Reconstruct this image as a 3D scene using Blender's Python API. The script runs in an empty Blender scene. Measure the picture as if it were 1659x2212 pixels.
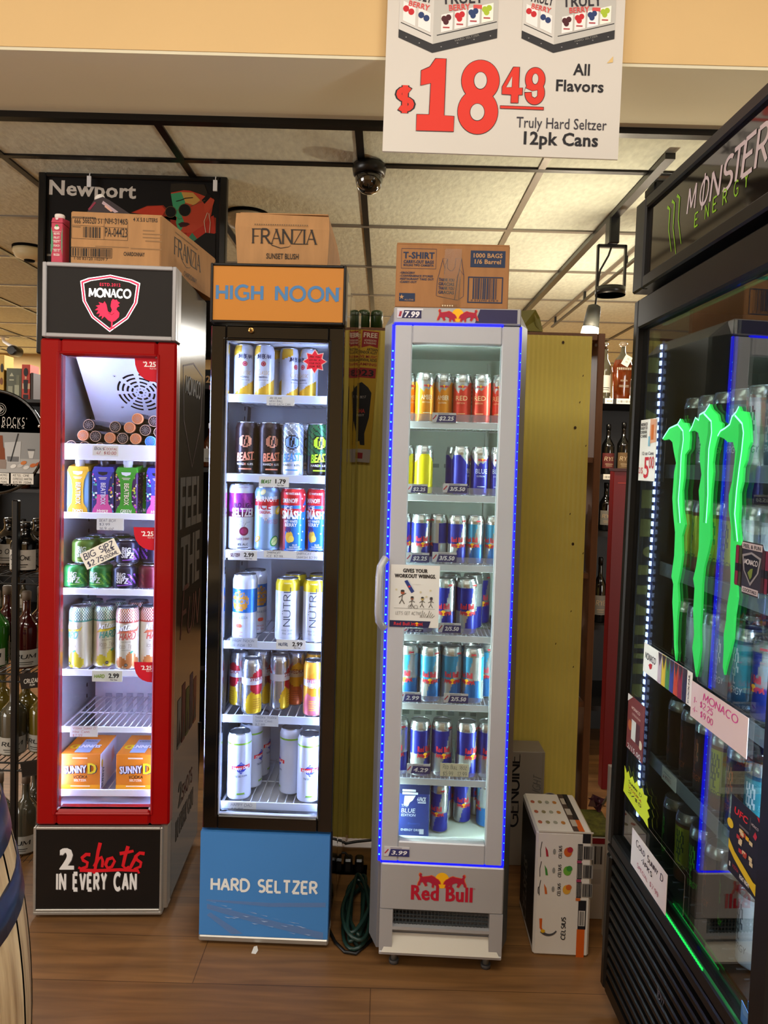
import bpy, math, random
from math import sin, cos, pi, radians, atan2, hypot, tan
from mathutils import Vector, Matrix, Euler

random.seed(7)
S = bpy.context.scene
COL = S.collection

# ------------------------------------------------------------------ camera, world, lights, exposure
FPX, PITCH, ROLL, SHY, CAMZ = 1560.0, radians(2.2), radians(1.55), -46.0, 1.33
cam_data = bpy.data.cameras.new('camera')
cam = bpy.data.objects.new('camera', cam_data)
COL.objects.link(cam)
cam_data.sensor_fit = 'VERTICAL'
cam_data.sensor_height = 36.0
cam_data.lens = 36.0 * FPX / 2212.0
cam_data.shift_y = SHY / 2212.0
cam_data.clip_start = 0.02
_F = Vector((0, cos(PITCH), -sin(PITCH)))
_R0 = Vector((1, 0, 0)); _U0 = Vector((0, sin(PITCH), cos(PITCH)))
_R = cos(ROLL) * _R0 + sin(ROLL) * _U0
_U = -sin(ROLL) * _R0 + cos(ROLL) * _U0
cam.matrix_world = Matrix(((_R.x, _U.x, -_F.x, 0), (_R.y, _U.y, -_F.y, 0), (_R.z, _U.z, -_F.z, CAMZ), (0, 0, 0, 1)))
S.camera = cam
S.view_settings.view_transform = 'Standard'
S.view_settings.look = 'None'
S.view_settings.gamma = 1.0
S.view_settings.use_curve_mapping = False
S.view_settings.exposure = 0.0
try:
    S.cycles.max_bounces = 12
    S.cycles.diffuse_bounces = 8
    S.cycles.transparent_max_bounces = 16
    S.cycles.caustics_reflective = False
    S.cycles.caustics_refractive = False
    S.cycles.sample_clamp_indirect = 8.0
except Exception:
    pass
w = bpy.data.worlds.new('world'); S.world = w
w.use_nodes = True
w.node_tree.nodes['Background'].inputs[0].default_value = (1.0, 0.86, 0.68, 1)
w.node_tree.nodes['Background'].inputs[1].default_value = 0.03

def lamp(name, loc, sx, sy, energy, color=(1.0, 0.80, 0.56), rot=(0, 0, 0), spread=None):
    d = bpy.data.lights.new(name, 'AREA'); d.shape = 'RECTANGLE'; d.size = sx; d.size_y = sy
    d.energy = energy; d.color = color
    if spread: d.spread = spread
    o = bpy.data.objects.new(name, d); COL.objects.link(o); o.location = loc; o.rotation_euler = rot
    return o
# ceiling troffers of the tall front room (behind and above the camera) and of the lower back room
WARM, FILL = (1.0, 0.945, 0.84), (1.0, 0.985, 0.95)
for x, e in ((-2.4, 18), (-1.2, 13), (0.0, 26), (1.2, 15), (2.4, 20)):
    lamp('ceiling_lamp', (x, 0.2, 3.12), 1.0, 0.6, e, WARM)
for x in (-1.8, 0.0, 1.8):
    lamp('ceiling_lamp', (x, -2.4, 3.12), 1.2, 0.6, 20, WARM)
for x, y in ((-3.35, 4.65), (-3.95, 6.3), (2.2, 4.9), (0.4, 6.2), (-1.6, 5.4)):
    lamp('ceiling_lamp', (x, y, 2.31), 0.55, 1.1, 105, (1.0, 0.965, 0.88))  # the last two have no panel, added to bounce light off the floor
# added fill lights in front of the two blank side walls
lamp('added_side_fill', (-5.5, -1.4, 1.1), 3.6, 1.8, 150, FILL, (radians(90), 0, radians(-90)))
lamp('added_side_fill', (3.5, -2.2, 1.1), 2.6, 1.8, 120, FILL, (radians(90), 0, radians(90)))

# ------------------------------------------------------------------ pixel ray -> real point at a known depth plane
def ray(x, y):
    return _F + _R * ((x - 829.5) / FPX) + _U * ((1106 + SHY - y) / FPX)
def at(x, y, Y=None, X=None, Z=None):
    d = ray(x, y); c = Vector((0, 0, CAMZ))
    t = Y / d.y if Y is not None else X / d.x if X is not None else (Z - CAMZ) / d.z
    return c + d * t

# ------------------------------------------------------------------ materials
MATS = {}
def lin(h):
    h = h.lstrip('#')
    o = []
    for i in (0, 2, 4):
        c = int(h[i:i + 2], 16) / 255
        o.append(c / 12.92 if c <= 0.04045 else ((c + 0.055) / 1.055) ** 2.4)
    return (*o, 1)
def mat(name, hexc, rough=0.5, metal=0.0, emit=0.0, emit_hex=None, coat=0.0, noise=0.0, nscale=30, bump=0.0, bscale=200, stretch=None, spec=0.5):
    if name in MATS: return MATS[name]
    m = bpy.data.materials.new(name); m.use_nodes = True
    nt = m.node_tree; b = nt.nodes['Principled BSDF']
    b.inputs['Base Color'].default_value = lin(hexc)
    b.inputs['Roughness'].default_value = rough
    b.inputs['Metallic'].default_value = metal
    b.inputs['Coat Weight'].default_value = coat
    b.inputs['Coat Roughness'].default_value = 0.08
    b.inputs['Specular IOR Level'].default_value = spec
    if emit:
        b.inputs['Emission Color'].default_value = lin(emit_hex or hexc)
        b.inputs['Emission Strength'].default_value = emit
    if noise or bump:
        tc = nt.nodes.new('ShaderNodeTexCoord')
        mp = nt.nodes.new('ShaderNodeMapping')
        nt.links.new(tc.outputs['Object'], mp.inputs[0])
        if stretch: mp.inputs['Scale'].default_value = stretch
    if noise:
        n = nt.nodes.new('ShaderNodeTexNoise'); n.inputs['Scale'].default_value = nscale; n.inputs['Detail'].default_value = 4
        nt.links.new(mp.outputs[0], n.inputs['Vector'])
        r = nt.nodes.new('ShaderNodeValToRGB')
        c = lin(hexc)
        r.color_ramp.elements[0].position = 0.3; r.color_ramp.elements[1].position = 0.7
        r.color_ramp.elements[0].color = tuple(v * (1 - noise) for v in c[:3]) + (1,)
        r.color_ramp.elements[1].color = tuple(min(1, v * (1 + noise)) for v in c[:3]) + (1,)
        nt.links.new(n.outputs[0], r.inputs[0]); nt.links.new(r.outputs[0], b.inputs['Base Color'])
    if bump:
        n2 = nt.nodes.new('ShaderNodeTexNoise'); n2.inputs['Scale'].default_value = bscale; n2.inputs['Detail'].default_value = 5
        nt.links.new(mp.outputs[0], n2.inputs['Vector'])
        bp = nt.nodes.new('ShaderNodeBump'); bp.inputs['Strength'].default_value = bump; bp.inputs['Distance'].default_value = 0.004
        nt.links.new(n2.outputs[0], bp.inputs['Height']); nt.links.new(bp.outputs[0], b.inputs['Normal'])
    MATS[name] = m
    return m
def ink(h):                       # printed ink on paper or card
    return mat('ink_' + h.strip('#'), h, 0.55, spec=0.3)
def can_ink(h, metal=0.45):       # ink printed on aluminium
    return mat('canink_' + h.strip('#'), h, 0.33, metal, noise=0.03, nscale=20)
def glow(h, s, name=None):
    return mat(name or 'glow_%s_%g' % (h.strip('#'), s), h, 0.5, emit=s)
def glass_mat(name, tint='#ffffff', refl=1.0, rough=0.01, film=0.0, film_hex='#d9d9d9'):
    if name in MATS: return MATS[name]
    m = bpy.data.materials.new(name); m.use_nodes = True; nt = m.node_tree; nt.nodes.clear()
    out = nt.nodes.new('ShaderNodeOutputMaterial'); mix = nt.nodes.new('ShaderNodeMixShader')
    tr = nt.nodes.new('ShaderNodeBsdfTransparent'); gl = nt.nodes.new('ShaderNodeBsdfGlossy')
    lw = nt.nodes.new('ShaderNodeLayerWeight'); lw.inputs[0].default_value = 0.5
    pw = nt.nodes.new('ShaderNodeMath'); pw.operation = 'POWER'; pw.inputs[1].default_value = 4.0
    mul = nt.nodes.new('ShaderNodeMath'); mul.operation = 'MULTIPLY_ADD'; mul.inputs[1].default_value = 0.95 * refl; mul.inputs[2].default_value = 0.05 * refl; mul.use_clamp = True
    tr.inputs[0].default_value = lin(tint); gl.inputs['Roughness'].default_value = rough
    nt.links.new(lw.outputs['Facing'], pw.inputs[0]); nt.links.new(pw.outputs[0], mul.inputs[0]); nt.links.new(mul.outputs[0], mix.inputs[0])
    src = tr.outputs[0]
    if film:
        df = nt.nodes.new('ShaderNodeBsdfDiffuse'); df.inputs[0].default_value = lin(film_hex)
        m2 = nt.nodes.new('ShaderNodeMixShader'); m2.inputs[0].default_value = film
        nt.links.new(tr.outputs[0], m2.inputs[1]); nt.links.new(df.outputs[0], m2.inputs[2]); src = m2.outputs[0]
    nt.links.new(src, mix.inputs[1]); nt.links.new(gl.outputs[0], mix.inputs[2])
    nt.links.new(mix.outputs[0], out.inputs[0])
    MATS[name] = m
    return m

# ------------------------------------------------------------------ 2D art: printed shapes and lettering
_TXT = {}
def text_mesh(body, bold=0.0, shear=0.0, space=1.0):
    k = (body, bold, shear, space)
    if k in _TXT: return _TXT[k]
    c = bpy.data.curves.new('lettering', 'FONT'); c.body = body; c.resolution_u = 2
    c.offset = bold; c.shear = shear; c.space_character = space + bold * 1.2
    o = bpy.data.objects.new('lettering', c)
    m = bpy.data.meshes.new_from_object(o)
    vs = [(v.co.x, v.co.y) for v in m.vertices]; fs = [tuple(p.vertices) for p in m.polygons]
    bpy.data.objects.remove(o); bpy.data.meshes.remove(m); bpy.data.curves.remove(c)
    x0 = min(v[0] for v in vs); x1 = max(v[0] for v in vs)
    vs = [((x - x0) / 0.7, y / 0.7) for x, y in vs]
    _TXT[k] = (vs, fs, (x1 - x0) / 0.7)
    return _TXT[k]
def arc(cx, cy, rx, ry, a0, a1, n=10):
    return [(cx + rx * cos(radians(a0 + (a1 - a0) * i / n)), cy + ry * sin(radians(a0 + (a1 - a0) * i / n))) for i in range(n + 1)]
GL = {   # single stroke letters: (width, strokes)
 'A': (.7, [[(0, 0), (.35, 1)], [(.35, 1), (.7, 0)], [(.13, .36), (.57, .36)]]),
 'B': (.6, [[(0, 0), (0, 1)], [(0, 1), (.3, 1)] + arc(.3, .765, .24, .235, 90, -90) + [(0, .53)], [(0, .53), (.3, .53)] + arc(.32, .265, .28, .265, 90, -90) + [(0, 0)]]),
 'C': (.75, [arc(.45, .5, .45, .5, 48, 312, 16)]),
 'D': (.72, [[(0, 0), (0, 1)], [(0, 1), (.25, 1)] + arc(.27, .5, .45, .5, 90, -90, 12) + [(0, 0)]]),
 'E': (.52, [[(0, 0), (0, 1)], [(0, 1), (.5, 1)], [(0, .52), (.42, .52)], [(0, 0), (.52, 0)]]),
 'F': (.5, [[(0, 0), (0, 1)], [(0, 1), (.5, 1)], [(0, .5), (.42, .5)]]),
 'G': (.82, [arc(.47, .5, .47, .5, 48, 300, 16) + [(.82, .1), (.82, .45), (.5, .45)]]),
 'H': (.65, [[(0, 0), (0, 1)], [(.65, 0), (.65, 1)], [(0, .5), (.65, .5)]]),
 'I': (.05, [[(.02, 0), (.02, 1)]]),
 'J': (.4, [[(.4, 1), (.4, .2)] + arc(.2, .2, .2, .2, 0, -160, 8)]),
 'K': (.6, [[(0, 0), (0, 1)], [(.58, 1), (0, .42)], [(.2, .6), (.6, 0)]]),
 'L': (.48, [[(0, 1), (0, 0)], [(0, 0), (.48, 0)]]),
 'M': (.85, [[(0, 0), (.05, 1)], [(.05, 1), (.42, .15)], [(.42, .15), (.8, 1)], [(.8, 1), (.85, 0)]]),
 'N': (.68, [[(0, 0), (0, 1)], [(0, 1), (.68, 0)], [(.68, 0), (.68, 1)]]),
 'O': (.95, [arc(.475, .5, .475, .5, 90, 450, 24)]),
 'P': (.55, [[(0, 0), (0, 1)], [(0, 1), (.28, 1)] + arc(.28, .74, .27, .26, 90, -90) + [(0, .48)]]),
 'R': (.6, [[(0, 0), (0, 1)], [(0, 1), (.28, 1)] + arc(.28, .75, .26, .25, 90, -90) + [(0, .5)], [(.24, .5), (.6, 0)]]),
 'S': (.55, [arc(.28, .75, .25, .25, 40, 270, 10) + arc(.28, .25, .27, .25, 90, -140, 10)]),
 'T': (.6, [[(.3, 0), (.3, 1)], [(0, 1), (.6, 1)]]),
 'U': (.65, [[(0, 1), (0, .3)] + arc(.325, .3, .325, .3, 180, 360, 12) + [(.65, 1)]]),
 'V': (.65, [[(0, 1), (.325, 0)], [(.325, 0), (.65, 1)]]),
 'W': (.95, [[(0, 1), (.22, 0), (.47, .9), (.73, 0), (.95, 1)]]),
 'X': (.6, [[(0, 0), (.6, 1)], [(0, 1), (.6, 0)]]),
 'Y': (.6, [[(0, 1), (.3, .5)], [(.6, 1), (.3, .5)], [(.3, .5), (.3, 0)]]),
 'Z': (.6, [[(0, 1), (.6, 1)], [(.6, 1), (0, 0)], [(0, 0), (.6, 0)]]),
 '0': (.55, [arc(.275, .5, .275, .5, 90, 450, 16)]),
 '1': (.25, [[(0, .8), (.2, 1), (.2, 0)]]),
 '2': (.55, [arc(.27, .73, .26, .27, 165, -40, 10) + [(0, 0), (.55, 0)]]),
 '3': (.5, [arc(.22, .75, .25, .25, 150, -80, 8) + arc(.22, .26, .28, .26, 85, -150, 8)]),
 '4': (.6, [[(.45, 0), (.45, 1), (0, .3), (.6, .3)]]),
 '5': (.52, [[(.5, 1), (.08, 1), (.03, .55)] + arc(.24, .32, .28, .32, 110, -150, 10)]),
 '6': (.52, [[(.42, 1), (.12, .6)] + arc(.27, .28, .26, .28, 150, 510, 14)]),
 '7': (.5, [[(0, 1), (.5, 1), (.15, 0)]]),
 '8': (.52, [arc(.26, .75, .22, .25, 270, -90, 12), arc(.26, .26, .26, .26, 90, 450, 12)]),
 '9': (.5, [arc(.25, .72, .24, .28, 0, 360, 12) + [(.46, .4), (.3, 0)]]),
 '$': (.5, [arc(.25, .7, .22, .2, 40, 270, 8) + arc(.25, .3, .24, .2, 90, -140, 8), [(.25, 1.05), (.25, -.05)]]),
 '.': (.08, [[(.02, 0), (.06, .05)]]), '-': (.35, [[(.03, .45), (.32, .45)]]), '/': (.4, [[(0, -.05), (.4, 1.05)]]),
 '%': (.6, [[(.05, 0), (.55, 1)], arc(.12, .8, .12, .15, 0, 360, 8), arc(.48, .2, .12, .15, 0, 360, 8)]),
 ':': (.08, [[(.02, .1), (.06, .15)], [(.02, .6), (.06, .65)]]), "'": (.08, [[(.04, .8), (.04, 1)]]), ' ': (.4, []),
}
class Art:
    """flat printed shapes in metres: polygons with an ink and a print layer"""
    def __init__(s): s.items = []
    def raw(s, pts, faces, m, layer): s.items.append((pts, faces, m, layer)); return s
    def poly(s, pts, m, layer=1): return s.raw(list(pts), [tuple(range(len(pts)))], m, layer)
    def rect(s, x0, y0, x1, y1, m, layer=1): return s.poly([(x0, y0), (x1, y0), (x1, y1), (x0, y1)], m, layer)
    def frame(s, x0, y0, x1, y1, t, m, layer=1):
        for a in ((x0, y0, x1, y0 + t), (x0, y1 - t, x1, y1), (x0, y0 + t, x0 + t, y1 - t), (x1 - t, y0 + t, x1, y1 - t)): s.rect(*a, m, layer)
        return s
    def ell(s, cx, cy, rx, ry, m, layer=1, n=24, rot=0):
        c, k = cos(radians(rot)), sin(radians(rot))
        return s.poly([(cx + rx * cos(t) * c - ry * sin(t) * k, cy + rx * cos(t) * k + ry * sin(t) * c) for t in [2 * pi * i / n for i in range(n)]], m, layer)
    def ring(s, cx, cy, rx, ry, t, m, layer=1, n=28): return s.line(arc(cx, cy, rx, ry, 0, 360, n), t, m, layer)
    def line(s, pts, w, m, layer=1, w2=None):
        n = len(pts); P = []
        closed = n > 3 and hypot(pts[0][0] - pts[-1][0], pts[0][1] - pts[-1][1]) < 1e-6
        for i in range(n):
            a = pts[i - 1] if i > 0 else (pts[-2] if closed else pts[0])
            b = pts[i + 1] if i < n - 1 else (pts[1] if closed else pts[-1])
            dx, dy = b[0] - a[0], b[1] - a[1]; L = hypot(dx, dy) or 1
            k = (w + ((w2 if w2 is not None else w) - w) * i / max(1, n - 1)) / 2
            P += [(pts[i][0] - dy / L * k, pts[i][1] + dx / L * k), (pts[i][0] + dy / L * k, pts[i][1] - dx / L * k)]
        return s.raw(P, [(2 * i, 2 * i + 1, 2 * i + 3, 2 * i + 2) for i in range(n - 1)], m, layer)
    def _put(s, vs, fs, wd, x, y, h, m, layer, align, w, rot, hs):
        k = (w / wd) if w else h
        ox = -wd * k * {'l': 0, 'c': .5, 'r': 1}[align]
        c, q = cos(radians(rot)), sin(radians(rot))
        P = []
        for a, b in vs:
            X, Y = a * k + ox, b * h
            P.append((x + X * c - Y * q, y + X * q + Y * c))
        return s.raw(P, fs, m, layer)
    def text(s, x, y, h, body, m, layer=2, align='c', bold=0.0, shear=0.0, w=None, rot=0, space=1.0):
        vs, fs, wd = text_mesh(body, min(bold, .02), shear, space + max(0, bold - .02) * 1.6)
        e = max(0, bold - .02) * 1.1 * h
        for q in ((0,) if e <= 0 else (-e, 0, e)): s._put(vs, fs, wd, x + q * cos(radians(rot)), y + q * sin(radians(rot)), h, m, layer, align, w, rot, 1)
        return s
    def hand(s, x, y, h, body, m, layer=2, align='l', t=0.1, w=None, rot=0, shear=0.12, gap=0.22, jit=0.0, serif=0, thin=None):
        """single-stroke lettering; with serif, contrast strokes and foot bars"""
        sub = Art(); cx = 0.0
        for ch in body:
            sc = 0.74 if ch.islower() else 1.0
            wd, strokes = GL.get(ch.upper(), GL['-'])
            dy = random.uniform(-jit, jit)
            for st in strokes:
                pts = [(cx + (px + shear * py) * sc, py * sc + dy) for px, py in st]
                tt = t
                if thin is not None:
                    dx_, dy_ = pts[-1][0] - pts[0][0], pts[-1][1] - pts[0][1]
                    if len(pts) == 2 and (abs(dy_) < 0.05 or dx_ * dy_ > 0.12): tt = thin
                sub.line(pts, tt, m, layer)
                if serif:
                    for e in ((pts[0], pts[-1]) if len(pts) == 2 else ()):
                        if e[1] < 0.02 or e[1] > 0.98: sub.rect(e[0] - serif, e[1] - 0.02, e[0] + serif, e[1] + 0.03, m, layer)
            cx += wd * sc + gap
        cx -= gap
        for vs, fs, mm, ll in sub.items: s._put(vs, fs, cx, x, y, h, mm, ll, align, w, rot, 1)
        return s
    def bars(s, x0, y0, x1, y1, m, layer=2, n=34, seed=3):
        r = random.Random(seed); x = x0; u = (x1 - x0) / n / 1.55
        while x < x1 - u:
            k = r.choice((1, 1, 2, 3)) * u
            s.rect(x, y0, min(x + k, x1), y1, m, layer); x += k + r.choice((1, 1, 2)) * u
        return s
    def star(s, cx, cy, R, r, n, m, layer=2, rot=90):
        return s.poly([(cx + (R if i % 2 == 0 else r) * cos(radians(rot + 180 * i / n)), cy + (R if i % 2 == 0 else r) * sin(radians(rot + 180 * i / n))) for i in range(2 * n)], m, layer)
    def merge(s, A, dx=0, dy=0, k=1.0, ky=None, dl=0, rot=0, shear=0):
        ky = k if ky is None else ky; c, q = cos(radians(rot)), sin(radians(rot))
        for pts, fs, m, l in A.items:
            s.items.append(([(dx + ((x + shear * y) * k) * c - y * ky * q, dy + ((x + shear * y) * k) * q + y * ky * c) for x, y in pts], fs, m, l + dl))
        return s

# ------------------------------------------------------------------ mesh builder
class MB:
    def __init__(s): s.v, s.f, s.m, s.sm, s.mats = [], [], [], [], []
    def mi(s, m):
        if m not in s.mats: s.mats.append(m)
        return s.mats.index(m)
    def add(s, vs, fs, m, smooth=False):
        o = len(s.v); s.v += [tuple(p) for p in vs]; k = s.mi(m)
        for f in fs: s.f.append(tuple(i + o for i in f)); s.m.append(k); s.sm.append(smooth)
        return s
    def box(s, x0, y0, z0, x1, y1, z1, m, b=0.0):
        b = min(b, (x1 - x0) / 2.01, (y1 - y0) / 2.01, (z1 - z0) / 2.01)
        if b <= 0:
            vs = [(x0, y0, z0), (x1, y0, z0), (x1, y1, z0), (x0, y1, z0), (x0, y0, z1), (x1, y0, z1), (x1, y1, z1), (x0, y1, z1)]
            return s.add(vs, [(0, 3, 2, 1), (4, 5, 6, 7), (0, 1, 5, 4), (1, 2, 6, 5), (2, 3, 7, 6), (3, 0, 4, 7)], m)
        vs, ix = [], {}
        X, Y, Z = (x0, x1), (y0, y1), (z0, z1)
        for i in (0, 1):
            for j in (0, 1):
                for k in (0, 1):
                    sx, sy, sz = (b if i == 0 else -b), (b if j == 0 else -b), (b if k == 0 else -b)
                    for ax, p in enumerate(((X[i], Y[j] + sy, Z[k] + sz), (X[i] + sx, Y[j], Z[k] + sz), (X[i] + sx, Y[j] + sy, Z[k]))):
                        ix[i, j, k, ax] = len(vs); vs.append(p)
        fs = []
        for i in (0, 1): fs.append([ix[i, 0, 0, 0], ix[i, 1, 0, 0], ix[i, 1, 1, 0], ix[i, 0, 1, 0]])
        for j in (0, 1): fs.append([ix[0, j, 0, 1], ix[1, j, 0, 1], ix[1, j, 1, 1], ix[0, j, 1, 1]])
        for k in (0, 1): fs.append([ix[0, 0, k, 2], ix[1, 0, k, 2], ix[1, 1, k, 2], ix[0, 1, k, 2]])
        for i in (0, 1):
            for j in (0, 1): fs.append([ix[i, j, 0, 0], ix[i, j, 1, 0], ix[i, j, 1, 1], ix[i, j, 0, 1]])
            for k in (0, 1): fs.append([ix[i, 0, k, 0], ix[i, 1, k, 0], ix[i, 1, k, 2], ix[i, 0, k, 2]])
        for j in (0, 1):
            for k in (0, 1): fs.append([ix[0, j, k, 1], ix[1, j, k, 1], ix[1, j, k, 2], ix[0, j, k, 2]])
        for i in (0, 1):
            for j in (0, 1):
                for k in (0, 1): fs.append([ix[i, j, k, 0], ix[i, j, k, 1], ix[i, j, k, 2]])
        c = Vector(((x0 + x1) / 2, (y0 + y1) / 2, (z0 + z1) / 2)); out = []
        for f in fs:
            p = [Vector(vs[q]) for q in f]; n = (p[1] - p[0]).cross(p[2] - p[0]); mid = sum(p, Vector()) / len(p)
            out.append(tuple(f) if n.dot(mid - c) > 0 else tuple(reversed(f)))
        return s.add(vs, out, m)
    def frame(s, x0, z0, x1, z1, t, y0, y1, m, b=0.0, tb=None, tt=None):
        """picture-frame of four mitre-less rails in the xz plane; t side width, tt/tb top and bottom"""
        tt = t if tt is None else tt; tb = t if tb is None else tb
        s.box(x0, y0, z0, x0 + t, y1, z1, m, b); s.box(x1 - t, y0, z0, x1, y1, z1, m, b)
        s.box(x0 + t, y0, z1 - tt, x1 - t, y1, z1, m, b); return s.box(x0 + t, y0, z0, x1 - t, y1, z0 + tb, m, b)
    def prism(s, pts, z0, z1, m, axis='z'):
        n = len(pts)
        def P(p, q): return {'z': (p[0], p[1], q), 'y': (p[0], q, p[1]), 'x': (q, p[0], p[1])}[axis]
        vs = [P(p, z0) for p in pts] + [P(p, z1) for p in pts]
        fs = [tuple(reversed(range(n))), tuple(range(n, 2 * n))] + [(i, (i + 1) % n, n + (i + 1) % n, n + i) for i in range(n)]
        if axis == 'y': fs = [tuple(reversed(f)) for f in fs]
        return s.add(vs, fs, m)
    def lathe(s, prof, m, seg=24, c=(0, 0, 0), smooth=True, ax='z', ms=None):
        """revolve (r, h) pairs about an axis; ms gives one material per profile span"""
        n = len(prof); vs = []
        for r, h in prof:
            for i in range(seg):
                t = 2 * pi * i / seg; a, b = r * cos(t), r * sin(t)
                vs.append({'z': (c[0] + a, c[1] + b, c[2] + h), 'y': (c[0] + a, c[1] + h, c[2] - b), 'x': (c[0] + h, c[1] + a, c[2] + b)}[ax])
        for j in range(n - 1):
            fs = [(j * seg + i, j * seg + (i + 1) % seg, (j + 1) * seg + (i + 1) % seg, (j + 1) * seg + i) for i in range(seg)]
            o = len(s.v) if j == 0 else o
            if j == 0: s.v += vs
            k = s.mi(ms[j] if ms else m)
            for f in fs: s.f.append(tuple(q + o for q in f)); s.m.append(k); s.sm.append(smooth)
        for j, rev in ((0, True), (n - 1, False)):
            if prof[j][0] > 1e-5:
                f = [o + j * seg + i for i in range(seg)]
                s.f.append(tuple(reversed(f)) if rev else tuple(f)); s.m.append(s.mi((ms[0] if rev else ms[-1]) if ms else m)); s.sm.append(False)
        return s
    def cyl(s, c, r, h, m, seg=24, ax='z', r2=None): return s.lathe([(r, 0), (r if r2 is None else r2, h)], m, seg, c, True, ax)
    def tube(s, pts, r, m, seg=8, closed=False, caps=True):
        P = [Vector(p) for p in pts]; n = len(P); vs = []; up = Vector((0, 0, 1)); prev = None
        for i in range(n):
            a = P[i - 1] if (i > 0 or closed) else P[0]; b = P[(i + 1) % n] if (i < n - 1 or closed) else P[-1]
            t = (b - a).normalized()
            if prev is None:
                x = t.cross(up) if abs(t.z) < 0.95 else t.cross(Vector((1, 0, 0)))
            else:
                x = prev - t * prev.dot(t)
            x.normalize(); prev = x; y = t.cross(x)
            rr = r[i] if isinstance(r, (list, tuple)) else r
            vs += [P[i] + (x * cos(2 * pi * k / seg) + y * sin(2 * pi * k / seg)) * rr for k in range(seg)]
        fs = []
        for i in range(n if closed else n - 1):
            j = (i + 1) % n
            fs += [(i * seg + k, i * seg + (k + 1) % seg, j * seg + (k + 1) % seg, j * seg + k) for k in range(seg)]
        s.add(vs, fs, m, True)
        if caps and not closed: s.add(vs[:seg], [tuple(reversed(range(seg)))], m); s.add(vs[-seg:], [tuple(range(seg))], m)
        return s
    def art(s, A, O, U=(1, 0, 0), V=(0, 0, 1), lift=0.0004, step=0.0003):
        O, U, V = Vector(O), Vector(U), Vector(V); N = U.cross(V).normalized()
        for q, (pts, fs, m, l) in enumerate(A.items):
            vs = [O + U * x + V * y + N * (lift + step * l + (q % 16) * 1.6e-5) for x, y in pts]
            # keep every printed face looking outward
            f2 = []
            for f in fs:
                ar = sum(pts[f[i]][0] * pts[f[(i + 1) % len(f)]][1] - pts[f[(i + 1) % len(f)]][0] * pts[f[i]][1] for i in range(len(f)))
                f2.append(f if ar >= 0 else tuple(reversed(f)))
            s.add(vs, f2, m)
        return s
    def wrap(s, A, R, c=(0, 0, 0), a0=0.0, lift=0.0003):
        """print art round a cylinder standing at c; x runs along the circumference from the front (-y)"""
        w = R * .22
        for q, (pts, fs, m, l) in enumerate(A.items):
            r = R + lift + 0.0002 * l + (q % 12) * 1.5e-5; vs, out = [], []
            for f in fs:
                P = [pts[i] for i in f]; xa, xb = min(p[0] for p in P), max(p[0] for p in P)
                k0 = int(math.floor(xa / w)); strips = [P] if xb - xa < w else []
                while not strips and k0 * w < xb or (xb - xa >= w and k0 * w < xb):      # slice wide shapes so that they follow the curve
                    Q = P
                    for lim, sg in ((k0 * w, 1), ((k0 + 1) * w, -1)):
                        N = []
                        for i in range(len(Q)):
                            a, b = Q[i - 1], Q[i]; ia, ib = (a[0] - lim) * sg >= 0, (b[0] - lim) * sg >= 0
                            if ia != ib: t = (lim - a[0]) / (b[0] - a[0]); N.append((lim, a[1] + (b[1] - a[1]) * t))
                            if ib: N.append(b)
                        Q = N
                        if not Q: break
                    if len(Q) > 2: strips.append(Q)
                    k0 += 1
                for Q in strips:
                    o = len(vs); out.append(tuple(range(o, o + len(Q))))
                    for x, y in Q: t = x / R + radians(a0); vs.append((c[0] + r * sin(t), c[1] - r * cos(t), c[2] + y))
            s.add(vs, out, m)
        return s
    def mesh(s, name):
        me = bpy.data.meshes.new(name); me.from_pydata(s.v, [], s.f)
        for m in s.mats: me.materials.append(m)
        me.polygons.foreach_set('material_index', s.m); me.polygons.foreach_set('use_smooth', s.sm)
        me.update(); return me
    def build(s, name, parent=None, loc=None, rot=None):
        return put(s.mesh(name), name, parent, loc, rot)

def put(me, name, parent=None, loc=None, rot=None):
    o = bpy.data.objects.new(name, me); COL.objects.link(o)
    if parent is not None: o.parent = parent
    if loc is not None: o.location = loc
    if rot is not None: o.rotation_euler = rot
    return o
LABELS = {}
def tag(o, label, cat, group=None, kind=None):
    if label:
        o['label'] = label
    if cat: o['category'] = cat
    if group: o['group'] = group
    if kind: o['kind'] = kind
    return o
def empty(name, loc, rot=(0, 0, 0)):
    o = bpy.data.objects.new(name, None); COL.objects.link(o); o.location = loc; o.rotation_euler = rot
    o.empty_display_size = 0.1
    return o
def structure(mb, name, **k):
    o = mb.build(name, **k); o['kind'] = 'structure'; return o

# a cooler stands in its own frame: u along its front, n back into it, z up
class Spot:
    def __init__(s, x, y, z, th, tilt=0.0):
        s.O = Vector((x, y, z)); s.th = radians(th); s.rz = -s.th
        s.rot = (0, radians(tilt), s.rz); s.M = Matrix.Translation(s.O) @ Euler(s.rot).to_matrix().to_4x4(); s.I = s.M.inverted()
    def w(s, u, n, z): return s.M @ Vector((u, n, z))
    def px(s, x, y, dep=0.0):
        """where the sight line through a picture point meets the plane dep behind the front"""
        c = s.I @ Vector((0, 0, CAMZ)); d = s.I.to_3x3() @ ray(x, y); t = (dep - c.y) / d.y
        p = c + d * t; return p.x, p.z
ORD = ['first', 'second', 'third', 'fourth', 'fifth', 'sixth', 'seventh', 'eighth', 'ninth', 'tenth']

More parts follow.
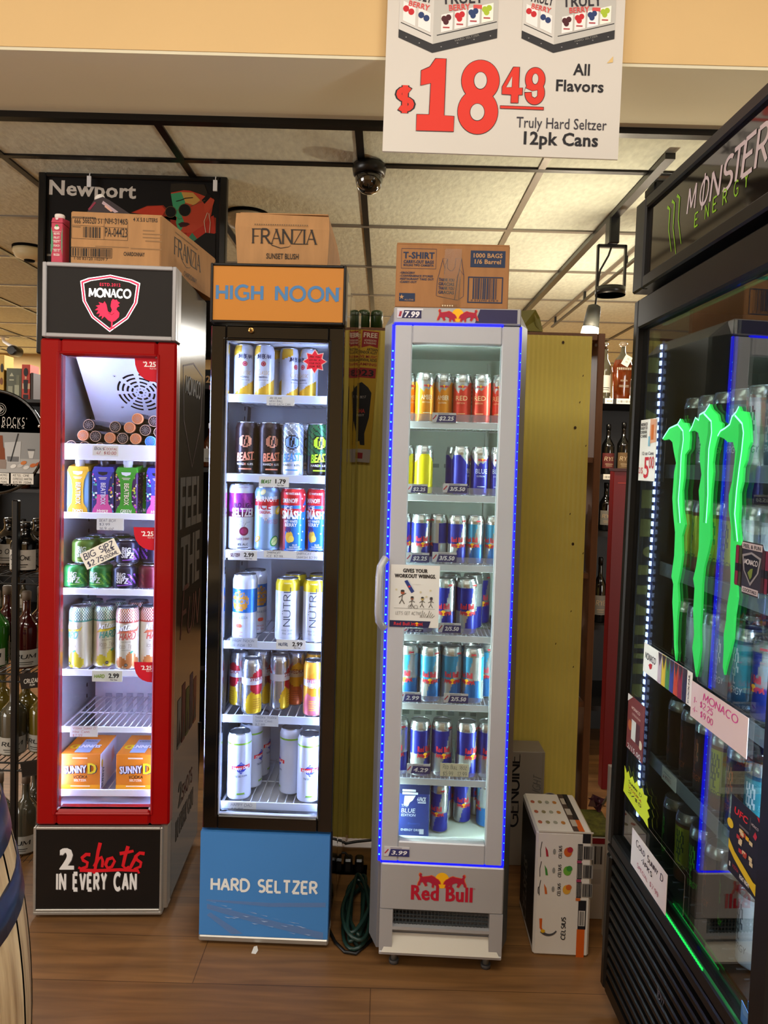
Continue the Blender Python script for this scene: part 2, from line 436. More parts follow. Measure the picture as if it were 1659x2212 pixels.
# ------------------------------------------------------------------ shared materials
M_tin = mat('aluminium', '#c9ccd0', 0.25, 0.9, noise=0.05, nscale=25)
M_chrome = mat('chrome', '#d6d6d8', 0.12, 1.0)
M_white = mat('white_enamel', '#f4f6fb', 0.35, noise=0.02, nscale=8)
M_wire = mat('white_wire', '#e4e7ee', 0.35)
M_black = mat('black_plastic', '#0b0b0c', 0.32, noise=0.1, nscale=12)
M_gloss = mat('black_gloss', '#060606', 0.14, coat=0.6, spec=0.6)
M_dark = mat('dark_void', '#050505', 0.8, spec=0.1)
M_red = mat('red_door_enamel', '#8e0507', 0.3, coat=0.2, spec=.3, noise=0.03, nscale=6)
M_alu = mat('brushed_aluminium', '#b4b0a8', 0.38, 0.75, noise=0.06, nscale=40, stretch=(1, 1, 30))
M_grey = mat('silver_grey_paint', '#85858a', 0.4, 0.25, noise=0.03, nscale=10)
M_greyd = mat('dark_grey_panel', '#4d4b4c', 0.5, noise=0.05, nscale=10)
M_silver = mat('light_silver_panel', '#a9a8aa', 0.38, 0.2, noise=0.02, nscale=10)
M_card = mat('cardboard', '#a87c4e', 0.8, noise=0.09, nscale=7, bump=0.12, bscale=90, stretch=(6, 6, 1))
M_card2 = mat('cardboard_tan', '#9c6c40', 0.8, noise=0.08, nscale=7, bump=0.1, bscale=90, stretch=(6, 6, 1))
M_paper = mat('white_paper', '#e6e2d8', 0.75, noise=0.02, nscale=10)
M_glass = glass_mat('door_glass', '#f3f6fa', 0.55)
M_cold = glass_mat('cooler_glass', '#f2f5f4', 0.8)
M_side = glass_mat('large_door_glass', '#dfe6e2', 1.5, 0.004)

# ================================================================== THE ROOM
CZ = 2.33          # suspended ceiling of the back room
def wood_floor():
    m = bpy.data.materials.new('wood_plank_floor'); m.use_nodes = True; nt = m.node_tree; b = nt.nodes['Principled BSDF']
    g = nt.nodes.new('ShaderNodeNewGeometry'); mp = nt.nodes.new('ShaderNodeMapping'); nt.links.new(g.outputs['Position'], mp.inputs[0])
    br = nt.nodes.new('ShaderNodeTexBrick'); nt.links.new(mp.outputs[0], br.inputs['Vector'])
    br.inputs['Scale'].default_value = 1.0; br.inputs['Brick Width'].default_value = 1.22; br.inputs['Row Height'].default_value = 0.178
    br.inputs['Mortar Size'].default_value = 0.0012; br.inputs['Mortar Smooth'].default_value = 0.2; br.offset = 0.37
    br.inputs['Color1'].default_value = lin('#8a6238'); br.inputs['Color2'].default_value = lin('#735030'); br.inputs['Mortar'].default_value = lin('#4e3216')
    mp2 = nt.nodes.new('ShaderNodeMapping'); mp2.inputs['Scale'].default_value = (1.3, 16, 1); nt.links.new(g.outputs['Position'], mp2.inputs[0])
    n = nt.nodes.new('ShaderNodeTexNoise'); n.inputs['Scale'].default_value = 2.2; n.inputs['Detail'].default_value = 6; n.inputs['Distortion'].default_value = 0.6
    nt.links.new(mp2.outputs[0], n.inputs['Vector'])
    r = nt.nodes.new('ShaderNodeValToRGB'); r.color_ramp.elements[0].position = 0.32; r.color_ramp.elements[1].position = 0.7
    r.color_ramp.elements[0].color = (0.62, 0.6, 0.58, 1); r.color_ramp.elements[1].color = (1.12, 1.1, 1.06, 1)
    nt.links.new(n.outputs[0], r.inputs[0])
    mx = nt.nodes.new('ShaderNodeMix'); mx.data_type = 'RGBA'; mx.blend_type = 'MULTIPLY'; mx.inputs[0].default_value = 1
    nt.links.new(br.outputs[0], mx.inputs[6]); nt.links.new(r.outputs[0], mx.inputs[7]); nt.links.new(mx.outputs[2], b.inputs['Base Color'])
    b.inputs['Roughness'].default_value = 0.45
    bp = nt.nodes.new('ShaderNodeBump'); bp.inputs['Strength'].default_value = 0.12; bp.inputs['Distance'].default_value = 0.002
    nt.links.new(n.outputs[0], bp.inputs['Height']); nt.links.new(bp.outputs[0], b.inputs['Normal'])
    return m
M_floor = wood_floor()
M_tile = mat('ceiling_tile', '#d8dccb', 0.9, noise=0.10, nscale=40, bump=1.0, bscale=34, stretch=(1.5, 0.7, 1))
M_beige = mat('warm_beige_paint', '#d3b27c', 0.8, noise=0.02, nscale=3)
M_soffit = mat('beige_soffit_tone', '#d6cfb4', 0.8, noise=0.02, nscale=3)  # same beige paint; the light on the underside is put into this tone
M_grid = mat('dark_ceiling_grid', '#141211', 0.35, 0.3)
M_gridl = mat('pale_ceiling_grid', '#8d8881', 0.35, 0.4)
M_wallb = mat('beige_back_wall', '#a98f62', 0.85, noise=0.04, nscale=2)
XL, XR, YF, YB = -5.6, 3.6, -4.2, 7.3
structure(MB().box(XL, YF, -0.05, XR, YB, 0, M_floor), 'floor')
structure(MB().box(XL, 2.14, CZ, XR, YB, CZ + 0.04, M_tile), 'ceiling')
structure(MB().box(XL, YF, 3.16, XR, 1.81, 3.2, mat('white_ceiling_paint', '#d8d2c4', 0.9)), 'ceiling_front')
structure(MB().box(XL, 1.81, CZ - 0.004, XR, 2.14, 3.2, M_beige).box(XL, 1.812, CZ - 0.012, XR, 2.14, CZ - 0.004, M_soffit), 'wall_header')
structure(MB().box(XL, YB, 0, XR, YB + 0.1, CZ + 0.04, M_wallb), 'wall_back')
structure(MB().box(XL - 0.1, YF, 0, XL, YB + 0.1, 3.2, M_wallb), 'wall_left')
structure(MB().box(XR, YF, 0, XR + 0.1, YB + 0.1, 3.2, M_wallb), 'wall_right')
structure(MB().box(XL, YF - 0.1, 0, XR, YF, 3.2, M_wallb), 'wall_front')
# T-bar grid, one bar every tile; shade on near bars painted in as dark metal
k = 0
for i in range(-9, 7):
    x = -0.105 + 0.603 * i
    structure(MB().box(x - 0.012, 2.15, CZ - 0.006, x + 0.012, YB, CZ + 0.001, M_gridl if i in (1, 2) else M_grid), 'trim_%d' % k); k += 1
for j in range(0, 8):
    y = 2.466 + 0.626 * j
    structure(MB().box(XL, y - 0.012, CZ - 0.0065, XR, y + 0.012, CZ + 0.001, M_grid if j == 0 else M_gridl), 'trim_%d' % k); k += 1
structure(MB().box(XL, 2.125, CZ - 0.03, XR, 2.155, CZ - 0.0, M_grid), 'trim_%d' % k)

# ceiling light panels of the back room (they light the room through the lamps set above)
for i, (x, y) in enumerate(((-3.35, 4.65), (-3.95, 6.3), (2.2, 4.9))):
    t = empty('ceiling_light', (x, y, CZ - 0.012))
    tag(t, ['bright square ceiling panel light nearest the hanging black poster', 'bright ceiling panel light far back near the beige wall', 'bright ceiling panel light behind the large claw cooler'][i], 'light', 'ceiling panel lights')
    f = MB()
    for a in ((-.3, -.58, -.27, .58), (.27, -.58, .3, .58), (-.27, -.58, .27, -.55), (-.27, .55, .27, .58)): f.box(a[0], a[1], -0.004, a[2], a[3], 0.01, M_white)
    f.build('frame', t); MB().box(-.27, -.55, -.001, .27, .55, .008, glow('#fff0d2', 5.0)).build('diffuser', t)

# ceiling fittings
def dome_camera():
    p = at(798, 352, Z=CZ); t = empty('dome_camera', (p.x, p.y, CZ - 0.007))
    tag(t, 'black dome security camera with clear smoked bubble on the ceiling grid', 'security camera')
    MB().lathe([(.055, 0), (.057, -.012), (.053, -.034), (.046, -.036)], M_black, 32).build('base', t)
    MB().lathe([(.046, -.034), (.047, -.05), (.04, -.075), (.025, -.09), (.008, -.096), (0, -.096)], mat('smoked_dome', '#15140f', 0.05, coat=1.0, spec=0.9), 32).build('dome', t)
    MB().lathe([(.0, -.05), (.014, -.052), (.016, -.066), (.006, -.072)], M_chrome, 16).build('lens', t)
dome_camera()
def detector(x, y, r, label, col):
    p = at(x, y, Z=CZ); t = empty('smoke_detector', (p.x, p.y, CZ - 0.0)); tag(t, label, 'smoke detector')
    MB().lathe([(r * 1.04, 0), (r * 1.04, -.012)], M_dark, 32).build('mounting_plate', t)
    MB().lathe([(r, -.012), (r, -.03), (r * .93, -.034), (r * .93, -.037), (r * .86, -.05), (r * .5, -.062), (0, -.064)], col, 32).build('cover', t)
    MB().lathe([(r * .34, -.062), (r * .3, -.069), (0, -.07)], M_dark, 20).build('sensor_cap', t)
detector(64, 534, .075, 'cream round smoke detector on the ceiling beside the hanging black poster', mat('cream_plastic', '#d9cda6', 0.5))
detector(535, 462, .085, 'white round disc fitting on the ceiling above the pink wine carton', mat('white_plastic', '#d8d8d4', 0.5))
def bullet_camera(x, y, Y, label, flip=1):
    p = at(x, y, Y=Y); t = empty('bullet_camera', p); tag(t, label, 'security camera')
    MB().cyl((0, 0, CZ - p.z - .012), .05, .012, M_white).build('base', t)
    MB().tube([(0, 0, CZ - p.z - .01), (.01 * flip, 0, .05), (.07 * flip, 0, .015), (.12 * flip, 0, 0)], .014, M_white).build('arm', t)
    MB().lathe([(.035, 0), (.045, .03), (.045, .13), (.038, .14)], M_black, 20, (.1 * flip, -.06, -.03), ax='y').build('housing', t)
bullet_camera(6, 750, 6.3, 'white armed black security camera under the far ceiling')

# track lights on the right
def track(x, y0, y1, z, w, label, n=0):
    t = empty('light_track', (x, y0, z)); tag(t, label, 'light track')
    MB().box(-w, 0, -w * 1.2, w, y1 - y0, 0, M_black).build('rail', t)
    for i in range(4):
        MB().box(-.006, .1 + i * (y1 - y0 - .2) / 3, 0, .006, .12 + i * (y1 - y0 - .2) / 3, CZ - z, M_black).build('hanger', t)
track(.868, 2.3, 4.75, CZ - .006, .016, 'thick black light track carrying the ring lamp across the ceiling')
track(1.1, 2.6, 4.9, CZ - .05, .008, 'thin black rail running beside the thick light track')
def ring_lamp():
    p = at(1322, 530, X=.868); t = empty('ring_lamp', (p.x, p.y, p.z)); tag(t, 'black ring track lamp whose lit white bulb dangles on its cord', 'lamp')
    MB().box(-.02, -.03, .0, .02, .03, CZ - .02 - p.z, M_black, .004).build('adapter', t)
    MB().box(-.055, -.008, -.01, .055, .008, .002, M_black).box(-.058, -.008, -.175, -.05, .008, .0, M_black).box(.05, -.008, -.175, .058, .008, .0, M_black).build('yoke', t)
    MB().lathe([(.058, -.195), (.058, -.165), (.05, -.165), (.05, -.195), (.058, -.195)], M_black, 32).build('ring', t)
    MB().tube([(0, 0, 0), (-.012, 0, -.04), (-.045, -.01, -.1), (-.052, -.01, -.15), (-.056, -.01, -.2), (-.06, -.01, -.245)], .004, M_black).build('cord', t)
    h = MB().lathe([(.012, .0), (.024, -.006), (.027, -.02), (.031, -.09)], mat('grey_socket', '#4a4c48', 0.5), 20).build('socket', t, (-.062, -.01, -.235), (0, radians(8), 0))
    MB().lathe([(.031, -.09), (.034, -.115), (.03, -.14), (.018, -.158), (0, -.163)], glow('#fff1d0', 22), 20).build('bulb', t, (-.062, -.01, -.235), (0, radians(8), 0))
    d = bpy.data.lights.new('bulb_light', 'POINT'); d.energy = 20; d.color = (1, .86, .62); d.shadow_soft_size = .03
    o = bpy.data.objects.new('bulb_light', d); COL.objects.link(o); o.parent = t; o.location = (-.09, -.03, -.43)
ring_lamp()
def beam_box():
    p = at(1440, 410, Z=CZ - .02); t = empty('track_feed', (p.x, p.y, CZ - .006)); tag(t, 'black feed box at the near end of the thick light track', 'feed box')
    MB().box(-.06, -.05, -.035, .06, .05, 0, M_black, .006).build('housing', t); MB().cyl((0, 0, -.04), .012, .006, M_greyd, 12).build('knockout', t)
beam_box()

# ================================================================== THE PRICE SIGN ON THE BEIGE HEADER
R_RED, R_BLK, R_WHT = ink('#d8301f'), ink('#15131a'), ink('#d0cbc3')
def truly_box(A, x, y, s):
    """printed picture of a white twelve-pack with a black foot"""
    lf, rt, ft = ink('#cfccc6'), ink('#bdbbb5'), ink('#2a292c')
    def P(*q): return [(x + a * s, y + b * s) for a, b in q]
    A.poly(P((0, .14), (.36, .02), (.36, 1.0), (0, 1.0)), lf, 1); A.poly(P((.36, .02), (1.03, .2), (1.03, 1.0), (.36, 1.0)), rt, 1)
    A.poly(P((0, .116), (.36, -.03), (.36, .06), (0, .2)), ft, 2); A.poly(P((.36, -.03), (1.03, .145), (1.03, .24), (.36, .06)), ft, 2)
    A.line(P((.02, .27), (.34, .14)), .008 * s, ft, 2); A.line(P((.4, .15), (1.02, .31)), .009 * s, ft, 2)
    for i, (c, f) in enumerate((('#efe9e6', '#4a1620'), ('#efe9e6', '#c3202a'), ('#e9eef2', '#253a6c'), ('#efefe2', '#a9c132'))):
        u, v = .44 + .14 * i, .18 + .037 * i
        A.poly(P((u, v), (u + .12, v + .03), (u + .12, v + .21), (u, v + .18)), ink(c), 3)
        for dx, dy in ((.03, .14), (.075, .155), (.05, .11)): A.ell(x + (u + dx) * s, y + (v + dy) * s, .03 * s, .032 * s, ink(f), 4, 10)
        A.rect(x + (u + .02) * s, y + (v + .045) * s, x + (u + .09) * s, y + (v + .06) * s, ink('#b0454a'), 4)
        A.ell(x + (.45 + .17 * i) * s, y + (.035 + .043 * i) * s, .008 * s, .006 * s, ink('#8a8888'), 3, 8)
    for i, f in enumerate(('#c3202a', '#253a6c')):
        u, v = .04 + .16 * i, .29 - .06 * i
        A.poly(P((u, v), (u + .13, v - .055), (u + .13, v + .14), (u, v + .2)), ink('#efe9e6'), 3)
        for dx, dy in ((.03, .12), (.085, .09)): A.ell(x + (u + dx) * s, y + (v + dy) * s, .032 * s, .034 * s, ink(f), 4, 10)
        A.ell(x + (.08 + .14 * i) * s, y + (.12 - .055 * i) * s, .008 * s, .006 * s, ink('#8a8888'), 3, 8)
    A.text(x + .66 * s, y + .485 * s, .11 * s, 'TRULY', ink('#2c2730'), 4, bold=.02, w=.44 * s, rot=4); A.text(x + .63 * s, y + .415 * s, .06 * s, 'BERRY', ink('#d5524f'), 4, bold=.03, w=.22 * s, rot=6); A.rect(x + .77 * s, y + .435 * s, x + .86 * s, y + .475 * s, ink('#d5524f'), 4)
    A.text(x + .2 * s, y + .50 * s, .10 * s, 'TRULY', ink('#2c2730'), 4, bold=.02, w=.27 * s, rot=-10); A.text(x + .2 * s, y + .42 * s, .055 * s, 'BERRY', ink('#d5524f'), 4, bold=.03, w=.22 * s, rot=-12)
    A.text(x + .72 * s, y + .125 * s, .022 * s, 'HARD SELTZER', ink('#8b8882'), 4, w=.26 * s, rot=15)
def price_sign():
    o = at(826, 328, Y=1.79); br = at(1335, 338, Y=1.79)
    W = br.x - o.x; H = .60
    t = empty('price_sign', (o.x, 1.79, o.z + .002)); tag(t, 'large white price sign with big red digits hanging on the beige header', 'price sign')
    A = Art(); k = W / 513.0      # sign millimetres from picture pixels
    def X(px): return (px - 826) * k
    def Z(py, px=1080): return (333 + (px - 1080) * .02 - py) * k * 1.0
    def zz(a, b): return X(800 + a / 1.931), Z(b / 1.931, 800 + a / 1.931)
    def digit(pts):
        P = [zz(*p) for p in pts]; A.poly(P, R_RED, 2); A.line(P + [P[0]], .0013, R_BLK, 4)
    def oval(a, b, ra, rb, m_, l, grow=0): c = zz(a, b); A.ell(c[0], c[1], (ra / 1.931 + grow) * k, (rb / 1.931 + grow) * k, m_, l, 40)
    digit([(188, 548), (346, 550), (346, 486), (304, 483), (304, 250), (258, 250), (236, 284), (200, 300), (200, 362), (242, 352), (240, 480), (188, 480)])
    for g_, m_, l in ((1.2, R_BLK, 1), (0, R_RED, 2)): oval(450, 338, 79, 84, m_, l, g_); oval(444, 466, 84, 92, m_, l, g_)
    for q in ((450, 338, 26, 34), (442, 468, 29, 34)): oval(*q, R_BLK, 3, 1.2); oval(*q, R_WHT, 4)
    digit([(580, 428), (612, 428), (612, 395), (628, 395), (628, 365), (612, 365), (612, 280), (585, 280), (541, 362), (541, 393), (580, 395)]); P = [zz(*p) for p in ((582, 364), (582, 318), (558, 364))]; A.poly(P, R_WHT, 3); A.line(P + [P[0]], .001, R_BLK, 4)
    for g_, m_, l in ((1.2, R_BLK, 1), (0, R_RED, 2)): oval(679, 330, 41, 49, m_, l, g_); oval(679, 384, 41, 49, m_, l, g_)
    for q in ((679, 328, 12, 21),): oval(*q, R_BLK, 3, 1.0); oval(*q, R_WHT, 4)
    P = [zz(*p) for p in ((636, 382), (666, 382), (668, 400), (680, 406), (690, 398), (690, 374), (668, 378), (640, 366))]; A.poly(P, R_WHT, 3); A.line([zz(*p) for p in ((640, 366), (668, 378), (690, 374))], .001, R_BLK, 4); A.line([zz(*p) for p in ((637, 384), (666, 382), (668, 400), (680, 406), (690, 398), (690, 374))], .001, R_BLK, 4)
    a, b = zz(536, 452), zz(720, 442); A.rect(a[0], a[1], b[0], b[1], R_RED, 2); A.frame(a[0], a[1], b[0], b[1], .001, R_BLK, 3)
    for g_, m_, l in ((.10, R_BLK, 1), (.075, R_RED, 2)): A.hand(X(871), Z(244, 871), 54 * k, '$', m_, l, 'c', t=.20 + (g_ - .075) * 2.4, w=(30 + (g_ - .075) * 100) * k, shear=0)
    A.text(X(1251), Z(160, 1251), 24 * k, 'All', R_BLK, 2, bold=.02, w=36 * k); A.text(X(1249), Z(195, 1249), 24 * k, 'Flavors', R_BLK, 2, bold=.02, w=103 * k)
    A.text(X(1213), Z(275, 1213), 23 * k, 'Truly Hard Seltzer', ink('#33303a'), 2, bold=.003, w=196 * k); A.text(X(1213), Z(310, 1213), 27 * k, '12pk Cans', R_BLK, 2, bold=.03, w=161 * k)
    truly_box(A, X(852), Z(112, 950), 207 * k); truly_box(A, X(1118), Z(108, 1190), 195 * k)
    A.poly([(X(1305), Z(134, 1305)), (X(1318), Z(132, 1318)), (X(1318), Z(119, 1318))], ink('#d9b878'), 2)
    MB().box(0, 0, 0, W, .006, H, mat('sign_paper', '#d0cbc3', .75)).art(A, (0, 0, 0)).build('sign_board', t, None, (0, radians(.5), 0))
    MB().tube([(W * .5 - .1, .004, H - .002), (W * .5 - .1, .012, H + .05)], .002, M_black).build('hanging_wire', t)
price_sign()

# ================================================================== HANGING CIGARETTE POSTER
def poster():
    Y = 2.62; bl = at(84, 764, Y=Y); tl = at(84, 366, Y=Y); tr = at(496, 378, Y=Y)
    W = tr.x - tl.x - .01; H = tl.z - bl.z; t = empty('framed_poster', (tl.x, Y, bl.z), (0, radians(.3), 0)); tag(t, 'black framed advertising poster with a sunglasses portrait hanging from the ceiling', 'poster')
    k = W / 412.0
    def P(px, py): return ((px - 84) * k, H - (py - 366 - (px - 84) * .029) * k)
    f = MB(); f.frame(0, 0, W, H, .026, -.012, .02, M_black, .004); f.build('frame', t)
    A = Art(); sx, sy = 450 / 1659.0, 410 / 1512.0
    def z(x, y): return P(60 + x * sx, 350 + y * sy)
    def pl(pts, c, l=1): A.poly([z(*p) for p in pts], ink(c), l)
    A.rect(.02, .02, W - .02, H - .02, ink('#0a0708'), 0)
    a = z(165, 248); b = z(868, 285)
    A.text((a[0] + b[0]) / 2, (a[1] + b[1]) / 2 - .002, 115 * sx * k, 'Newport', ink('#d4cfc8'), 3, bold=.035, w=700 * sx * k, rot=-1)
    # shoulder and neck, lit red on one side and green on the other
    pl([(830, 400), (960, 345), (1090, 340), (1150, 400), (1150, 470), (1210, 620), (1290, 640), (1340, 600), (1400, 560), (1520, 560), (1520, 440), (1460, 420), (1250, 470), (1180, 430), (1040, 430)], '#8e2a14')
    pl([(840, 400), (960, 350), (1080, 345), (1110, 380), (1080, 430), (960, 420)], '#c8402a', 2)
    pl([(1290, 540), (1500, 420), (1520, 560), (1440, 620), (1360, 760), (1300, 760), (1270, 640)], '#b23020', 2)
    pl([(1270, 640), (1330, 560), (1380, 620), (1350, 760), (1290, 720)], '#3d7a5c', 3)
    # face in three quarter view
    pl([(1150, 240), (1280, 215), (1440, 270), (1500, 290), (1480, 420), (1420, 500), (1330, 560), (1260, 560), (1210, 520), (1195, 480), (1200, 440), (1185, 420), (1165, 330)], '#b9422a', 3)
    pl([(1150, 250), (1235, 235), (1270, 300), (1255, 380), (1240, 420), (1260, 470), (1250, 520), (1235, 545), (1210, 520), (1196, 480), (1204, 440), (1185, 420), (1165, 330)], '#3f9a6b', 4)
    pl([(1235, 235), (1330, 240), (1390, 300), (1340, 340), (1270, 320)], '#c79a4e', 4)
    pl([(1420, 290), (1470, 275), (1505, 300), (1490, 350), (1450, 410), (1425, 390)], '#c0482e', 5)
    pl([(1145, 240), (1150, 170), (1220, 165), (1420, 175), (1445, 240), (1430, 270), (1320, 225), (1240, 220)], '#2a241a', 5)
    pl([(1430, 270), (1445, 240), (1490, 270), (1470, 280), (1425, 330), (1400, 300)], '#0d0908', 5)
    for cx, cy, r in ((1153, 395, 42), (1266, 380, 47)):
        c = z(cx, cy); A.ell(c[0], c[1], r * sx * k, r * 1.02 * sx * k, ink('#0c0a0a'), 6); A.ring(c[0], c[1], r * 1.05 * sx * k, r * 1.05 * sx * k, .0015, ink('#6a5a3a'), 7)
    A.line([z(1310, 350), z(1430, 300)], .0015, ink('#6a5a3a'), 7); A.line([z(1195, 385), z(1222, 375)], .0015, ink('#6a5a3a'), 7)
    A.line([z(1195, 310), z(1235, 300), z(1270, 285), z(1330, 280)], .003, ink('#120d0c'), 7)
    pl([(1215, 490), (1245, 475), (1290, 480), (1310, 492), (1280, 510), (1235, 518)], '#3a1518', 7); A.line([z(1215, 494), z(1308, 492)], .001, ink('#100808'), 8)
    A.line([z(1205, 440), z(1225, 452), z(1245, 446)], .001, ink('#1d3a2c'), 7)
    A.line([z(1450, 400), z(1425, 470), z(1440, 560), z(1470, 570), z(1475, 480), z(1462, 405)], .0022, ink('#c9b8a0'), 8)
    pl([(1290, 760), (1330, 640), (1440, 560), (1520, 570), (1520, 790), (1290, 790)], '#0e0c0b', 9)
    c = z(210, 560); A.text(c[0], c[1], 110 * sx * k, 'A', ink('#2fa24a'), 3, align='l', bold=.03)
    c = z(183, 714); d = z(330, 658); A.rect(c[0], c[1], d[0], d[1], ink('#b5b2ac'), 3); c = z(155, 750); d = z(330, 738); A.rect(c[0], c[1], d[0], d[1], ink('#8a8781'), 3)
    c = z(1420, 806); d = z(1515, 796); A.rect(c[0], c[1], d[0], d[1], ink('#8a8781'), 3)
    for i in range(2):
        c = z(190, 630 + 42 * i); A.text(c[0], c[1], 8 * sx * k, 'QUESTIONS', ink('#77746e'), 4, align='l')
    MB().box(.022, .002, .022, W - .022, .012, H - .022, M_black).art(A, (0, .002, 0)).build('poster_print', t)
    MB().box(.45 * W - .045, -.01, H, .45 * W + .045, .015, H + .012, M_black, .003).build('lamp_clip', t)
    for px in (200, 480):
        x = (px - 84) * k * .98; h = MB().tube([(x, .005, H), (x, .0, H + .02), (x, -.02, CZ - bl.z - .012)], .0018, M_white); h.box(x - .007, -.024, CZ - bl.z - .05, x + .007, -.018, CZ - bl.z - .012, M_white); h.build('hanger', t)
poster()

# ================================================================== DRINKS: one prototype of each kind, copied with its parts
def ci(h): return can_ink(h)
WHT, SIL = mat('can_white', '#ccd0da', 0.3, 0.15, noise=0.02, nscale=20), M_tin
_CAN, _RAD = {}, {}
def bull_mark(A, x, y, s, l=3):
    """two red bulls charging head to head before a yellow sun"""
    Y_, R_, O_ = ink('#f2b31a'), ink('#a81f38'), ink('#d9642a')
    A.ell(x, y + .02 * s, .18 * s, .2 * s, Y_, l, 24)
    body = [(.06, -.02), (.14, .08), (.22, .12), (.32, .2), (.44, .25), (.56, .21), (.70, .19), (.82, .17), (.87, .23), (.85, .31), (.93, .34), (.98, .25), (.93, .14), (.95, .02), (1.01, -.10), (1.04, -.24), (.93, -.22), (.90, -.1), (.82, -.06), (.76, -.14), (.70, -.25), (.60, -.22), (.65, -.1), (.6, -.04), (.48, -.08), (.41, -.13), (.42, -.28), (.33, -.30), (.31, -.17), (.24, -.2), (.19, -.30), (.10, -.26), (.13, -.13), (.03, -.13)]
    for sg in (-1, 1):
        for k, m_, dl in ((1.0, O_, 1), (.9, R_, 2)):
            p = [(x + sg * .6 * s * (.52 + (px - .52) * (k if k == 1.0 else .93)), y + .6 * s * (py * k)) for px, py in body]
            A.poly(p if sg > 0 else p[::-1], m_, l + dl)
    return A
def can_mesh(key, R, H, paint, art=None, neck=.86, rows=34, seg=56, dome=0.0):
    mb = MB(); zb, zt = .010, H - (.016 if not dome else dome)
    prof = [(.70 * R, 0), (.78 * R, .0015), (R * .96, .006)] + [(R, zb + (zt - zb) * i / rows) for i in range(rows + 1)]
    if dome: prof += [(R * (neck + (1 - neck) * cos(radians(d))), zt + (H - .003 - zt) * sin(radians(d))) for d in (20, 40, 60, 80, 90)]
    else: prof += [(R * .965, zt + .004), (R * .9, zt + .010), (R * neck, H - .003)]
    n = len(prof); vs = []
    for r, h in prof:
        for i in range(seg):
            t = 2 * pi * (i - seg / 2) / seg; vs.append((r * sin(t), -r * cos(t), h))
    mb.v = vs
    for j in range(n - 1):
        tz = ((prof[j][1] + prof[j + 1][1]) / 2 - zb) / (zt - zb)
        for i in range(seg):
            a = 360 * (i + .5 - seg / 2) / seg
            m = paint(a, tz) if j >= 2 else SIL
            mb.f.append((j * seg + i, j * seg + (i + 1) % seg, (j + 1) * seg + (i + 1) % seg, (j + 1) * seg + i)); mb.m.append(mb.mi(m)); mb.sm.append(True)
    mb.f.append(tuple(reversed(range(seg)))); mb.m.append(mb.mi(SIL)); mb.sm.append(False)
    if art:
        A = Art(); art(A, R, H); mb.wrap(A, R)
    lid = MB().lathe([(R * neck, H - .003), (R * (neck + .025), H - .001), (R * neck, H), (R * (neck - .04), H - .001), (R * (neck - .06), H - .006), (0, H - .006)], M_tin, 32)
    tab = MB().prism([(.006 * cos(radians(q)) * 1.0, .011 * sin(radians(q)) - .004) for q in range(0, 360, 30)], H - .0058, H - .0042, M_chrome)
    _CAN[key] = (mb.mesh('beverage_can'), lid.mesh('lid'), tab.mesh('pull_tab')); _RAD[key] = R
def rep(a): return (a + 90) % 180 - 90       # the design repeats on the back

def jb(a, t):
    a = rep(a)
    if t < .04 + .30 * (a + 50) / 120 or (t > .86 - .18 * (a + 50) / -60 and a < -20 and t > .86 + .1 * (a + 75) / 60): return ci('#d9a92c')
    return WHT
def jb_art(A, R, H):
    nv, rd, gd = ink('#20264a'), ink('#b0283c'), ink('#c49a3c')
    A.hand(0, H * .735, .0105, 'JIM BEAM', nv, 2, 'c', t=.2, w=.040, serif=.1, thin=.1, shear=0, gap=.14)
    A.star(0, H * .63, .0078, .0062, 10, gd, 2); A.ell(0, H * .63, .0062, .0068, rd, 3); A.ring(0, H * .63, .0035, .004, .0008, ink('#e3a4a8'), 4)
    A.hand(0, H * .43, .013, 'Classic', gd, 2, 'c', t=.09, w=.032, shear=.3); A.text(0, H * .365, .005, 'HIGHBALL', nv, 2, bold=.02, w=.024)
    A.text(0, H * .315, .0028, 'BOURBON & SELTZER', nv, 2, bold=.01, w=.028)
    for i in range(4): A.rect(-.008, H * .28 - .003 * i, .008, H * .28 - .003 * i + .0009, ink('#a8adb8'), 2)
can_mesh('highball', .0275, .146, jb, jb_art)
def beast(base, low, eye, txt, dk):
    def p(a, t):
        a = rep(a)
        e = (a / 34) ** 2 + ((t - .70) / .135) ** 2
        if e < 1:
            for k in (-9, 1, 11):
                if abs(a - k - (t - .7) * -28) < 3.2 and e < .72: return ci(dk)
            return ci(eye)
        if e < 1.45: return ci(dk)
        if t > .40: return ci(base if (int(a / 7 + t * 40)) % 5 else low)
        return ci(low)
    def art(A, R, H):
        A.text(.001, H * .29, .022, 'BEAST', ink(txt), 2, bold=.04, shear=.25, w=.052, rot=5)
        A.line([(-.024, H * .27), (.028, H * .31)], .0012, ink(txt), 2)
        A.text(-.013, H * .2, .006, 'HARD', ink('#d8d4d0' if dk != '#15161c' or low == '#0d0c0e' else '#3a3d48'), 2, bold=.03); A.text(.015, H * .2, .006, '6.0%', ink('#d8d4d0' if low != '#cfd6e2' else '#3a3d48'), 2, bold=.03)
        for k in (-.002, 0, .002): A.line([(k, H * .2), (k, H * .24)], .0009, ink(txt), 2)
        A.rect(-.018, H * .115, .018, H * .14, ink(txt), 2)
    return p, art
for k_, v_ in {'beast_brown': ('#2a1a1c', '#0d0c0e', '#c9866a', '#e08a6a', '#120b0d'), 'beast_silver': ('#7f8898', '#cfd6e2', '#6f95c4', '#4f8fd0', '#15161c'), 'beast_green': ('#1d5a34', '#0d0c0e', '#b4d42e', '#a8e02a', '#0c1a12')}.items():
    p_, a_ = beast(*v_); can_mesh(k_, .0315, .150, p_, a_)
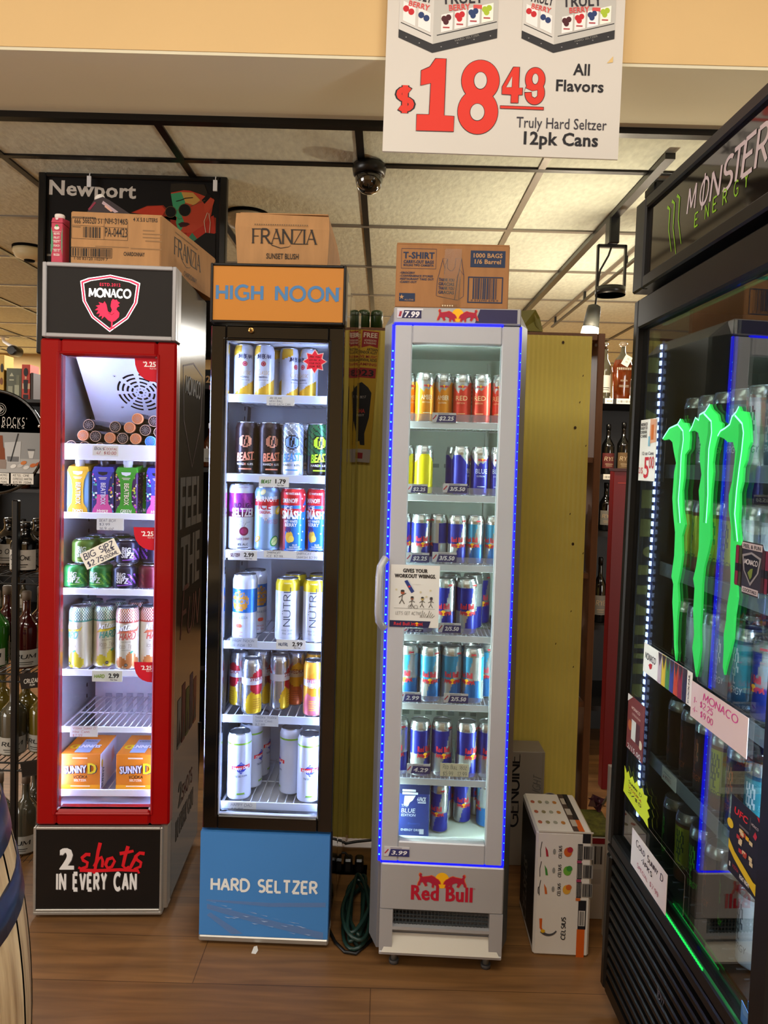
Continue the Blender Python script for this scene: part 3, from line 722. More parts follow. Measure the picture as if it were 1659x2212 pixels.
def bud(a, t):
    a = rep(a)
    if t > .93: return WHT
    if t > .55 + .0 * a: return ci('#8a2a92' if (a * .6 + t * 120) % 34 > 12 else '#a53aa8') if t > .63 else ci('#5d1648')
    if t > .515: return ci('#6e1440')
    return WHT
def bud_art(A, R, H):
    A.text(0, H * .94, .004, 'BLACK CHERRY', ink('#8a2a6a'), 2, w=.03); A.hand(0, H * .655, .011, 'BUD LIGHT', ink('#1d1238'), 2, 'c', t=.2, w=.056, serif=.12, thin=.12)
    A.text(0, H * .52, .023, 'SELTZER', ink('#f0eef2'), 2, bold=.04, w=.066)
    A.ell(.002, H * .3, .013, .0125, ink('#7a1740'), 2); A.ell(.002, H * .3, .008, .008, ink('#a22a62'), 3); A.line([(.002, H * .36), (.006, H * .42), (.02, H * .44)], .0009, ink('#777'+'777'), 2)
    for i in range(9): A.ell(-.012 + .003 * i, H * .36 + .004 * ((i * 7) % 5), .0007, .0007, ink('#5b5f68'), 2, 8)
    A.text(0, H * .17, .006, 'BLACK CHERRY', ink('#7a1740'), 2, bold=.02, w=.036); A.text(0, H * .09, .006, '8% ALC', ink('#333842'), 2, bold=.02); A.rect(-.015, H * .05, .015, H * .06, ink('#333842'), 2)
can_mesh('cherry_seltzer', .036, .188, bud, bud_art)
def ice(a, t):
    a = rep(a)
    if .76 < t < .88 and a < 62 and a > -70: return ci('#c4252c')
    if abs(a + 8) < 46 and .5 < t < .76 and t > .5 + abs(a + 8) / 46 * .14: return WHT
    return ci('#8fb2d8')
def ice_art(A, R, H):
    rd = ink('#b81f2c'); A.text(-.004, H * .775, .014, 'SMIRNOFF', ink('#f2f0f0'), 2, bold=.02, w=.066); A.text(-.008, H * .655, .017, 'ICE', rd, 2, bold=.03, w=.036); A.text(-.006, H * .59, .008, 'ORIGINAL', rd, 2, bold=.02, w=.034)
    A.hand(.01, H * .44, .014, 'Twisted', rd, 2, 'c', t=.06, w=.04, shear=.5)
    for x, y, c, r in ((.035, .64, '#e6cf3c', .013), (-.028, .2, '#d8b44a', .011), (-.012, .92, '#eee6a8', .009)): A.ell(x, H * y, r, r * .7, ink(c), 2, 16, 50); A.ell(x, H * y, r * .6, r * .35, ink('#f4efc4'), 3, 14, 50)
    A.ell(.022, H * .17, .016, .012, ink('#2f8f4a'), 2, 18, 60); A.ell(.0225, H * .17, .0125, .009, ink('#d8eaa8'), 3, 16, 60); A.line([(.013, H * .13), (.031, H * .21)], .001, ink('#5aa45c'), 4)
can_mesh('ice_can', .036, .182, ice, ice_art)
def smash(a, t):
    a = rep(a)
    if t > .93: return ci('#c8242c')
    if t > .80: return ci('#c8242c') if a < 70 - (.93 - t) * 200 else ci('#1f5fae')
    if t > .745 and a < 34: return ci('#2f74c4')
    if t > .69 and a < 44 - (.745 - t) * 300 + 30: return ci('#c8242c')
    if t > .62 and a < 10: return ci('#c8242c')
    if t < .62 and a < -36 + (t - .3) * 20: return ci('#8f2b3a')
    return ci('#1f6fbe')
def smash_art(A, R, H):
    w = ink('#eef0f4'); A.text(-.004, H * .9, .006, 'RED WHITE & BLUE', w, 2, bold=.02, w=.04); A.text(-.012, H * .775, .012, 'SMIRNOFF', w, 2, bold=.02, w=.044)
    A.text(-.016, H * .66, .011, 'ICE', w, 2, bold=.03); A.text(-.008, H * .53, .022, 'SMASH', w, 2, bold=.05, w=.056); A.text(-.008, H * .47, .007, 'RED WHITE', w, 2, bold=.02, w=.036); A.text(-.008, H * .41, .009, 'BERRY', w, 2, bold=.02, w=.034)
    A.ell(-.012, H * .25, .0105, .0165, ink('#e2b43a'), 2); A.ell(-.006, H * .22, .0075, .009, ink('#f0d25a'), 3); A.ell(-.015, H * .36, .008, .008, ink('#3f2f7a'), 3)
    for x, y in ((.024, .84), (.03, .72), (.022, .63), (.03, .53), (.02, .43), (.028, .33), (.014, .3), (.025, .2), (.033, .9)): A.star(x, H * y, .0032, .0014, 5, w, 2)
    for i, s in enumerate(('BLUE', 'RASPBERRY', 'CHERRY+CITRUS')): A.text(.004, H * (.115 - .033 * i), .004, s, w, 2, bold=.02)
can_mesh('smash_can', .036, .180, smash, smash_art)
def hn(a, t):
    a = rep(a)
    if ((a - 0) / 44) ** 2 + ((t - .64) / .17) ** 2 < 1: return ci('#e0a03a')
    return ci('#2f74c8') if .44 < t < .84 else WHT
def hn_art(A, R, H):
    b = ink('#3f7fc4')
    A.hand(0, H * .67, .012, 'HIGH', b, 2, 'c', t=.16); A.hand(0, H * .57, .012, 'NOON', b, 2, 'c', t=.16); A.text(0, H * .5, .004, 'HARD SELTZER', b, 2, w=.02)
    A.text(0, H * .345, .007, 'VODKA & SODA', ink('#3b5f8c'), 2, w=.05); A.ell(-.003, H * .24, .006, .0055, ink('#d8452f'), 2); A.ell(.003, H * .24, .006, .0055, ink('#e05a38'), 2); A.text(0, H * .13, .005, 'PEACH', ink('#c0503a'), 2); A.text(0, H * .08, .004, 'REAL VODKA', ink('#c0503a'), 2, w=.024)
can_mesh('noon_can', .0345, .188, hn, hn_art)
def nut(a, t): return ci('#d8c020') if t > .885 else WHT
def nut_art(A, R, H):
    k = ink('#3f4450'); A.text(0, H * .925, .004, 'PINEAPPLE', ink('#fff8d0'), 3, w=.02)
    A.hand(.008, H * .27, .019, 'NUTRL', k, 2, 'l', t=.1, w=H * .6, rot=90, shear=0); A.ell(-.0135, H * .46, .0012, .0012, k, 2, 10); A.ell(-.0135, H * .5, .0012, .0012, k, 2, 10)
    A.hand(0, H * .19, .005, 'Vodka Seltzer', k, 2, 'c', t=.1, w=.032); A.hand(0, H * .14, .005, 'Real Juice', k, 2, 'c', t=.1, w=.026); A.rect(-.02, H * .08, .02, H * .085, ink('#a8adb8'), 2)
can_mesh('pineapple_can', .034, .180, nut, nut_art)
def sved(c1, c2, c3, band):
    def p(a, t):
        a = rep(a)
        if .60 < t < .735: return ci(band)
        if t >= .735 and ((a - 22) / 46) ** 2 + ((t - .70) / .2) ** 2 < 1: return ci(c1)
        if t <= .6 and ((a - 12) / 46) ** 2 + ((t - .55) / .17) ** 2 < 1: return ci(c1)
        if ((a + 4) / 58) ** 2 + ((t - .16) / .30) ** 2 < 1: return ci(c2)
        return ci(c3) if c3 else SIL
    return p
def sved_art(c, c2, extra=None):
    def f(A, R, H):
        A.text(.006, H * .625, .0125, 'SVEDKA', ink(c), 2, bold=.01, w=.046)
        if extra: A.text(.004, H * .53, .008, extra, ink('#f6efe0'), 2, bold=.03, shear=.2, w=.034)
        for i in range(5): A.rect(-.008, H * (.29 - .04 * i), .014, H * (.305 - .04 * i), ink(c2), 2)
    return f
can_mesh('berry_vodka_can', .0285, .158, sved('#b01a28', '#e0b81e', None, '#d8dade'), sved_art('#8f1a26', '#c08a20'))
can_mesh('orange_vodka_can', .0285, .158, sved('#d8a41e', '#b4541c', None, '#c8b8a0'), sved_art('#7a2a20', '#8f3f18'))
can_mesh('tropical_vodka_can', .0285, .158, sved('#f2a02a', '#ef7f8c', '#f4b43c', '#f0ecec'), sved_art('#d84a7a', '#f6b43c', 'TROPICS'))
def dad(a, t):
    a = rep(a)
    return ci('#8fc43a') if (.915 < t < .945 or (.055 < t < .075 and abs(a) < 18)) else mat('can_milk', '#cfd3e0', .32, .12, noise=.02, nscale=20)
def dad_art(A, R, H):
    b, r = ink('#2f3fb0'), ink('#d8262c')
    A.poly([(-.020, H * .5), (0, H * .59), (.020, H * .5), (0, H * .41)], b, 2); A.poly([(-.0275, H * .475), (-.0275, H * .53), (.0275, H * .54), (.0275, H * .485)], r, 3)
    A.text(0, H * .482, .0085, 'Happy Dad', ink('#f4f2f4'), 4, bold=.03, shear=.25, w=.046, rot=2); A.text(0, H * .555, .0035, 'HARD', ink('#e8e8f4'), 4); A.text(0, H * .43, .0035, 'SELTZER', ink('#e8e8f4'), 4)
    A.text(0, H * .365, .0055, 'THE BIG POPPA', ink('#2a3158'), 2, bold=.01, shear=.2, w=.036); A.text(0, H * .095, .003, 'GLUTEN FREE', ink('#8890a8'), 2)
can_mesh('red_banner_can', .0335, .192, dad, dad_art)
def zona(band, fruit, leaf):
    def p(a, t):
        a2 = rep(a)
        if t > .84: return ci(band) if (int((a + 180) / 6.43 + .001) + int(t * 34)) % 2 else ci('#ddd8c4')
        if t > .825: return ci(band)
        for cx, cy, rx, ry in ((-30, .10, 26, .10), (8, .07, 24, .09), (26, .19, 24, .10), (52, .08, 26, .1)):
            if ((a2 - cx) / rx) ** 2 + ((t - cy) / ry) ** 2 < 1: return ci(fruit)
        return ci('#cfc6a4')
    def art(A, R, H):
        wh = ink('#e8e4da'); A.text(0, H * .775, .004, 'ORIGINAL', ink('#6a6450'), 2, w=.03, space=1.4)
        A.poly([(-.032, H * .58), (-.02, H * .64), (.03, H * .655), (.04, H * .7), (.034, H * .625), (-.014, H * .6)], ink(leaf), 2)
        for d, c_, l_ in ((.0012, '#4a4638', 3), (0, '#ecebe6', 4)): A.text(.001 + d, H * .65 - d, .016, 'AriZona', ink(c_), l_, bold=.05, w=.05, rot=4)
        A.hand(.002, H * .5, .019, 'HARD', ink(band), 3, 'c', t=.2, w=.046, shear=.35, rot=4); A.text(0, H * .455, .004, 'REAL BREWED', ink('#6a6450'), 2, w=.028)
        A.hand(0, H * .365, .011, 'Iced Tea', ink('#7a6a54'), 3, 'c', t=.1, w=.042, serif=.1); A.text(0, H * .325, .0035, 'WITH VODKA', ink('#6a6450'), 2, w=.026)
        A.ell(.016, H * .3, .006, .003, ink('#2f8a62'), 3, 12, 30); A.ell(0, H * .1, .0048, .0048, ink('#2c2a24'), 5); A.text(0, H * .09, .004, '5%', ink('#d8d4c4'), 6)
    return p, art
p_, a_ = zona('#4f8f7a', '#c9b62c', '#c9b02c'); can_mesh('lemon_tea_can', .033, .186, p_, a_)
p_, a_ = zona('#a8442f', '#b8743a', '#b05a34'); can_mesh('peach_tea_can', .033, .186, p_, a_)
def sipz(c1, c2, tc):
    def p(a, t):
        a = rep(a)
        if a > 8 and .12 < t < .8 and abs((a * .9 + t * 60) % 26 - 13) < 5: return ci(c2)
        return ci(c1)
    def art(A, R, H):
        A.text(-.01, H * .52, .014, 'BIG', ink(tc), 2, bold=.05, align='c', w=.024, rot=-6); A.text(-.006, H * .29, .016, 'SIPZ', ink(tc), 2, bold=.05, w=.034, rot=-4); A.line([(-.02, H * .2), (.02, H * .24)], .003, ink(c2), 2)
    return p, art
for k_, v_ in {'green_jar': ('#2c7a34', '#6aa83a', '#c4cfb0'), 'olive_jar': ('#4f6a1c', '#7f9a2c', '#b8bf9a'), 'purple_jar': ('#151022', '#8a4fa8', '#d8d4c8'), 'red_jar': ('#5a1420', '#7a2430', '#5a1420')}.items():
    p_, a_ = sipz(*v_); can_mesh(k_, .035, .074, p_, a_, neck=.72, dome=.016)
def bull(b, s_, up=None):
    def p(a, t):
        a = rep(a); x = (t - .45) * 62 + 12
        if t > .955: return SIL
        left = a < x
        return (ci(b) if left else s_) if t > .44 else (s_ if left else ci(up or b))
    def art(A, R, H):
        A.text(.0015, H * .475, .0135 * R / .0265, 'Red Bull', ink('#c22238'), 3, bold=.035, w=1.28 * R); bull_mark(A, .004, H * .40, .034 * R / .0265, 3)
        A.text(-.012, H * .84, .003, 'VITALIZES', ink('#8a94b8'), 3, w=.6 * R); A.rect(R * .55, H * .88, R * 1.0, H * .91, ink('#b03040'), 3)
    return p, art
BS = mat('can_silver', '#c4c9d0', .24, .7, noise=.03, nscale=20)
p_, a_ = bull('#15238a', BS); can_mesh('bull_can', .0250, .133, p_, a_); can_mesh('bull_can_tall', .0288, .152, p_, a_)
p_, a_ = bull('#2a86b4', BS, '#1f62a8'); can_mesh('pale_bull_can', .0250, .133, p_, a_); can_mesh('pale_bull_can_tall', .0288, .152, p_, a_)
def edition(c, word, tc):
    def p(a, t):
        a = rep(a)
        if t > .93: return SIL
        w_ = 14 + 52 * max(0, (t - .70) / .24)
        if t > .72 + .05 * cos(a / 7) and abs(a + 6) < w_: return BS
        return ci(c)
    def art(A, R, H):
        A.text(.002, H * .47, .0125, word, ink(tc), 3, bold=.0, w=R * 1.25); A.text(0, H * .4, .004, 'EDITION', ink(tc), 3, w=R * .8); bull_mark(A, .004, H * .74, .02, 3); A.rect(-.008, H * .2, .012, H * .215, ink(tc), 3)
    return p, art
for k_, v_ in {'amber_can': ('#d4831c', 'AMBER', '#f0e0c4'), 'coral_can': ('#c8352a', 'RED', '#e8c090'), 'lemon_can': ('#d8c81a', 'YELLOW', '#8a9a2a'), 'navy_can': ('#10168a', 'BLUE', '#b8c0e0')}.items():
    p_, a_ = edition(*v_); can_mesh(k_, .0250, .133, p_, a_)
def clawcan(c, d, m_):
    def p(a, t):
        a = rep(a)
        if t > .95: return SIL
        for k, l in ((-14, .42), (0, .3), (14, .46)):
            if abs(a - k - 4 * sin(t * 30)) < 4.5 and l < t < .82: return ci(m_)
        return ci(d) if t < .2 or t > .88 else ci(c)
    def art(A, R, H): A.hand(0, H * .2, .012, 'ENERGY', ink(m_), 3, 'c', t=.16, w=R * 1.2)
    return p, art
for k_, v_ in {'yellow_claw_can': ('#a8b41c', '#6a3a20', '#2a4a24'), 'black_claw_can': ('#0c0f0d', '#0c0f0d', '#4fd02f'), 'teal_claw_can': ('#2c8a9a', '#1d4a66', '#d8e4e8'), 'white_claw_can': ('#cfd4d8', '#b8bec4', '#5a6470'), 'dark_cocktail_can': ('#3a1c14', '#15100f', '#a8542a')}.items():
    p_, a_ = clawcan(*v_); can_mesh(k_, .0305, .158, p_, a_)
def place_can(key, loc, rz, label, group, lean=0.0):
    b, l, t = _CAN[key]
    o = put(b, 'beverage_can', None, loc, (lean, 0, rz)); tag(o, label, 'can', group)
    lo = put(l, 'lid', o); put(t, 'pull_tab', lo)
    return o

# ================================================================== COOLERS
def liner(x0, x1, y0, y1, z0, z1, m, t=.006, mb=None):
    """open-fronted inner box"""
    mb = mb or MB()
    mb.box(x0 - t, y0, z0 - t, x0, y1, z1 + t, m); mb.box(x1, y0, z0 - t, x1 + t, y1, z1 + t, m)
    mb.box(x0, y1, z0 - t, x1, y1 + t, z1 + t, m); mb.box(x0, y0, z0 - t, x1, y1, z0, m); mb.box(x0, y0, z1, x1, y1, z1 + t, m)
    return mb
def shell(mb, x0, x1, y0, y1, z0, z1, m, hx0, hx1, hz0, hz1, hy):
    """hollow cabinet body: side, back, top, bottom slabs round the liner"""
    mb.box(x0, y0, z0, hx0, y1, z1, m); mb.box(hx1, y0, z0, x1, y1, z1, m)
    mb.box(hx0, hy, z0, hx1, y1, z1, m); mb.box(hx0, y0, hz1, hx1, hy, z1, m); mb.box(hx0, y0, z0, hx1, hy, hz0, m)
    return mb
def slots(mb, x, y0, y1, z0, z1, step, m, face=1):
    z = z0
    while z < z1:
        for y in (y0, y1): mb.box(min(x, x + .0008 * face), y - .003, z, max(x, x + .0008 * face), y + .003, z + .012, m)
        z += step
    return mb
def wire_shelf(root, x0, x1, y0, y1, z, lip_up=.004, lip_dn=.014, lip_m=None, rods=14, wire=None, lip_t=.004):
    wire = wire or M_wire; mb = MB()
    for i in range(rods):
        x = x0 + .008 + (x1 - x0 - .016) * i / (rods - 1); mb.tube([(x, y0 + .003, z - .0022), (x, y1 - .004, z - .0022)], .0018, wire, 6)
    for y in (y0 + .004, (y0 + y1) / 2, y1 - .006): mb.tube([(x0 + .002, y, z - .0058), (x1 - .002, y, z - .0058)], .0022, wire, 6)
    for x in (x0 + .003, x1 - .003): mb.tube([(x, y0, z - .005), (x, y1, z - .005)], .0025, wire, 6)
    s = mb.build('wire_shelf', root)
    r = MB().box(x0, y0 - lip_t, z - lip_dn, x1, y0, z + lip_up, lip_m or M_white, .0008); r.build('price_rail', s)
    return s
def led(root, x, y, z0, z1, strength, hexc, w=.010):
    """diode strip on a side wall of the liner just behind the door post, shining across the shelves"""
    d = 1 if x < .18 else -1
    s = MB().box(min(x, x + .0012 * d), y - .001, z0, max(x, x + .0012 * d), y + w + .001, z1, M_white).build('led_strip', root); k = x + .0014 * d
    q = [(k, y, z0 + .01), (k, y + w, z0 + .01), (k, y + w, z1 - .01), (k, y, z1 - .01)]
    MB().add(q, [(0, 1, 2, 3) if d > 0 else (3, 2, 1, 0)], glow(hexc, strength)).build('diodes', s)

# ---------------------------------------------------------------- RED-FRAMED COOLER (left)
RED = Spot(-0.970, 2.0251, 0.0, -2.8)
def red_cooler():
    t = empty('display_cooler', RED.O, RED.rot); tag(t, 'slim drinks cooler with red door frame and lit rooster shield header', 'cooler')
    # body
    M_sidep = mat('side_panel_black', '#050505', .16, spec=.35)
    c = MB(); shell(c, .004, .374, .0365, .42, .03, 1.652, M_sidep, .034, .344, .292, 1.622, .385)
    c.box(.004, .05, 1.652, .374, .42, 1.855, M_sidep)
    c.box(.368, .038, .27, .3755, .05, 1.652, M_alu)                   # pale edge strip beside the door
    A = Art(); wt, rd = ink('#6a6662'), ink('#5e0c12')
    A.line([(.05, 1.60), (.19, 1.625), (.33, 1.60), (.31, 1.44), (.19, 1.30), (.07, 1.44), (.05, 1.60)], .006, rd, 1); A.hand(.19, 1.525, .05, 'MONACO', wt, 2, 'c', t=.18, w=.21, serif=.1)
    A.text(.19, 1.12, .15, 'FEEL', wt, 1, bold=.05, w=.30); A.text(.19, .93, .16, 'THE', wt, 1, bold=.05, w=.26)
    A.hand(.19, .78, .15, 'Fun', rd, 1, 'c', t=.1, w=.24, shear=.3)
    for i, cl in enumerate(('#8a8a86', '#6a1c26', '#54601e', '#3a1d4a', '#7a2a18')):
        A.rect(.05 + .055 * i, .45, .095 + .055 * i, .60 + .03 * (i % 2), ink(cl), 1); A.poly([(.05 + .055 * i, .46), (.095 + .055 * i, .46), (.0725 + .055 * i, .54)], ink('#141214'), 2)
    A.text(.08, .26, .07, '2', wt, 1, bold=.06, align='l'); A.hand(.13, .26, .06, 'shots', rd, 1, 'l', t=.12, w=.14); A.text(.17, .17, .06, 'IN EVERY CAN', wt, 1, bold=.05, w=.24)
    c.art(A, (.374, .045, 0), (0, 1, 0), (0, 0, 1)); c.build('cabinet', t)
    l = MB(); liner(.034, .344, .0402, .38, .295, 1.62, M_white, mb=l)
    slots(l, .0342, .075, .30, .36, 1.45, .036, M_dark); slots(l, .3438, .075, .30, .36, 1.45, .036, M_dark, -1)
    l.build('liner', t)
    # sloping evaporator cover with fan grille
    f = MB(); y0, z0, y1, z1 = .10, 1.617, .275, 1.435
    f.add([(.062, y0, z0), (.342, y0, z0), (.342, y1, z1), (.062, y1, z1), (.062, .378, z1), (.342, .378, z1), (.062, .378, z0), (.342, .378, z0), (.062, y1, z1 - .022), (.342, y1, z1 - .022), (.062, .378, z1 - .022), (.342, .378, z1 - .022)],
          [(0, 3, 2, 1), (3, 8, 9, 2), (8, 10, 11, 9), (0, 6, 10, 8, 3), (1, 2, 9, 11, 7)], M_white)
    A = Art(); L = hypot(y1 - y0, z1 - z0); cx, cy = .165, L * .50
    for i, r in enumerate((.026, .040, .054, .068)):
        for q in range(8):
            a0 = q * 45 + 8 + 11 * (i % 2) * 0; A.line([(cx + px_, cy + py_) for px_, py_ in arc(0, 0, r, r, a0, a0 + 33 - 0 * i, 6)], .006, M_dark, 1)
    A.ell(cx, cy, .006, .006, M_dark, 1, 12)
    for q in range(8): A.ell(cx + .014 * cos(q * pi / 4), cy + .014 * sin(q * pi / 4), .0018, .0018, M_dark, 1, 8)
    f.art(A, (.062, y1, z1), (1, 0, 0), (0, (y0 - y1) / L, (z0 - z1) / L), lift=.0006)
    g = f.build('fan_cover', t)
    for dx, dy in ((-.068, -.06), (.062, -.06), (-.068, .06), (.062, .06)):
        k = cy + dy; MB().lathe([(.005, 0), (.004, .002), (0, .0028)], M_chrome, 12).build('screw', g, (.062 + cx + dx, y1 + (y0 - y1) / L * k, z1 + (z0 - z1) / L * k), (radians(90 - 44), 0, 0))
    # door
    d = MB(); d.frame(.002, .270, .378, 1.652, .056, -.004, .040, M_red, .006, tb=.045, tt=.045)
    d.frame(.048, .300, .332, 1.617, .008, -.007, .0, M_red, .003)
    door = d.build('door', t)
    MB().box(.056, .008, .313, .325, .012, 1.609, M_glass).build('glass_pane', door)
    MB().frame(.054, .311, .327, 1.611, .004, .004, .016, mat('clear_gasket', '#c9cedb', .3)).build('gasket', door)
    for (z, s) in ((1.609, 1.0), (1.129, .95), (.742, .85)):
        A = Art(); r, w_ = ink('#c0142a'), ink('#ece6e6')
        R = .066 * s; A.poly([(0, 0)] + [(-R * (1 - ((90 - q) / 90) ** 2.0), -R * 1.05 * (1 - (q / 90) ** 2.0)) for q in (0, 15, 30, 45, 60, 75, 90)][::-1], r, 1)
        A.text(-.023 * s, -.026 * s, .014 * s, "2.25", w_, 2, bold=.05, w=.032 * s); A.text(-.014 * s, -.033 * s, .004, 'PLUS TAX', w_, 2, w=.018); A.rect(-.0425 * s, -.012 * s, -.0405 * s, -.016 * s, w_, 2)
        MB().art(A, (.325, .0075, z)).build('corner_sticker', door)
    # header
    h = MB(); h.frame(.010, 1.655, .376, 1.860, .011, -.012, .012, M_silver, .002); h.box(.010, .012, 1.655, .376, .052, 1.860, M_silver, .002)
    hd = h.build('header', t)
    A = Art(); pk, wh = glow('#e02045', .9), glow('#ffffff', 1.0)
    def shield(k, dy=0): return [(-.082 * k, .055 * k + dy), (-.06 * k, .064 * k + dy), (0, .075 * k + dy), (.06 * k, .064 * k + dy), (.082 * k, .055 * k + dy), (.075 * k, .0 * k + dy), (.05 * k, -.045 * k + dy), (0, -.083 * k + dy), (-.05 * k, -.045 * k + dy), (-.075 * k, .0 * k + dy)]
    pan = mat('header_panel_dark', '#14110f', .6, spec=.2, emit=.55, emit_hex='#2a2521'); sx = .1935; sz = 1.757
    def sh(k, m_, l): A.poly([(sx + x, sz + y) for x, y in shield(k)], m_, l)
    sh(1.0, wh, 1); sh(.965, pk, 2); sh(.90, wh, 3); sh(.87, mat('header_shield_dark', '#14110f', .6, spec=.2, emit=.7, emit_hex='#2a2521'), 4)
    A.text(sx, sz + .043, .0085, 'ESTD.2012', pk, 5, bold=.01, w=.056, space=1.2)
    A.hand(sx, sz + .013, .022, 'MONACO', wh, 5, 'c', t=.24, w=.112, serif=.13, thin=.12, shear=0, gap=.2)
    ro = [(.004, .006), (.008, .012), (.014, .009), (.018, .011), (.021, .006), (.027, .002), (.022, -.002), (.026, -.007), (.02, -.01), (.018, -.016), (.026, -.025), (.025, -.036), (.016, -.046), (.008, -.05), (.008, -.064), (.016, -.068), (.009, -.068), (.001, -.0675), (-.004, -.068), (.004, -.064), (.004, -.05), (-.004, -.046), (-.014, -.036), (-.022, -.044), (-.02, -.034), (-.03, -.038), (-.026, -.028), (-.036, -.03), (-.03, -.02), (-.04, -.02), (-.031, -.012), (-.038, -.008), (-.026, -.005), (-.03, .002), (-.018, -.001), (-.014, .005), (-.009, -.004), (-.007, -.013), (-.005, -.022), (.002, -.026), (.006, -.018), (.002, -.008)]
    A.poly([(sx + x * 1.02, sz + y * 1.02 - .004) for x, y in ro][::-1], pk, 6)
    A.line([(sx - .004, sz - .03), (sx + .006, sz - .036), (sx + .012, sz - .03)], .0012, pan, 7)
    MB().box(.021, -.006, 1.666, .365, .006, 1.849, pan).art(A, (0, -.006, 0)).build('lit_panel', hd)
    # kick panel
    k = MB(); k.frame(-.001, .022, .362, .268, .007, -.012, .004, M_alu, .0015); k.box(.352, .004, .022, .374, .044, .268, M_alu, .002); k.box(-.001, .004, .022, .352, .03, .268, M_black)
    kp = k.build('kick_panel', t)
    A = Art(); w_, r_ = ink('#d8d4d0'), ink('#c8141e')
    for d_, c_, l_ in ((.0016, '#5c5856', 1), (0, '#d8d4d0', 2)):
        A.text(.092 + d_, .146 - d_, .060, '2', ink(c_), l_, bold=.07, w=.034); A.hand(.176 + d_, .086 - d_, .046, 'IN EVERY CAN', ink(c_), l_, 'c', t=.27, w=.222, shear=0, gap=.36)
    X = .125; Zz = .145
    for s_ in ([(.034, .043), (.022, .044), (.010, .034), (.014, .026), (.026, .020), (.024, .008), (.008, .002), (.0, .006)],
               [(.062, .078), (.056, .052), (.048, .0), (.044, -.012)], [(.046, .008), (.056, .030), (.066, .036), (.070, .024), (.068, .006)],
               [(.098, .034), (.084, .030), (.078, .014), (.084, .004), (.096, .008), (.104, .024), (.098, .034)],
               [(.142, .068), (.134, .040), (.128, .010), (.136, .002), (.146, .008)], [(.118, .046), (.140, .050), (.158, .054)],
               [(.190, .046), (.176, .048), (.164, .038), (.168, .028), (.180, .020), (.178, .008), (.160, .0)],
               [(.004, -.002), (.05, -.004), (.12, -.001), (.172, -.004), (.174, -.012)], [(.166, .038), (.150, .006), (.140, .0)]):
        A.line([(X + a * .98, Zz + b) for a, b in s_], .0105, r_, 3, .0075)
    MB().box(.005, -.008, .028, .356, .004, .262, M_black).art(A, (0, -.008, 0)).build('printed_panel', kp)
    MB().box(-.002, -.010, .010, .362, .06, .022, M_alu, .003).box(.02, .06, .012, .36, .40, .03, M_black).build('plinth', t)
    for x in (.03, .34):
        for y in (.03, .38): MB().cyl((x, y, 0), .014, .014, M_black, 16).build('foot', t)
    for z, up, dn, n in ((1.326, .036, .010, 14), (1.156, .008, .010, 14), (.936, .007, .012, 14), (.698, .007, .012, 15), (.529, .007, .010, 16), (.341, .008, .012, 14)):
        wire_shelf(t, .040, .338, .056, .36, z, up, dn, None, n)
    MB().box(.036, .052, .296, .342, .375, .300, mat('liner_floor', '#cfd6ea', .3)).build('drip_tray', t)
    led(t, .0345, .0415, .31, 1.61, 135.0, '#b4c6ff'); led(t, .3435, .0415, .31, 1.61, 135.0, '#b4c6ff')
    b = MB()
    for i in range(7): b.box(.07 + .035 * i, .372, .46, .09 + .035 * i, .378, .53, mat('pale_plastic', '#c9cfdf', .4))
    b.build('rear_vent', t)
    return t
red_cooler()

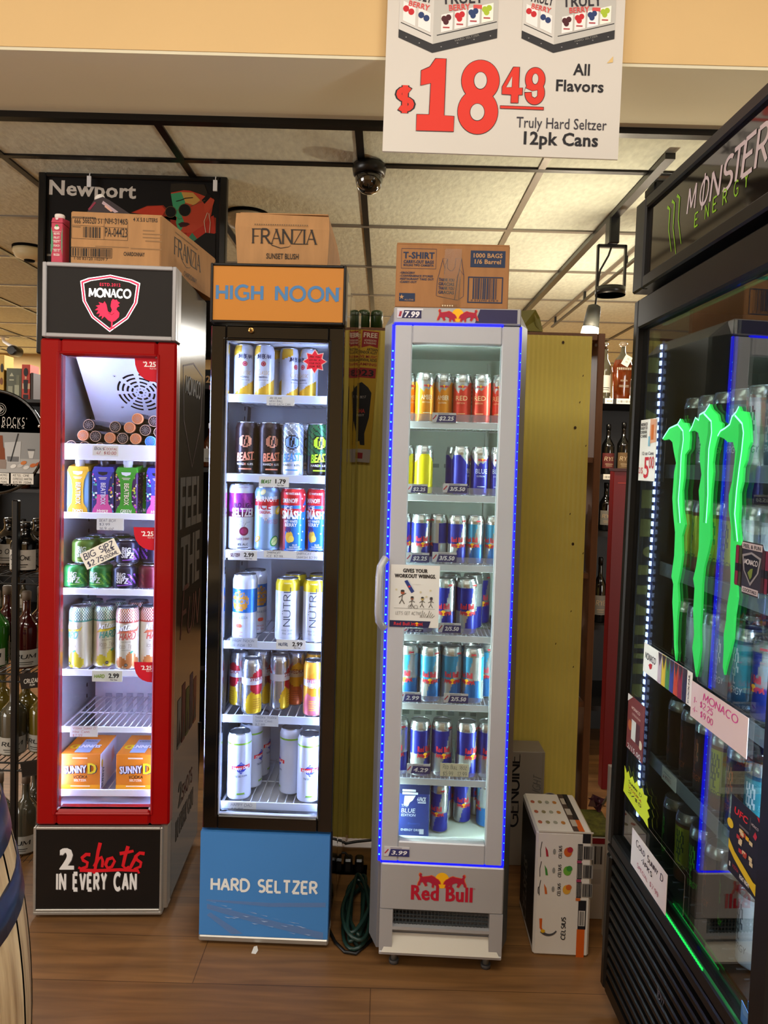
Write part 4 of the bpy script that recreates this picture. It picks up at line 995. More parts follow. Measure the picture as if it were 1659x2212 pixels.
# ---------------------------------------------------------------- BLACK COOLER WITH ORANGE HEADER (middle)
ORG = Spot(-0.473, 1.9382, 0.0, 1.25)
def orange_cooler():
    t = empty('display_cooler', ORG.O, ORG.rot); tag(t, 'slim black drinks cooler with orange header and blue base panel', 'cooler')
    side = mat('glossy_wrap', '#1b1612', .1, coat=.8)
    c = MB(); shell(c, .004, .356, .0365, .44, .03, 1.683, side, .030, .326, .336, 1.655, .395); c.build('cabinet', t)
    l = MB(); liner(.030, .326, .0402, .39, .34, 1.652, M_white, mb=l); slots(l, .0302, .075, .30, .40, 1.6, .03, M_dark); slots(l, .3258, .075, .30, .40, 1.6, .03, M_dark, -1)
    l.box(.09, .36, 1.30, .30, .389, 1.45, M_white, .006); l.box(.235, .34, 1.34, .24, .36, 1.43, mat('grey_trim', '#9aa0ad')); l.box(.10, .34, 1.32, .16, .389, 1.44, M_white, .004)
    l.build('liner', t)
    d = MB(); d.frame(.002, .320, .357, 1.684, .041, -.004, .040, M_gloss, .003, tb=.038, tt=.038); d.frame(.036, .352, .323, 1.652, .008, -.008, 0, M_gloss, .003)
    door = d.build('door', t)
    MB().box(.043, .008, .358, .316, .012, 1.646, M_glass).build('glass_pane', door)
    MB().frame(.041, .356, .318, 1.648, .004, .004, .016, mat('clear_gasket', '#c9cedb', .3)).build('gasket', door)
    MB().lathe([(.0085, 0), (.0085, -.006), (.006, -.009), (0, -.009)], mat('brass', '#b08a4e', .25, 1.0), 20, ax='y').box(-.001, -.0098, -.004, .001, -.0088, .004, M_dark).build('lock', door, (.110, -.004, 1.672))
    h = MB(); h.frame(.000, 1.690, .359, 1.846, .007, -.012, .01, M_black, .002); h.box(.0, .01, 1.69, .359, .09, 1.846, M_black, .003); hd = h.build('header', t)
    A = Art(); b = ink('#4b7aa8')
    A.hand(.018, 1.752, .036, 'HIGH NOON', b, 1, 'l', t=.21, w=.318, shear=0, gap=.30); A.ring(.343, 1.786, .0022, .0022, .0006, b, 1, 12)
    MB().box(.006, -.008, 1.697, .352, .008, 1.839, mat('orange_panel', '#b8741a', .5, emit=.02)).art(A, (0, -.008, 0)).build('lit_panel', hd)
    A = Art(); w_ = ink('#dcdcd8')
    A.hand(.176, .153, .032, 'HARD SELTZER', w_, 1, 'c', t=.22, w=.288, shear=0, gap=.24)
    tape = glass_mat('clear_tape', '#eef2f8', 1.2, .22, film=.10, film_hex='#c9d8ee')
    k = MB().box(-.001, -.008, .026, .352, .03, .314, mat('blue_panel', '#3f7cbc', .42, noise=.02, nscale=5)).art(A, (0, -.008, 0)); kp = k.build('kick_panel', t)
    T = Art()
    for p in (((.018, .126), (.19, .123), (.345, .130), (.345, .117), (.19, .112), (.018, .122)), ((.02, .114), (.18, .078), (.34, .046), (.34, .026), (.16, .064), (.02, .100)), ((.03, .09), (.12, .034), (.09, .03), (.02, .082))): T.poly(p, tape, 3)
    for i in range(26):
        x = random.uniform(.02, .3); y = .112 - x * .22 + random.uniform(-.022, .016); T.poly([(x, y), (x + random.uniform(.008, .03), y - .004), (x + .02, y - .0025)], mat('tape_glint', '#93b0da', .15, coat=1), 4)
    MB().art(T, (0, -.008, 0)).build('clear_tape', kp)
    MB().box(-.002, -.010, .008, .354, .05, .026, M_alu, .004).box(.01, .05, .010, .35, .42, .03, M_black).build('plinth', t)
    for x in (.03, .33):
        for y in (.03, .40): MB().cyl((x, y, 0), .014, .012, M_black, 16).build('foot', t)
    rail = mat('rail_white', '#d3dcef', .35)
    for z, n in ((1.502, 12), (1.284, 12), (1.073, 12), (.819, 12), (.611, 12), (.365, 12)): wire_shelf(t, .034, .322, .056, .37, z, .006, .016, rail, n)
    led(t, .0305, .0415, .35, 1.64, 115.0, '#b8ccff'); led(t, .3255, .0415, .35, 1.64, 115.0, '#b8ccff')
    # clear shrink wrap hanging on the outer side
    w = MB(); wrapm = glass_mat('shrink_wrap', '#e8e4dc', 2.2, .06, film=.10, film_hex='#a58a68')
    P = [(.3575, .02), (.362, .12), (.3585, .2), (.364, .3), (.360, .40), (.366, .45), (.372, .47)]
    for i in range(len(P) - 1): w.add([(P[i][0], P[i][1], .05), (P[i + 1][0], P[i + 1][1], .05), (P[i + 1][0], P[i + 1][1], 1.82), (P[i][0], P[i][1], 1.82)], [(0, 1, 2, 3)], wrapm, True)
    w.build('shrink_wrap', t)
orange_cooler()

# ---------------------------------------------------------------- SILVER COOLER WITH BLUE LIGHT STRIPS
SLV = Spot(0.0029, 1.8513, 0.0, 2.2)
def silver_cooler():
    t = empty('display_cooler', SLV.O, SLV.rot); tag(t, 'slim silver drinks cooler edged with blue light strips and bull emblem', 'cooler')
    c = MB()
    c.prism([(.008, .012), (-.014, .07), (-.014, .43), (.018, .43), (.018, .012)], .05, 1.69, M_grey)
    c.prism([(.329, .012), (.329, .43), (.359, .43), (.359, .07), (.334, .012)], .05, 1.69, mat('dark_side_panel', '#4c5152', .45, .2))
    c.box(.018, .40, .05, .329, .43, 1.69, M_grey); c.box(.018, .05, 1.655, .329, .43, 1.69, M_grey); c.box(.018, .012, .05, .329, .43, .312, M_grey)
    # sloped shoulders up to the top band
    c.add([(-.014, .07, 1.69), (.359, .07, 1.69), (.359, .43, 1.69), (-.014, .43, 1.69), (.012, .03, 1.727), (.330, .03, 1.727), (.330, .42, 1.727), (.012, .42, 1.727), (.008, .012, 1.69), (.334, .012, 1.69)], [(4, 5, 6, 7), (0, 8, 4), (9, 1, 5), (3, 0, 4, 7), (1, 2, 6, 5), (2, 3, 7, 6), (8, 9, 5, 4)], M_grey)
    c.build('cabinet', t)
    gl = mat('grey_liner', '#d8e0dc', .4)
    l = MB(); liner(.0205, .3265, .05, .38, .316, 1.65, gl, t=.002, mb=l)
    l.box(.08, .355, 1.50, .265, .379, 1.60, mat('vent_white', '#c9cdc6', .4), .004)
    for i in range(6): l.box(.09, .353, 1.512 + .012 * i, .255, .356, 1.518 + .012 * i, mat('vent_gap', '#5a4a44', .6))
    for i in range(5): l.box(.115 + .028 * i, .352, 1.505, .118 + .028 * i, .356, 1.585, mat('vent_white', '#c9cdc6', .4))
    for z in (.55, .75, .95, 1.13, 1.32, 1.48):
        for i in range(7): l.box(.06 + .035 * i, .377, z, .08 + .035 * i, .3795, z + .012, mat('dimple', '#98a29f', .5))
    l.box(.319, .0505, .32, .326, .0555, 1.64, mat('shelf_post', '#d2d7d6', .3)).box(.288, .36, .32, .297, .378, 1.64, mat('shelf_post', '#d2d7d6', .3)); l.build('liner', t)
    # top band with emblem
    h = MB(); h.box(.010, .0, 1.686, .332, .03, 1.727, M_silver, .003)
    A = Art(); nv = ink('#332f52'); bull_mark(A, .172, 1.7065, .085, 2)
    A.poly([(.216, 1.690), (.228, 1.724), (.322, 1.724), (.322, 1.690)], nv, 1)
    A.rect(.018, 1.699, .080, 1.723, nv, 1); A.rect(.018, 1.719, .084, 1.7235, ink('#d8d6dc'), 2); A.poly([(.018, 1.699), (.030, 1.699), (.036, 1.719), (.018, 1.719)], ink('#c9c3d0'), 2); A.poly([(.022, 1.703), (.028, 1.703), (.031, 1.716), (.025, 1.716)], ink('#a0303f'), 3)
    A.text(.056, 1.7015, .0145, "7.99", ink('#e8e4ea'), 3, bold=.05, shear=.2, w=.038); A.rect(.033, 1.712, .0345, 1.717, ink('#e8e4ea'), 3)
    h.art(A, (0, 0, 0)); h.build('top_band', t)
    # door: silver panel with window
    d = MB(); dm = mat('door_silver', '#b4b5bc', .36, .1, noise=.02, nscale=6)
    d.frame(.014, .292, .330, 1.682, .045, -.004, .030, dm, .003, tb=.055, tt=.047)
    door = d.build('door', t)
    MB().box(.059, .010, .347, .285, .014, 1.635, M_cold).build('glass_pane', door)
    blu = glow('#0a10ff', 2.4, 'blue_strip'); bl2 = glow('#38a0ff', 4, 'blue_diode')
    for x0, x1 in ((.007, .0135), (.3305, .3345)):
        s = MB().box(x0, -.004, .292, x1, .006, 1.682, blu, .001)
        z = .31; n = 0
        while z < 1.62:
            s.lathe([(.0022 if x0 < .1 else .0011, 0), (.0016 if x0 < .1 else .001, -.0012)], bl2, 8, ((x0 + x1) / 2, -.004, z), ax='y'); z += .0225
        s.build('blue_light_strip', door)
    MB().box(.012, -.004, 1.6815, .288, .006, 1.6865, blu, .001).build('blue_light_strip', door)
    MB().box(.014, -.003, .2875, .333, .006, .2915, glow('#0a10ff', 1.6, 'blue_strip_dim')).build('blue_light_strip', door)
    MB().tube([(.006, .0, 1.085), (-.006, -.018, 1.065), (-.008, -.024, 1.04), (-.008, -.024, .95), (-.006, -.018, .925), (.006, .0, .905)], .010, M_silver, 10).build('handle', door)
    # kick panel with vent and sloping foot plate
    k = MB(); k.box(.016, -.006, .165, .336, .03, .288, M_silver, .003); k.box(.016, -.006, .05, .05, .03, .165, M_silver); k.box(.302, -.006, .05, .336, .03, .165, M_silver); k.box(.05, -.006, .112, .302, .03, .120, M_silver)
    k.add([(.05, -.006, .112), (.302, -.006, .112), (.318, -.004, .05), (.034, -.004, .05), (.05, .012, .096), (.302, .012, .096)], [(0, 4, 5, 1)], M_grey)
    k.add([(.046, .010, .094), (.306, .010, .094), (.330, -.012, .054), (.022, -.012, .054), (.022, .02, .050), (.330, .02, .050)], [(0, 3, 2, 1), (3, 4, 5, 2)], mat('pale_lip', '#c9c4b8', .4)); k.box(.016, -.008, .044, .336, .03, .054, M_silver, .002)
    A = Art(); bull_mark(A, .176, .247, .105, 1); A.text(.176, .196, .038, 'Red Bull', ink('#b01830'), 2, bold=.045, w=.158); A.ring(.260, .231, .002, .002, .0006, ink('#b01830'), 2, 10)
    k.art(A, (0, -.006, 0)); kp = k.build('kick_panel', t)
    v = MB(); v.box(.052, .012, .118, .300, .02, .166, M_dark)
    for i in range(26): v.box(.056 + .0094 * i, .006, .120, .058 + .0094 * i, .012, .164, mat('vent_grey', '#3a3f42', .5))
    for i in range(4): v.box(.052, .005, .124 + .011 * i, .300, .0105, .1255 + .011 * i, mat('vent_grey', '#3a3f42', .5))
    v.build('vent_grille', kp)
    for x in (.056, .300):
        for y in (.03, .38): MB().cyl((x, y, .008), .008, .045, M_alu, 16).cyl((x, y, 0), .013, .010, M_greyd, 16).build('foot', t)
    lipm = mat('clear_rail', '#cfd3dc', .25)
    for z, n in ((1.438, 26), (1.246, 26), (1.062, 26), (.873, 26), (.688, 26), (.484, 26)):
        s = wire_shelf(t, .023, .324, .062, .37, z, .004, .014, lipm, n)
        MB().box(.024, .057, z + .004, .323, .0578, z + .024, glass_mat('clear_fence', '#e6e8f2', 1.2, .05, film=.2, film_hex='#d8daea')).build('clear_fence', s)
    MB().box(.022, .05, .3165, .325, .378, .319, mat('pale_floor', '#ccd6d4', .35)).build('floor_plate', t)
    led(t, .0210, .0515, .33, 1.64, 150.0, '#e4fff2'); led(t, .3260, .0515, .33, 1.64, 150.0, '#e4fff2')
silver_cooler()

# ================================================================== STOCK ON THE SHELVES
RC, OC, SC, CC = 'red-framed cooler', 'orange-header cooler', 'silver cooler', 'claw cooler'
# orange-header cooler. px() is read at the height of each shelf
def rowp(sp, z, ypx, spec, group):
    """each entry: kind, picture x of the can, depth of its axis behind the front, extra turn, label; touching cans are eased apart"""
    lo, hi = {'RED': (.036, .3420), 'ORG': (.0320, .3240), 'SLV': (.0212, .3258)}['RED' if sp is RED else 'ORG' if sp is ORG else 'SLV']
    P = [[sp.px(x, ypx, d)[0], d + .0016 * (-1) ** i, _RAD[k] + .0005] for i, (k, x, d, t, l) in enumerate(spec)]
    for _ in range(400):
        for i in range(len(P)):
            for j in range(i):
                a, b = P[i], P[j]; dx, dy = a[0] - b[0], a[1] - b[1]; D = hypot(dx, dy) or 1e-6; o = a[2] + b[2] - D
                if o > 0:
                    a[0] += dx / D * o * .4; b[0] -= dx / D * o * .4; a[1] += dy / D * o * .6; b[1] -= dy / D * o * .6
        for p in P: p[0] = min(max(p[0], lo + p[2]), hi - p[2]); p[1] = min(max(p[1], .0605 + p[2]), .352 - p[2])
    c = sp.I @ Vector((0, 0, CAMZ))              # labels are faced out towards the aisle where the shopper stands
    for (k, x, d, turn, label), p in zip(spec, P): place_can(k, sp.w(p[0], p[1], z), sp.rz + atan2(c.x - p[0], p[1] - c.y) + radians(turn), label, group)
D1 = .098
g = 'highball cans on the top shelf'
rowp(ORG, 1.5022, 800, [('highball', 527, D1, 4, 'white highball can with yellow corner, beside the cooler\'s hinge side, top shelf of ' + OC),
  ('highball', 571.5, D1, -6, 'white highball can second along the top shelf of ' + OC), ('highball', 597, D1 + .075, 60, 'white can half hidden behind the second highball can of ' + OC),
  ('highball', 624, D1 + .05, 42, 'white highball can turned to show its yellow shoulder, top shelf of ' + OC), ('highball', 666, D1 + .05, -38, 'white highball can behind the red star sticker, top shelf of ' + OC)], g)
g = 'beast cans on the second shelf'
rowp(ORG, 1.2842, 970, [('beast_brown', 534, D1, -8, 'brown clawed-eye can at the shelf\'s open end, second shelf of ' + OC), ('beast_brown', 581, D1 + .005, 14, 'brown clawed-eye can next to the silver one on the second shelf of ' + OC),
  ('beast_silver', 632, D1, -4, 'silver can with blue clawed eye on the second shelf of ' + OC), ('beast_green', 687, D1 + .01, 10, 'green clawed-eye can on the second shelf of ' + OC),
  ('beast_brown', 560, D1 + .075, 20, 'brown can showing between the two front brown cans of ' + OC), ('beast_brown', 609, D1 + .08, 60, 'dark can behind the gap before the silver clawed-eye can'), ('beast_silver', 659, D1 + .08, 30, 'silver can glimpsed behind the green clawed-eye can')], g)
g = 'tall flavoured cans on the third shelf'
rowp(ORG, 1.0732, 1120, [('cherry_seltzer', 530, D1, 8, 'tall purple and white seltzer can with cherry on the third shelf of ' + OC), ('ice_can', 585, D1, 0, 'tall pale blue can with red band and lime on the third shelf of ' + OC),
  ('smash_can', 638, D1, 4, 'tall blue can with red top, whole in view, third shelf of ' + OC), ('smash_can', 686, D1 + .01, -12, 'tall blue can with red top cut by the door frame, third shelf of ' + OC)], g)
g = 'tall cans on the fourth shelf'
rowp(ORG, .8192, 1300, [('noon_can', 529, D1, -28, 'white can with blue band and orange sun, fourth shelf of ' + OC), ('noon_can', 551, D1 + .085, 30, 'white and blue can tucked behind the orange sun can'),
  ('pineapple_can', 621, D1, 0, 'white can with yellow rim and upright lettering on the fourth shelf of ' + OC), ('pineapple_can', 681, D1, -8, 'white can with yellow rim beside the door frame, fourth shelf of ' + OC),
  ('pineapple_can', 638, D1 + .085, 120, 'yellow-rimmed can hidden behind the upright-lettered can'), ('pineapple_can', 690, D1 + .09, 160, 'yellow-rimmed can behind the one beside the door frame')], g)
g = 'slim vodka cans on the fifth shelf'
rowp(ORG, .6112, 1470, [('berry_vodka_can', 544, D1 - .01, 24, 'foremost silver can with red and yellow fruit on the fifth shelf of ' + OC), ('berry_vodka_can', 510, D1 + .06, -62, 'red and yellow fruit can against the wall of the fifth shelf of ' + OC),
  ('berry_vodka_can', 566, D1 + .075, 60, 'red and yellow fruit can peeking behind the foremost one on the fifth shelf'), ('berry_vodka_can', 606, D1 + .04, 62, 'silver-sided fruit can with seam turned outward in the middle of the fifth shelf'),
  ('orange_vodka_can', 641, D1 + .075, -6, 'orange fruit can standing back on the fifth shelf of ' + OC), ('tropical_vodka_can', 678, D1 - .005, -10, 'yellow and pink tropical can at the front of the fifth shelf of ' + OC),
  ('tropical_vodka_can', 676, D1 + .075, 90, 'silver-topped can behind the yellow and pink tropical can'), ('berry_vodka_can', 577, D1 + .14, 150, 'silver-topped can at the back of the fifth shelf under the white tag')], g)
g = 'white cans with red banner on the bottom shelf'
rowp(ORG, .3652, 1650, [('red_banner_can', 517, D1 - .005, 8, 'foremost white can with red banner on the bottom shelf of ' + OC), ('red_banner_can', 542, D1 + .075, 62, 'white can with red banner directly behind the foremost one, bottom shelf'),
  ('red_banner_can', 559, D1 + .15, 70, 'rearmost white can in the file of three on the bottom shelf'), ('red_banner_can', 629, D1 + .045, -82, 'white can with its banner turned away on the bottom shelf'), ('red_banner_can', 668, D1 - .005, 4, 'white can with red banner beside the door frame on the bottom shelf')], g)

# silver cooler
D2 = .098
g = 'bull emblem cans in the silver cooler'
rowp(SLV, 1.4382, 850, [('amber_can', 883, D2, 40, 'orange can cut by the window edge, top shelf of ' + SC), ('amber_can', 911.5, D2, 10, 'orange can on the handle side of the top shelf tag of ' + SC), ('amber_can', 952, D2, -4, 'orange can behind the top shelf price tag of ' + SC),
  ('coral_can', 977, D2 + .07, 30, 'dark red can in the gap of the top shelf of ' + SC), ('coral_can', 998, D2, -8, 'coral red can next to the gap on the top shelf of ' + SC), ('coral_can', 1039, D2, -14, 'coral red can in the middle of the red three, top shelf of ' + SC), ('coral_can', 1080, D2, -18, 'coral red can cut by the window edge, top shelf of ' + SC)], g)
rowp(SLV, 1.2462, 1010, [('lemon_can', 876, D2, 160, 'yellow can cut by the window edge on the second shelf of ' + SC), ('lemon_can', 913, D2, 105, 'yellow can with barcode side showing on the second shelf of ' + SC),
  ('navy_can', 982, D2 + .06, 30, 'navy can standing furthest back on the second shelf of ' + SC), ('navy_can', 1000, D2 + .005, 70, 'dark navy can turned sideways on the second shelf of ' + SC), ('navy_can', 1036, D2, 6, 'bright navy can facing out on the second shelf of ' + SC), ('navy_can', 1074, D2, -10, 'navy can cut by the window edge on the second shelf of ' + SC)], g)
rowp(SLV, 1.0622, 1150, [('bull_can', 872, D2, 40, 'blue and silver can cut by the window edge on the third shelf of ' + SC), ('bull_can', 905, D2, 6, 'blue and silver can above the 2.25 tag on the third shelf of ' + SC), ('bull_can', 946, D2, -88, 'can with its silver side turned out on the third shelf of ' + SC), ('bull_can', 985.5, D2, 0, 'blue and silver can above the third shelf\'s second tag in ' + SC),
  ('pale_bull_can', 1024, D2, -26, 'pale blue and silver can on the third shelf of ' + SC), ('pale_bull_can', 1063, D2, -34, 'pale blue can cut by the window edge on the third shelf of ' + SC)], g)
rowp(SLV, .8732, 1290, [('bull_can_tall', 921, D2, 6, 'tall blue and silver can mostly covered by the workout sticker'), ('bull_can_tall', 960, D2, -14, 'tall blue and silver can half covered by the workout sticker'), ('bull_can_tall', 1002, D2, 4, 'tall blue and silver can in full view on the fourth shelf of ' + SC),
  ('bull_can_tall', 975, D2 + .08, 20, 'tall can behind the half covered one on the fourth shelf'), ('bull_can_tall', 1020, D2 + .075, 160, 'tall blue can in the second row of the fourth shelf of ' + SC), ('bull_can_tall', 1036, D2 + .145, 12, 'tall blue can alone at the back of the fourth shelf of ' + SC)], g)
rowp(SLV, .6882, 1440, [('pale_bull_can_tall', 888, D2, -30, 'tall teal can cut by the window edge on the fifth shelf of ' + SC), ('pale_bull_can_tall', 929, D2, -6, 'tall teal can left of the wooden reflection on the fifth shelf of ' + SC), ('pale_bull_can_tall', 973, D2, 0, 'tall teal can in the middle front of the fifth shelf of ' + SC), ('pale_bull_can_tall', 1018, D2, -42, 'tall teal can with silver side out on the fifth shelf of ' + SC),
  ('pale_bull_can_tall', 907, D2 + .08, 90, 'tall teal can behind the gap of the first two on the fifth shelf'), ('pale_bull_can_tall', 955, D2 + .085, 30, 'tall teal can behind the second and third on the fifth shelf'), ('pale_bull_can_tall', 1008, D2 + .085, 60, 'tall teal can behind the third and fourth on the fifth shelf'), ('pale_bull_can_tall', 1068, D2 + .06, -40, 'tall silver-sided can at the fence end of the fifth shelf of ' + SC)], g)
rowp(SLV, .4842, 1590, [('bull_can_tall', 862, D2, -20, 'tall blue can cut by the window edge on the sixth shelf of ' + SC), ('bull_can_tall', 906, D2, 24, 'tall blue can above the 4.29 tag on the sixth shelf of ' + SC), ('bull_can_tall', 954.5, D2, 6, 'tall blue can above the handwritten tag on the sixth shelf of ' + SC), ('bull_can_tall', 1008, D2, 30, 'tall blue can right after the dark gap on the sixth shelf of ' + SC), ('bull_can_tall', 1054, D2, 10, 'tall blue can at the fence end of the sixth shelf of ' + SC)], g)
rowp(SLV, .3192, 1720, [('bull_can', 950, D2 + .02, -26, 'blue can beside the navy four-pack on the floor of ' + SC), ('bull_can', 962, D2 + .10, 80, 'silver-sided can second in the floor row of ' + SC), ('bull_can', 997, D2 + .08, 4, 'blue can third in the floor row of ' + SC), ('bull_can', 1026, D2 + .13, 30, 'navy can behind the end of the floor row of ' + SC), ('pale_bull_can', 1050, D2 + .06, -80, 'pale silver can at the end of the floor row of ' + SC)], g)
def navy_pack():
    u0, z0 = SLV.px(864, 1795, .075); u1, _ = SLV.px(926, 1795, .075)
    t = empty('can_pack', SLV.w(u0 - .01, .075, .3194), (0, 0, SLV.rz)); tag(t, 'navy four-pack carton on the floor of the silver cooler', 'carton')
    W, H = u1 - u0 + .01, .150; A = Art(); w_, b2 = ink('#d0d6ea'), ink('#3450a0')
    A.rect(0, .118, W, H, ink('#16204f'), 1); A.rect(.014, H - .026, .05, H - .02, w_, 2); A.rect(.014, H - .034, .056, H - .028, w_, 2)
    A.poly([(.018, .088), (.02, .112), (.05, .114), (.042, .1), (.034, .094), (.03, .084), (.024, .086)], w_, 2); A.text(.066, .098, .012, '4-PACK', w_, 3, bold=.03, shear=.2, w=.024); A.rect(.056, .093, .078, .096, w_, 2)
    for i, (s, y, h) in enumerate((('THE', .082, .007), ('BLUE', .066, .012), ('EDITION', .056, .007))): A.text(.012, y, h, s, w_, 3, align='l', bold=.0, shear=.1)
    A.text(.03, .034, .006, 'Blueberry', b2, 3, align='l', shear=.3); A.text(.012, .016, .006, 'ENERGY DRINK', w_, 3, align='l', bold=.02); A.rect(.062, .008, .074, .022, w_, 2)
    m = mat('navy_carton', '#1c2f7a', .45); MB().box(0, 0, 0, W, .06, H, m, .002).art(A, (0, 0, 0)).build('carton', t)
navy_pack()

# red-framed cooler
g = 'tall iced tea cans on the fourth shelf'
rowp(RED, .6982, 1380, [('lemon_tea_can', 175.5, D1, -62, 'lemon tea can with green checked top at the wall, fourth shelf of ' + RC), ('lemon_tea_can', 226, D1 + .02, 10, 'second lemon tea can with green checked top on the fourth shelf of ' + RC), ('peach_tea_can', 277, D1 - .005, -6, 'peach tea can with red checked top in full view, ' + RC), ('peach_tea_can', 324, D1 + .02, 16, 'peach tea can with red checked top cut by the door of ' + RC),
  ('lemon_tea_can', 200, D1 + .09, 80, 'tea can in shade behind the two lemon cans of ' + RC), ('lemon_tea_can', 250, D1 + .09, 30, 'tea can in shade behind the second lemon can and the peach can'), ('peach_tea_can', 298, D1 + .09, 70, 'tea can in shade behind the two peach cans of ' + RC)], g)
g = 'round jar cans on the third shelf'
rowp(RED, .9362, 1240, [('green_jar', 163.5, D1, -6, 'green jar can at the wall end of the lower tier, third shelf of ' + RC), ('green_jar', 213, D1 + .005, -24, 'green jar can under the tilted paper sign, lower tier, third shelf of ' + RC), ('purple_jar', 271, D1 - .005, -4, 'purple jar can of the lower tier on the third shelf of ' + RC), ('red_jar', 323, D1 + .01, 60, 'dark red jar can cut by the door frame on the third shelf of ' + RC),
  ('olive_jar', 196, D1 + .10, 30, 'jar can hidden behind the lower tier green cans'), ('purple_jar', 300, D1 + .10, 40, 'jar can hidden behind the lower tier purple can')], g)
rowp(RED, .9362 + .0744, 1180, [('olive_jar', 184, D1, 0, 'olive jar can stacked on the green ones, third shelf of ' + RC), ('olive_jar', 233, D1 + .05, 20, 'olive jar can mostly behind the tilted paper sign of ' + RC), ('purple_jar', 277, D1 - .002, 12, 'gold-lidded purple jar can on the upper tier, third shelf of ' + RC), ('purple_jar', 325, D1 + .03, 70, 'dark jar can turned sideways on the upper tier, third shelf of ' + RC),
  ('olive_jar', 209, D1 + .105, 20, 'olive jar can second from the wall in the rear of the upper tier'), ('olive_jar', 262, D1 + .125, 20, 'olive jar can third from the wall in the rear of the upper tier'), ('purple_jar', 301, D1 + .10, 20, 'gold-lidded jar can in the rear of the upper tier of ' + RC)], g)
# lying cocktail tubes
def tubes():
    rim = {'o': '#c4703a', 'b': '#22110d', 'c': '#2f7fd0'}
    protos = {}
    for k_, h_ in rim.items():
        b = MB().lathe([(.0, .168), (.0155, .168), (.0165, .164), (.0165, .01), (.0155, .006)], mat('tube_black', '#131011', .22, coat=.4), 28, ax='y').mesh('tube_bottle')
        A = Art(); wh = ink('#96887e'); A.ell(0, 0, .0152, .0152, ink(h_), 1, 28); A.ring(0, 0, .0150, .0150, .0012, ink('#e0b48e' if k_ != 'c' else '#9cc4ec'), 2)
        r = random.Random(5)
        for q in range(9): a = q * 40; A.line([(.005 * cos(radians(a)), .005 * sin(radians(a))), (.0088 * cos(radians(a + 12)), .0088 * sin(radians(a + 12))), (.0108 * cos(radians(a - 8)), .0108 * sin(radians(a - 8)))], .0012, wh, 3)
        A.ring(0, 0, .0034, .0038, .0009, wh, 3, 10); A.ring(0, 0, .0016, .0018, .0006, wh, 3, 10)
        c = MB().lathe([(.0150, .012), (.0162, .010), (.0162, .0015), (.0152, 0), (0, 0)], ink(h_), 28, ax='y').art(A, (0, -.0002, 0)).mesh('cap')
        protos[k_] = (b, c)
    spec = [('b', 191.8, 917.5), ('b', 248.8, 921.8), ('o', 279.6, 923.6), ('o', 296.6, 904.5), ('b', 332.8, 909.9), ('b', 313.9, 929.4), ('b', 344, 933.8), ('o', 179.2, 940.3), ('b', 206.3, 942.4), ('o', 237.3, 945.7), ('b', 265.1, 946.8), ('o', 292.7, 947.9), ('c', 324.8, 953.9), ('b', 153.8, 963), ('b', 183, 965), ('b', 216, 968), ('b', 248, 970), ('b', 280, 972), ('b', 308, 974)]
    names = {'b': 'dark brown', 'o': 'orange', 'c': 'blue'}; cnt = {}
    pos = {'b': ['beside the wall in the upper row', 'in the middle of the upper row', 'at the top near the door frame', 'under the topmost orange one', 'cut by the door frame', 'in the middle row beside the wall', 'in the middle row between two orange caps'], 'o': ['in the upper row beside the brown pile', 'topmost of the pile', 'nearest the wall', 'in the middle of the second row', 'beside the blue one']}
    for k_, x, y in spec:
        u, z = RED.px(x, y, .066); t = put(protos[k_][0], 'tube_bottle', None, RED.w(u, .066, z), (0, random.uniform(0, 6), RED.rz)); n = cnt.get(k_, 0); cnt[k_] = n + 1
        lab = 'only lying black tube bottle with blue cap on the top shelf of ' + RC if k_ == 'c' else ('lying black tube bottle with %s cap, %s' % (names[k_], pos[k_][n]) if n < len(pos[k_]) else 'lying black tube bottle mostly hidden behind the top rail of ' + RC)
        tag(t, lab, 'bottle', 'lying tube bottles on the top shelf'); put(protos[k_][1], 'cap', t)
tubes()
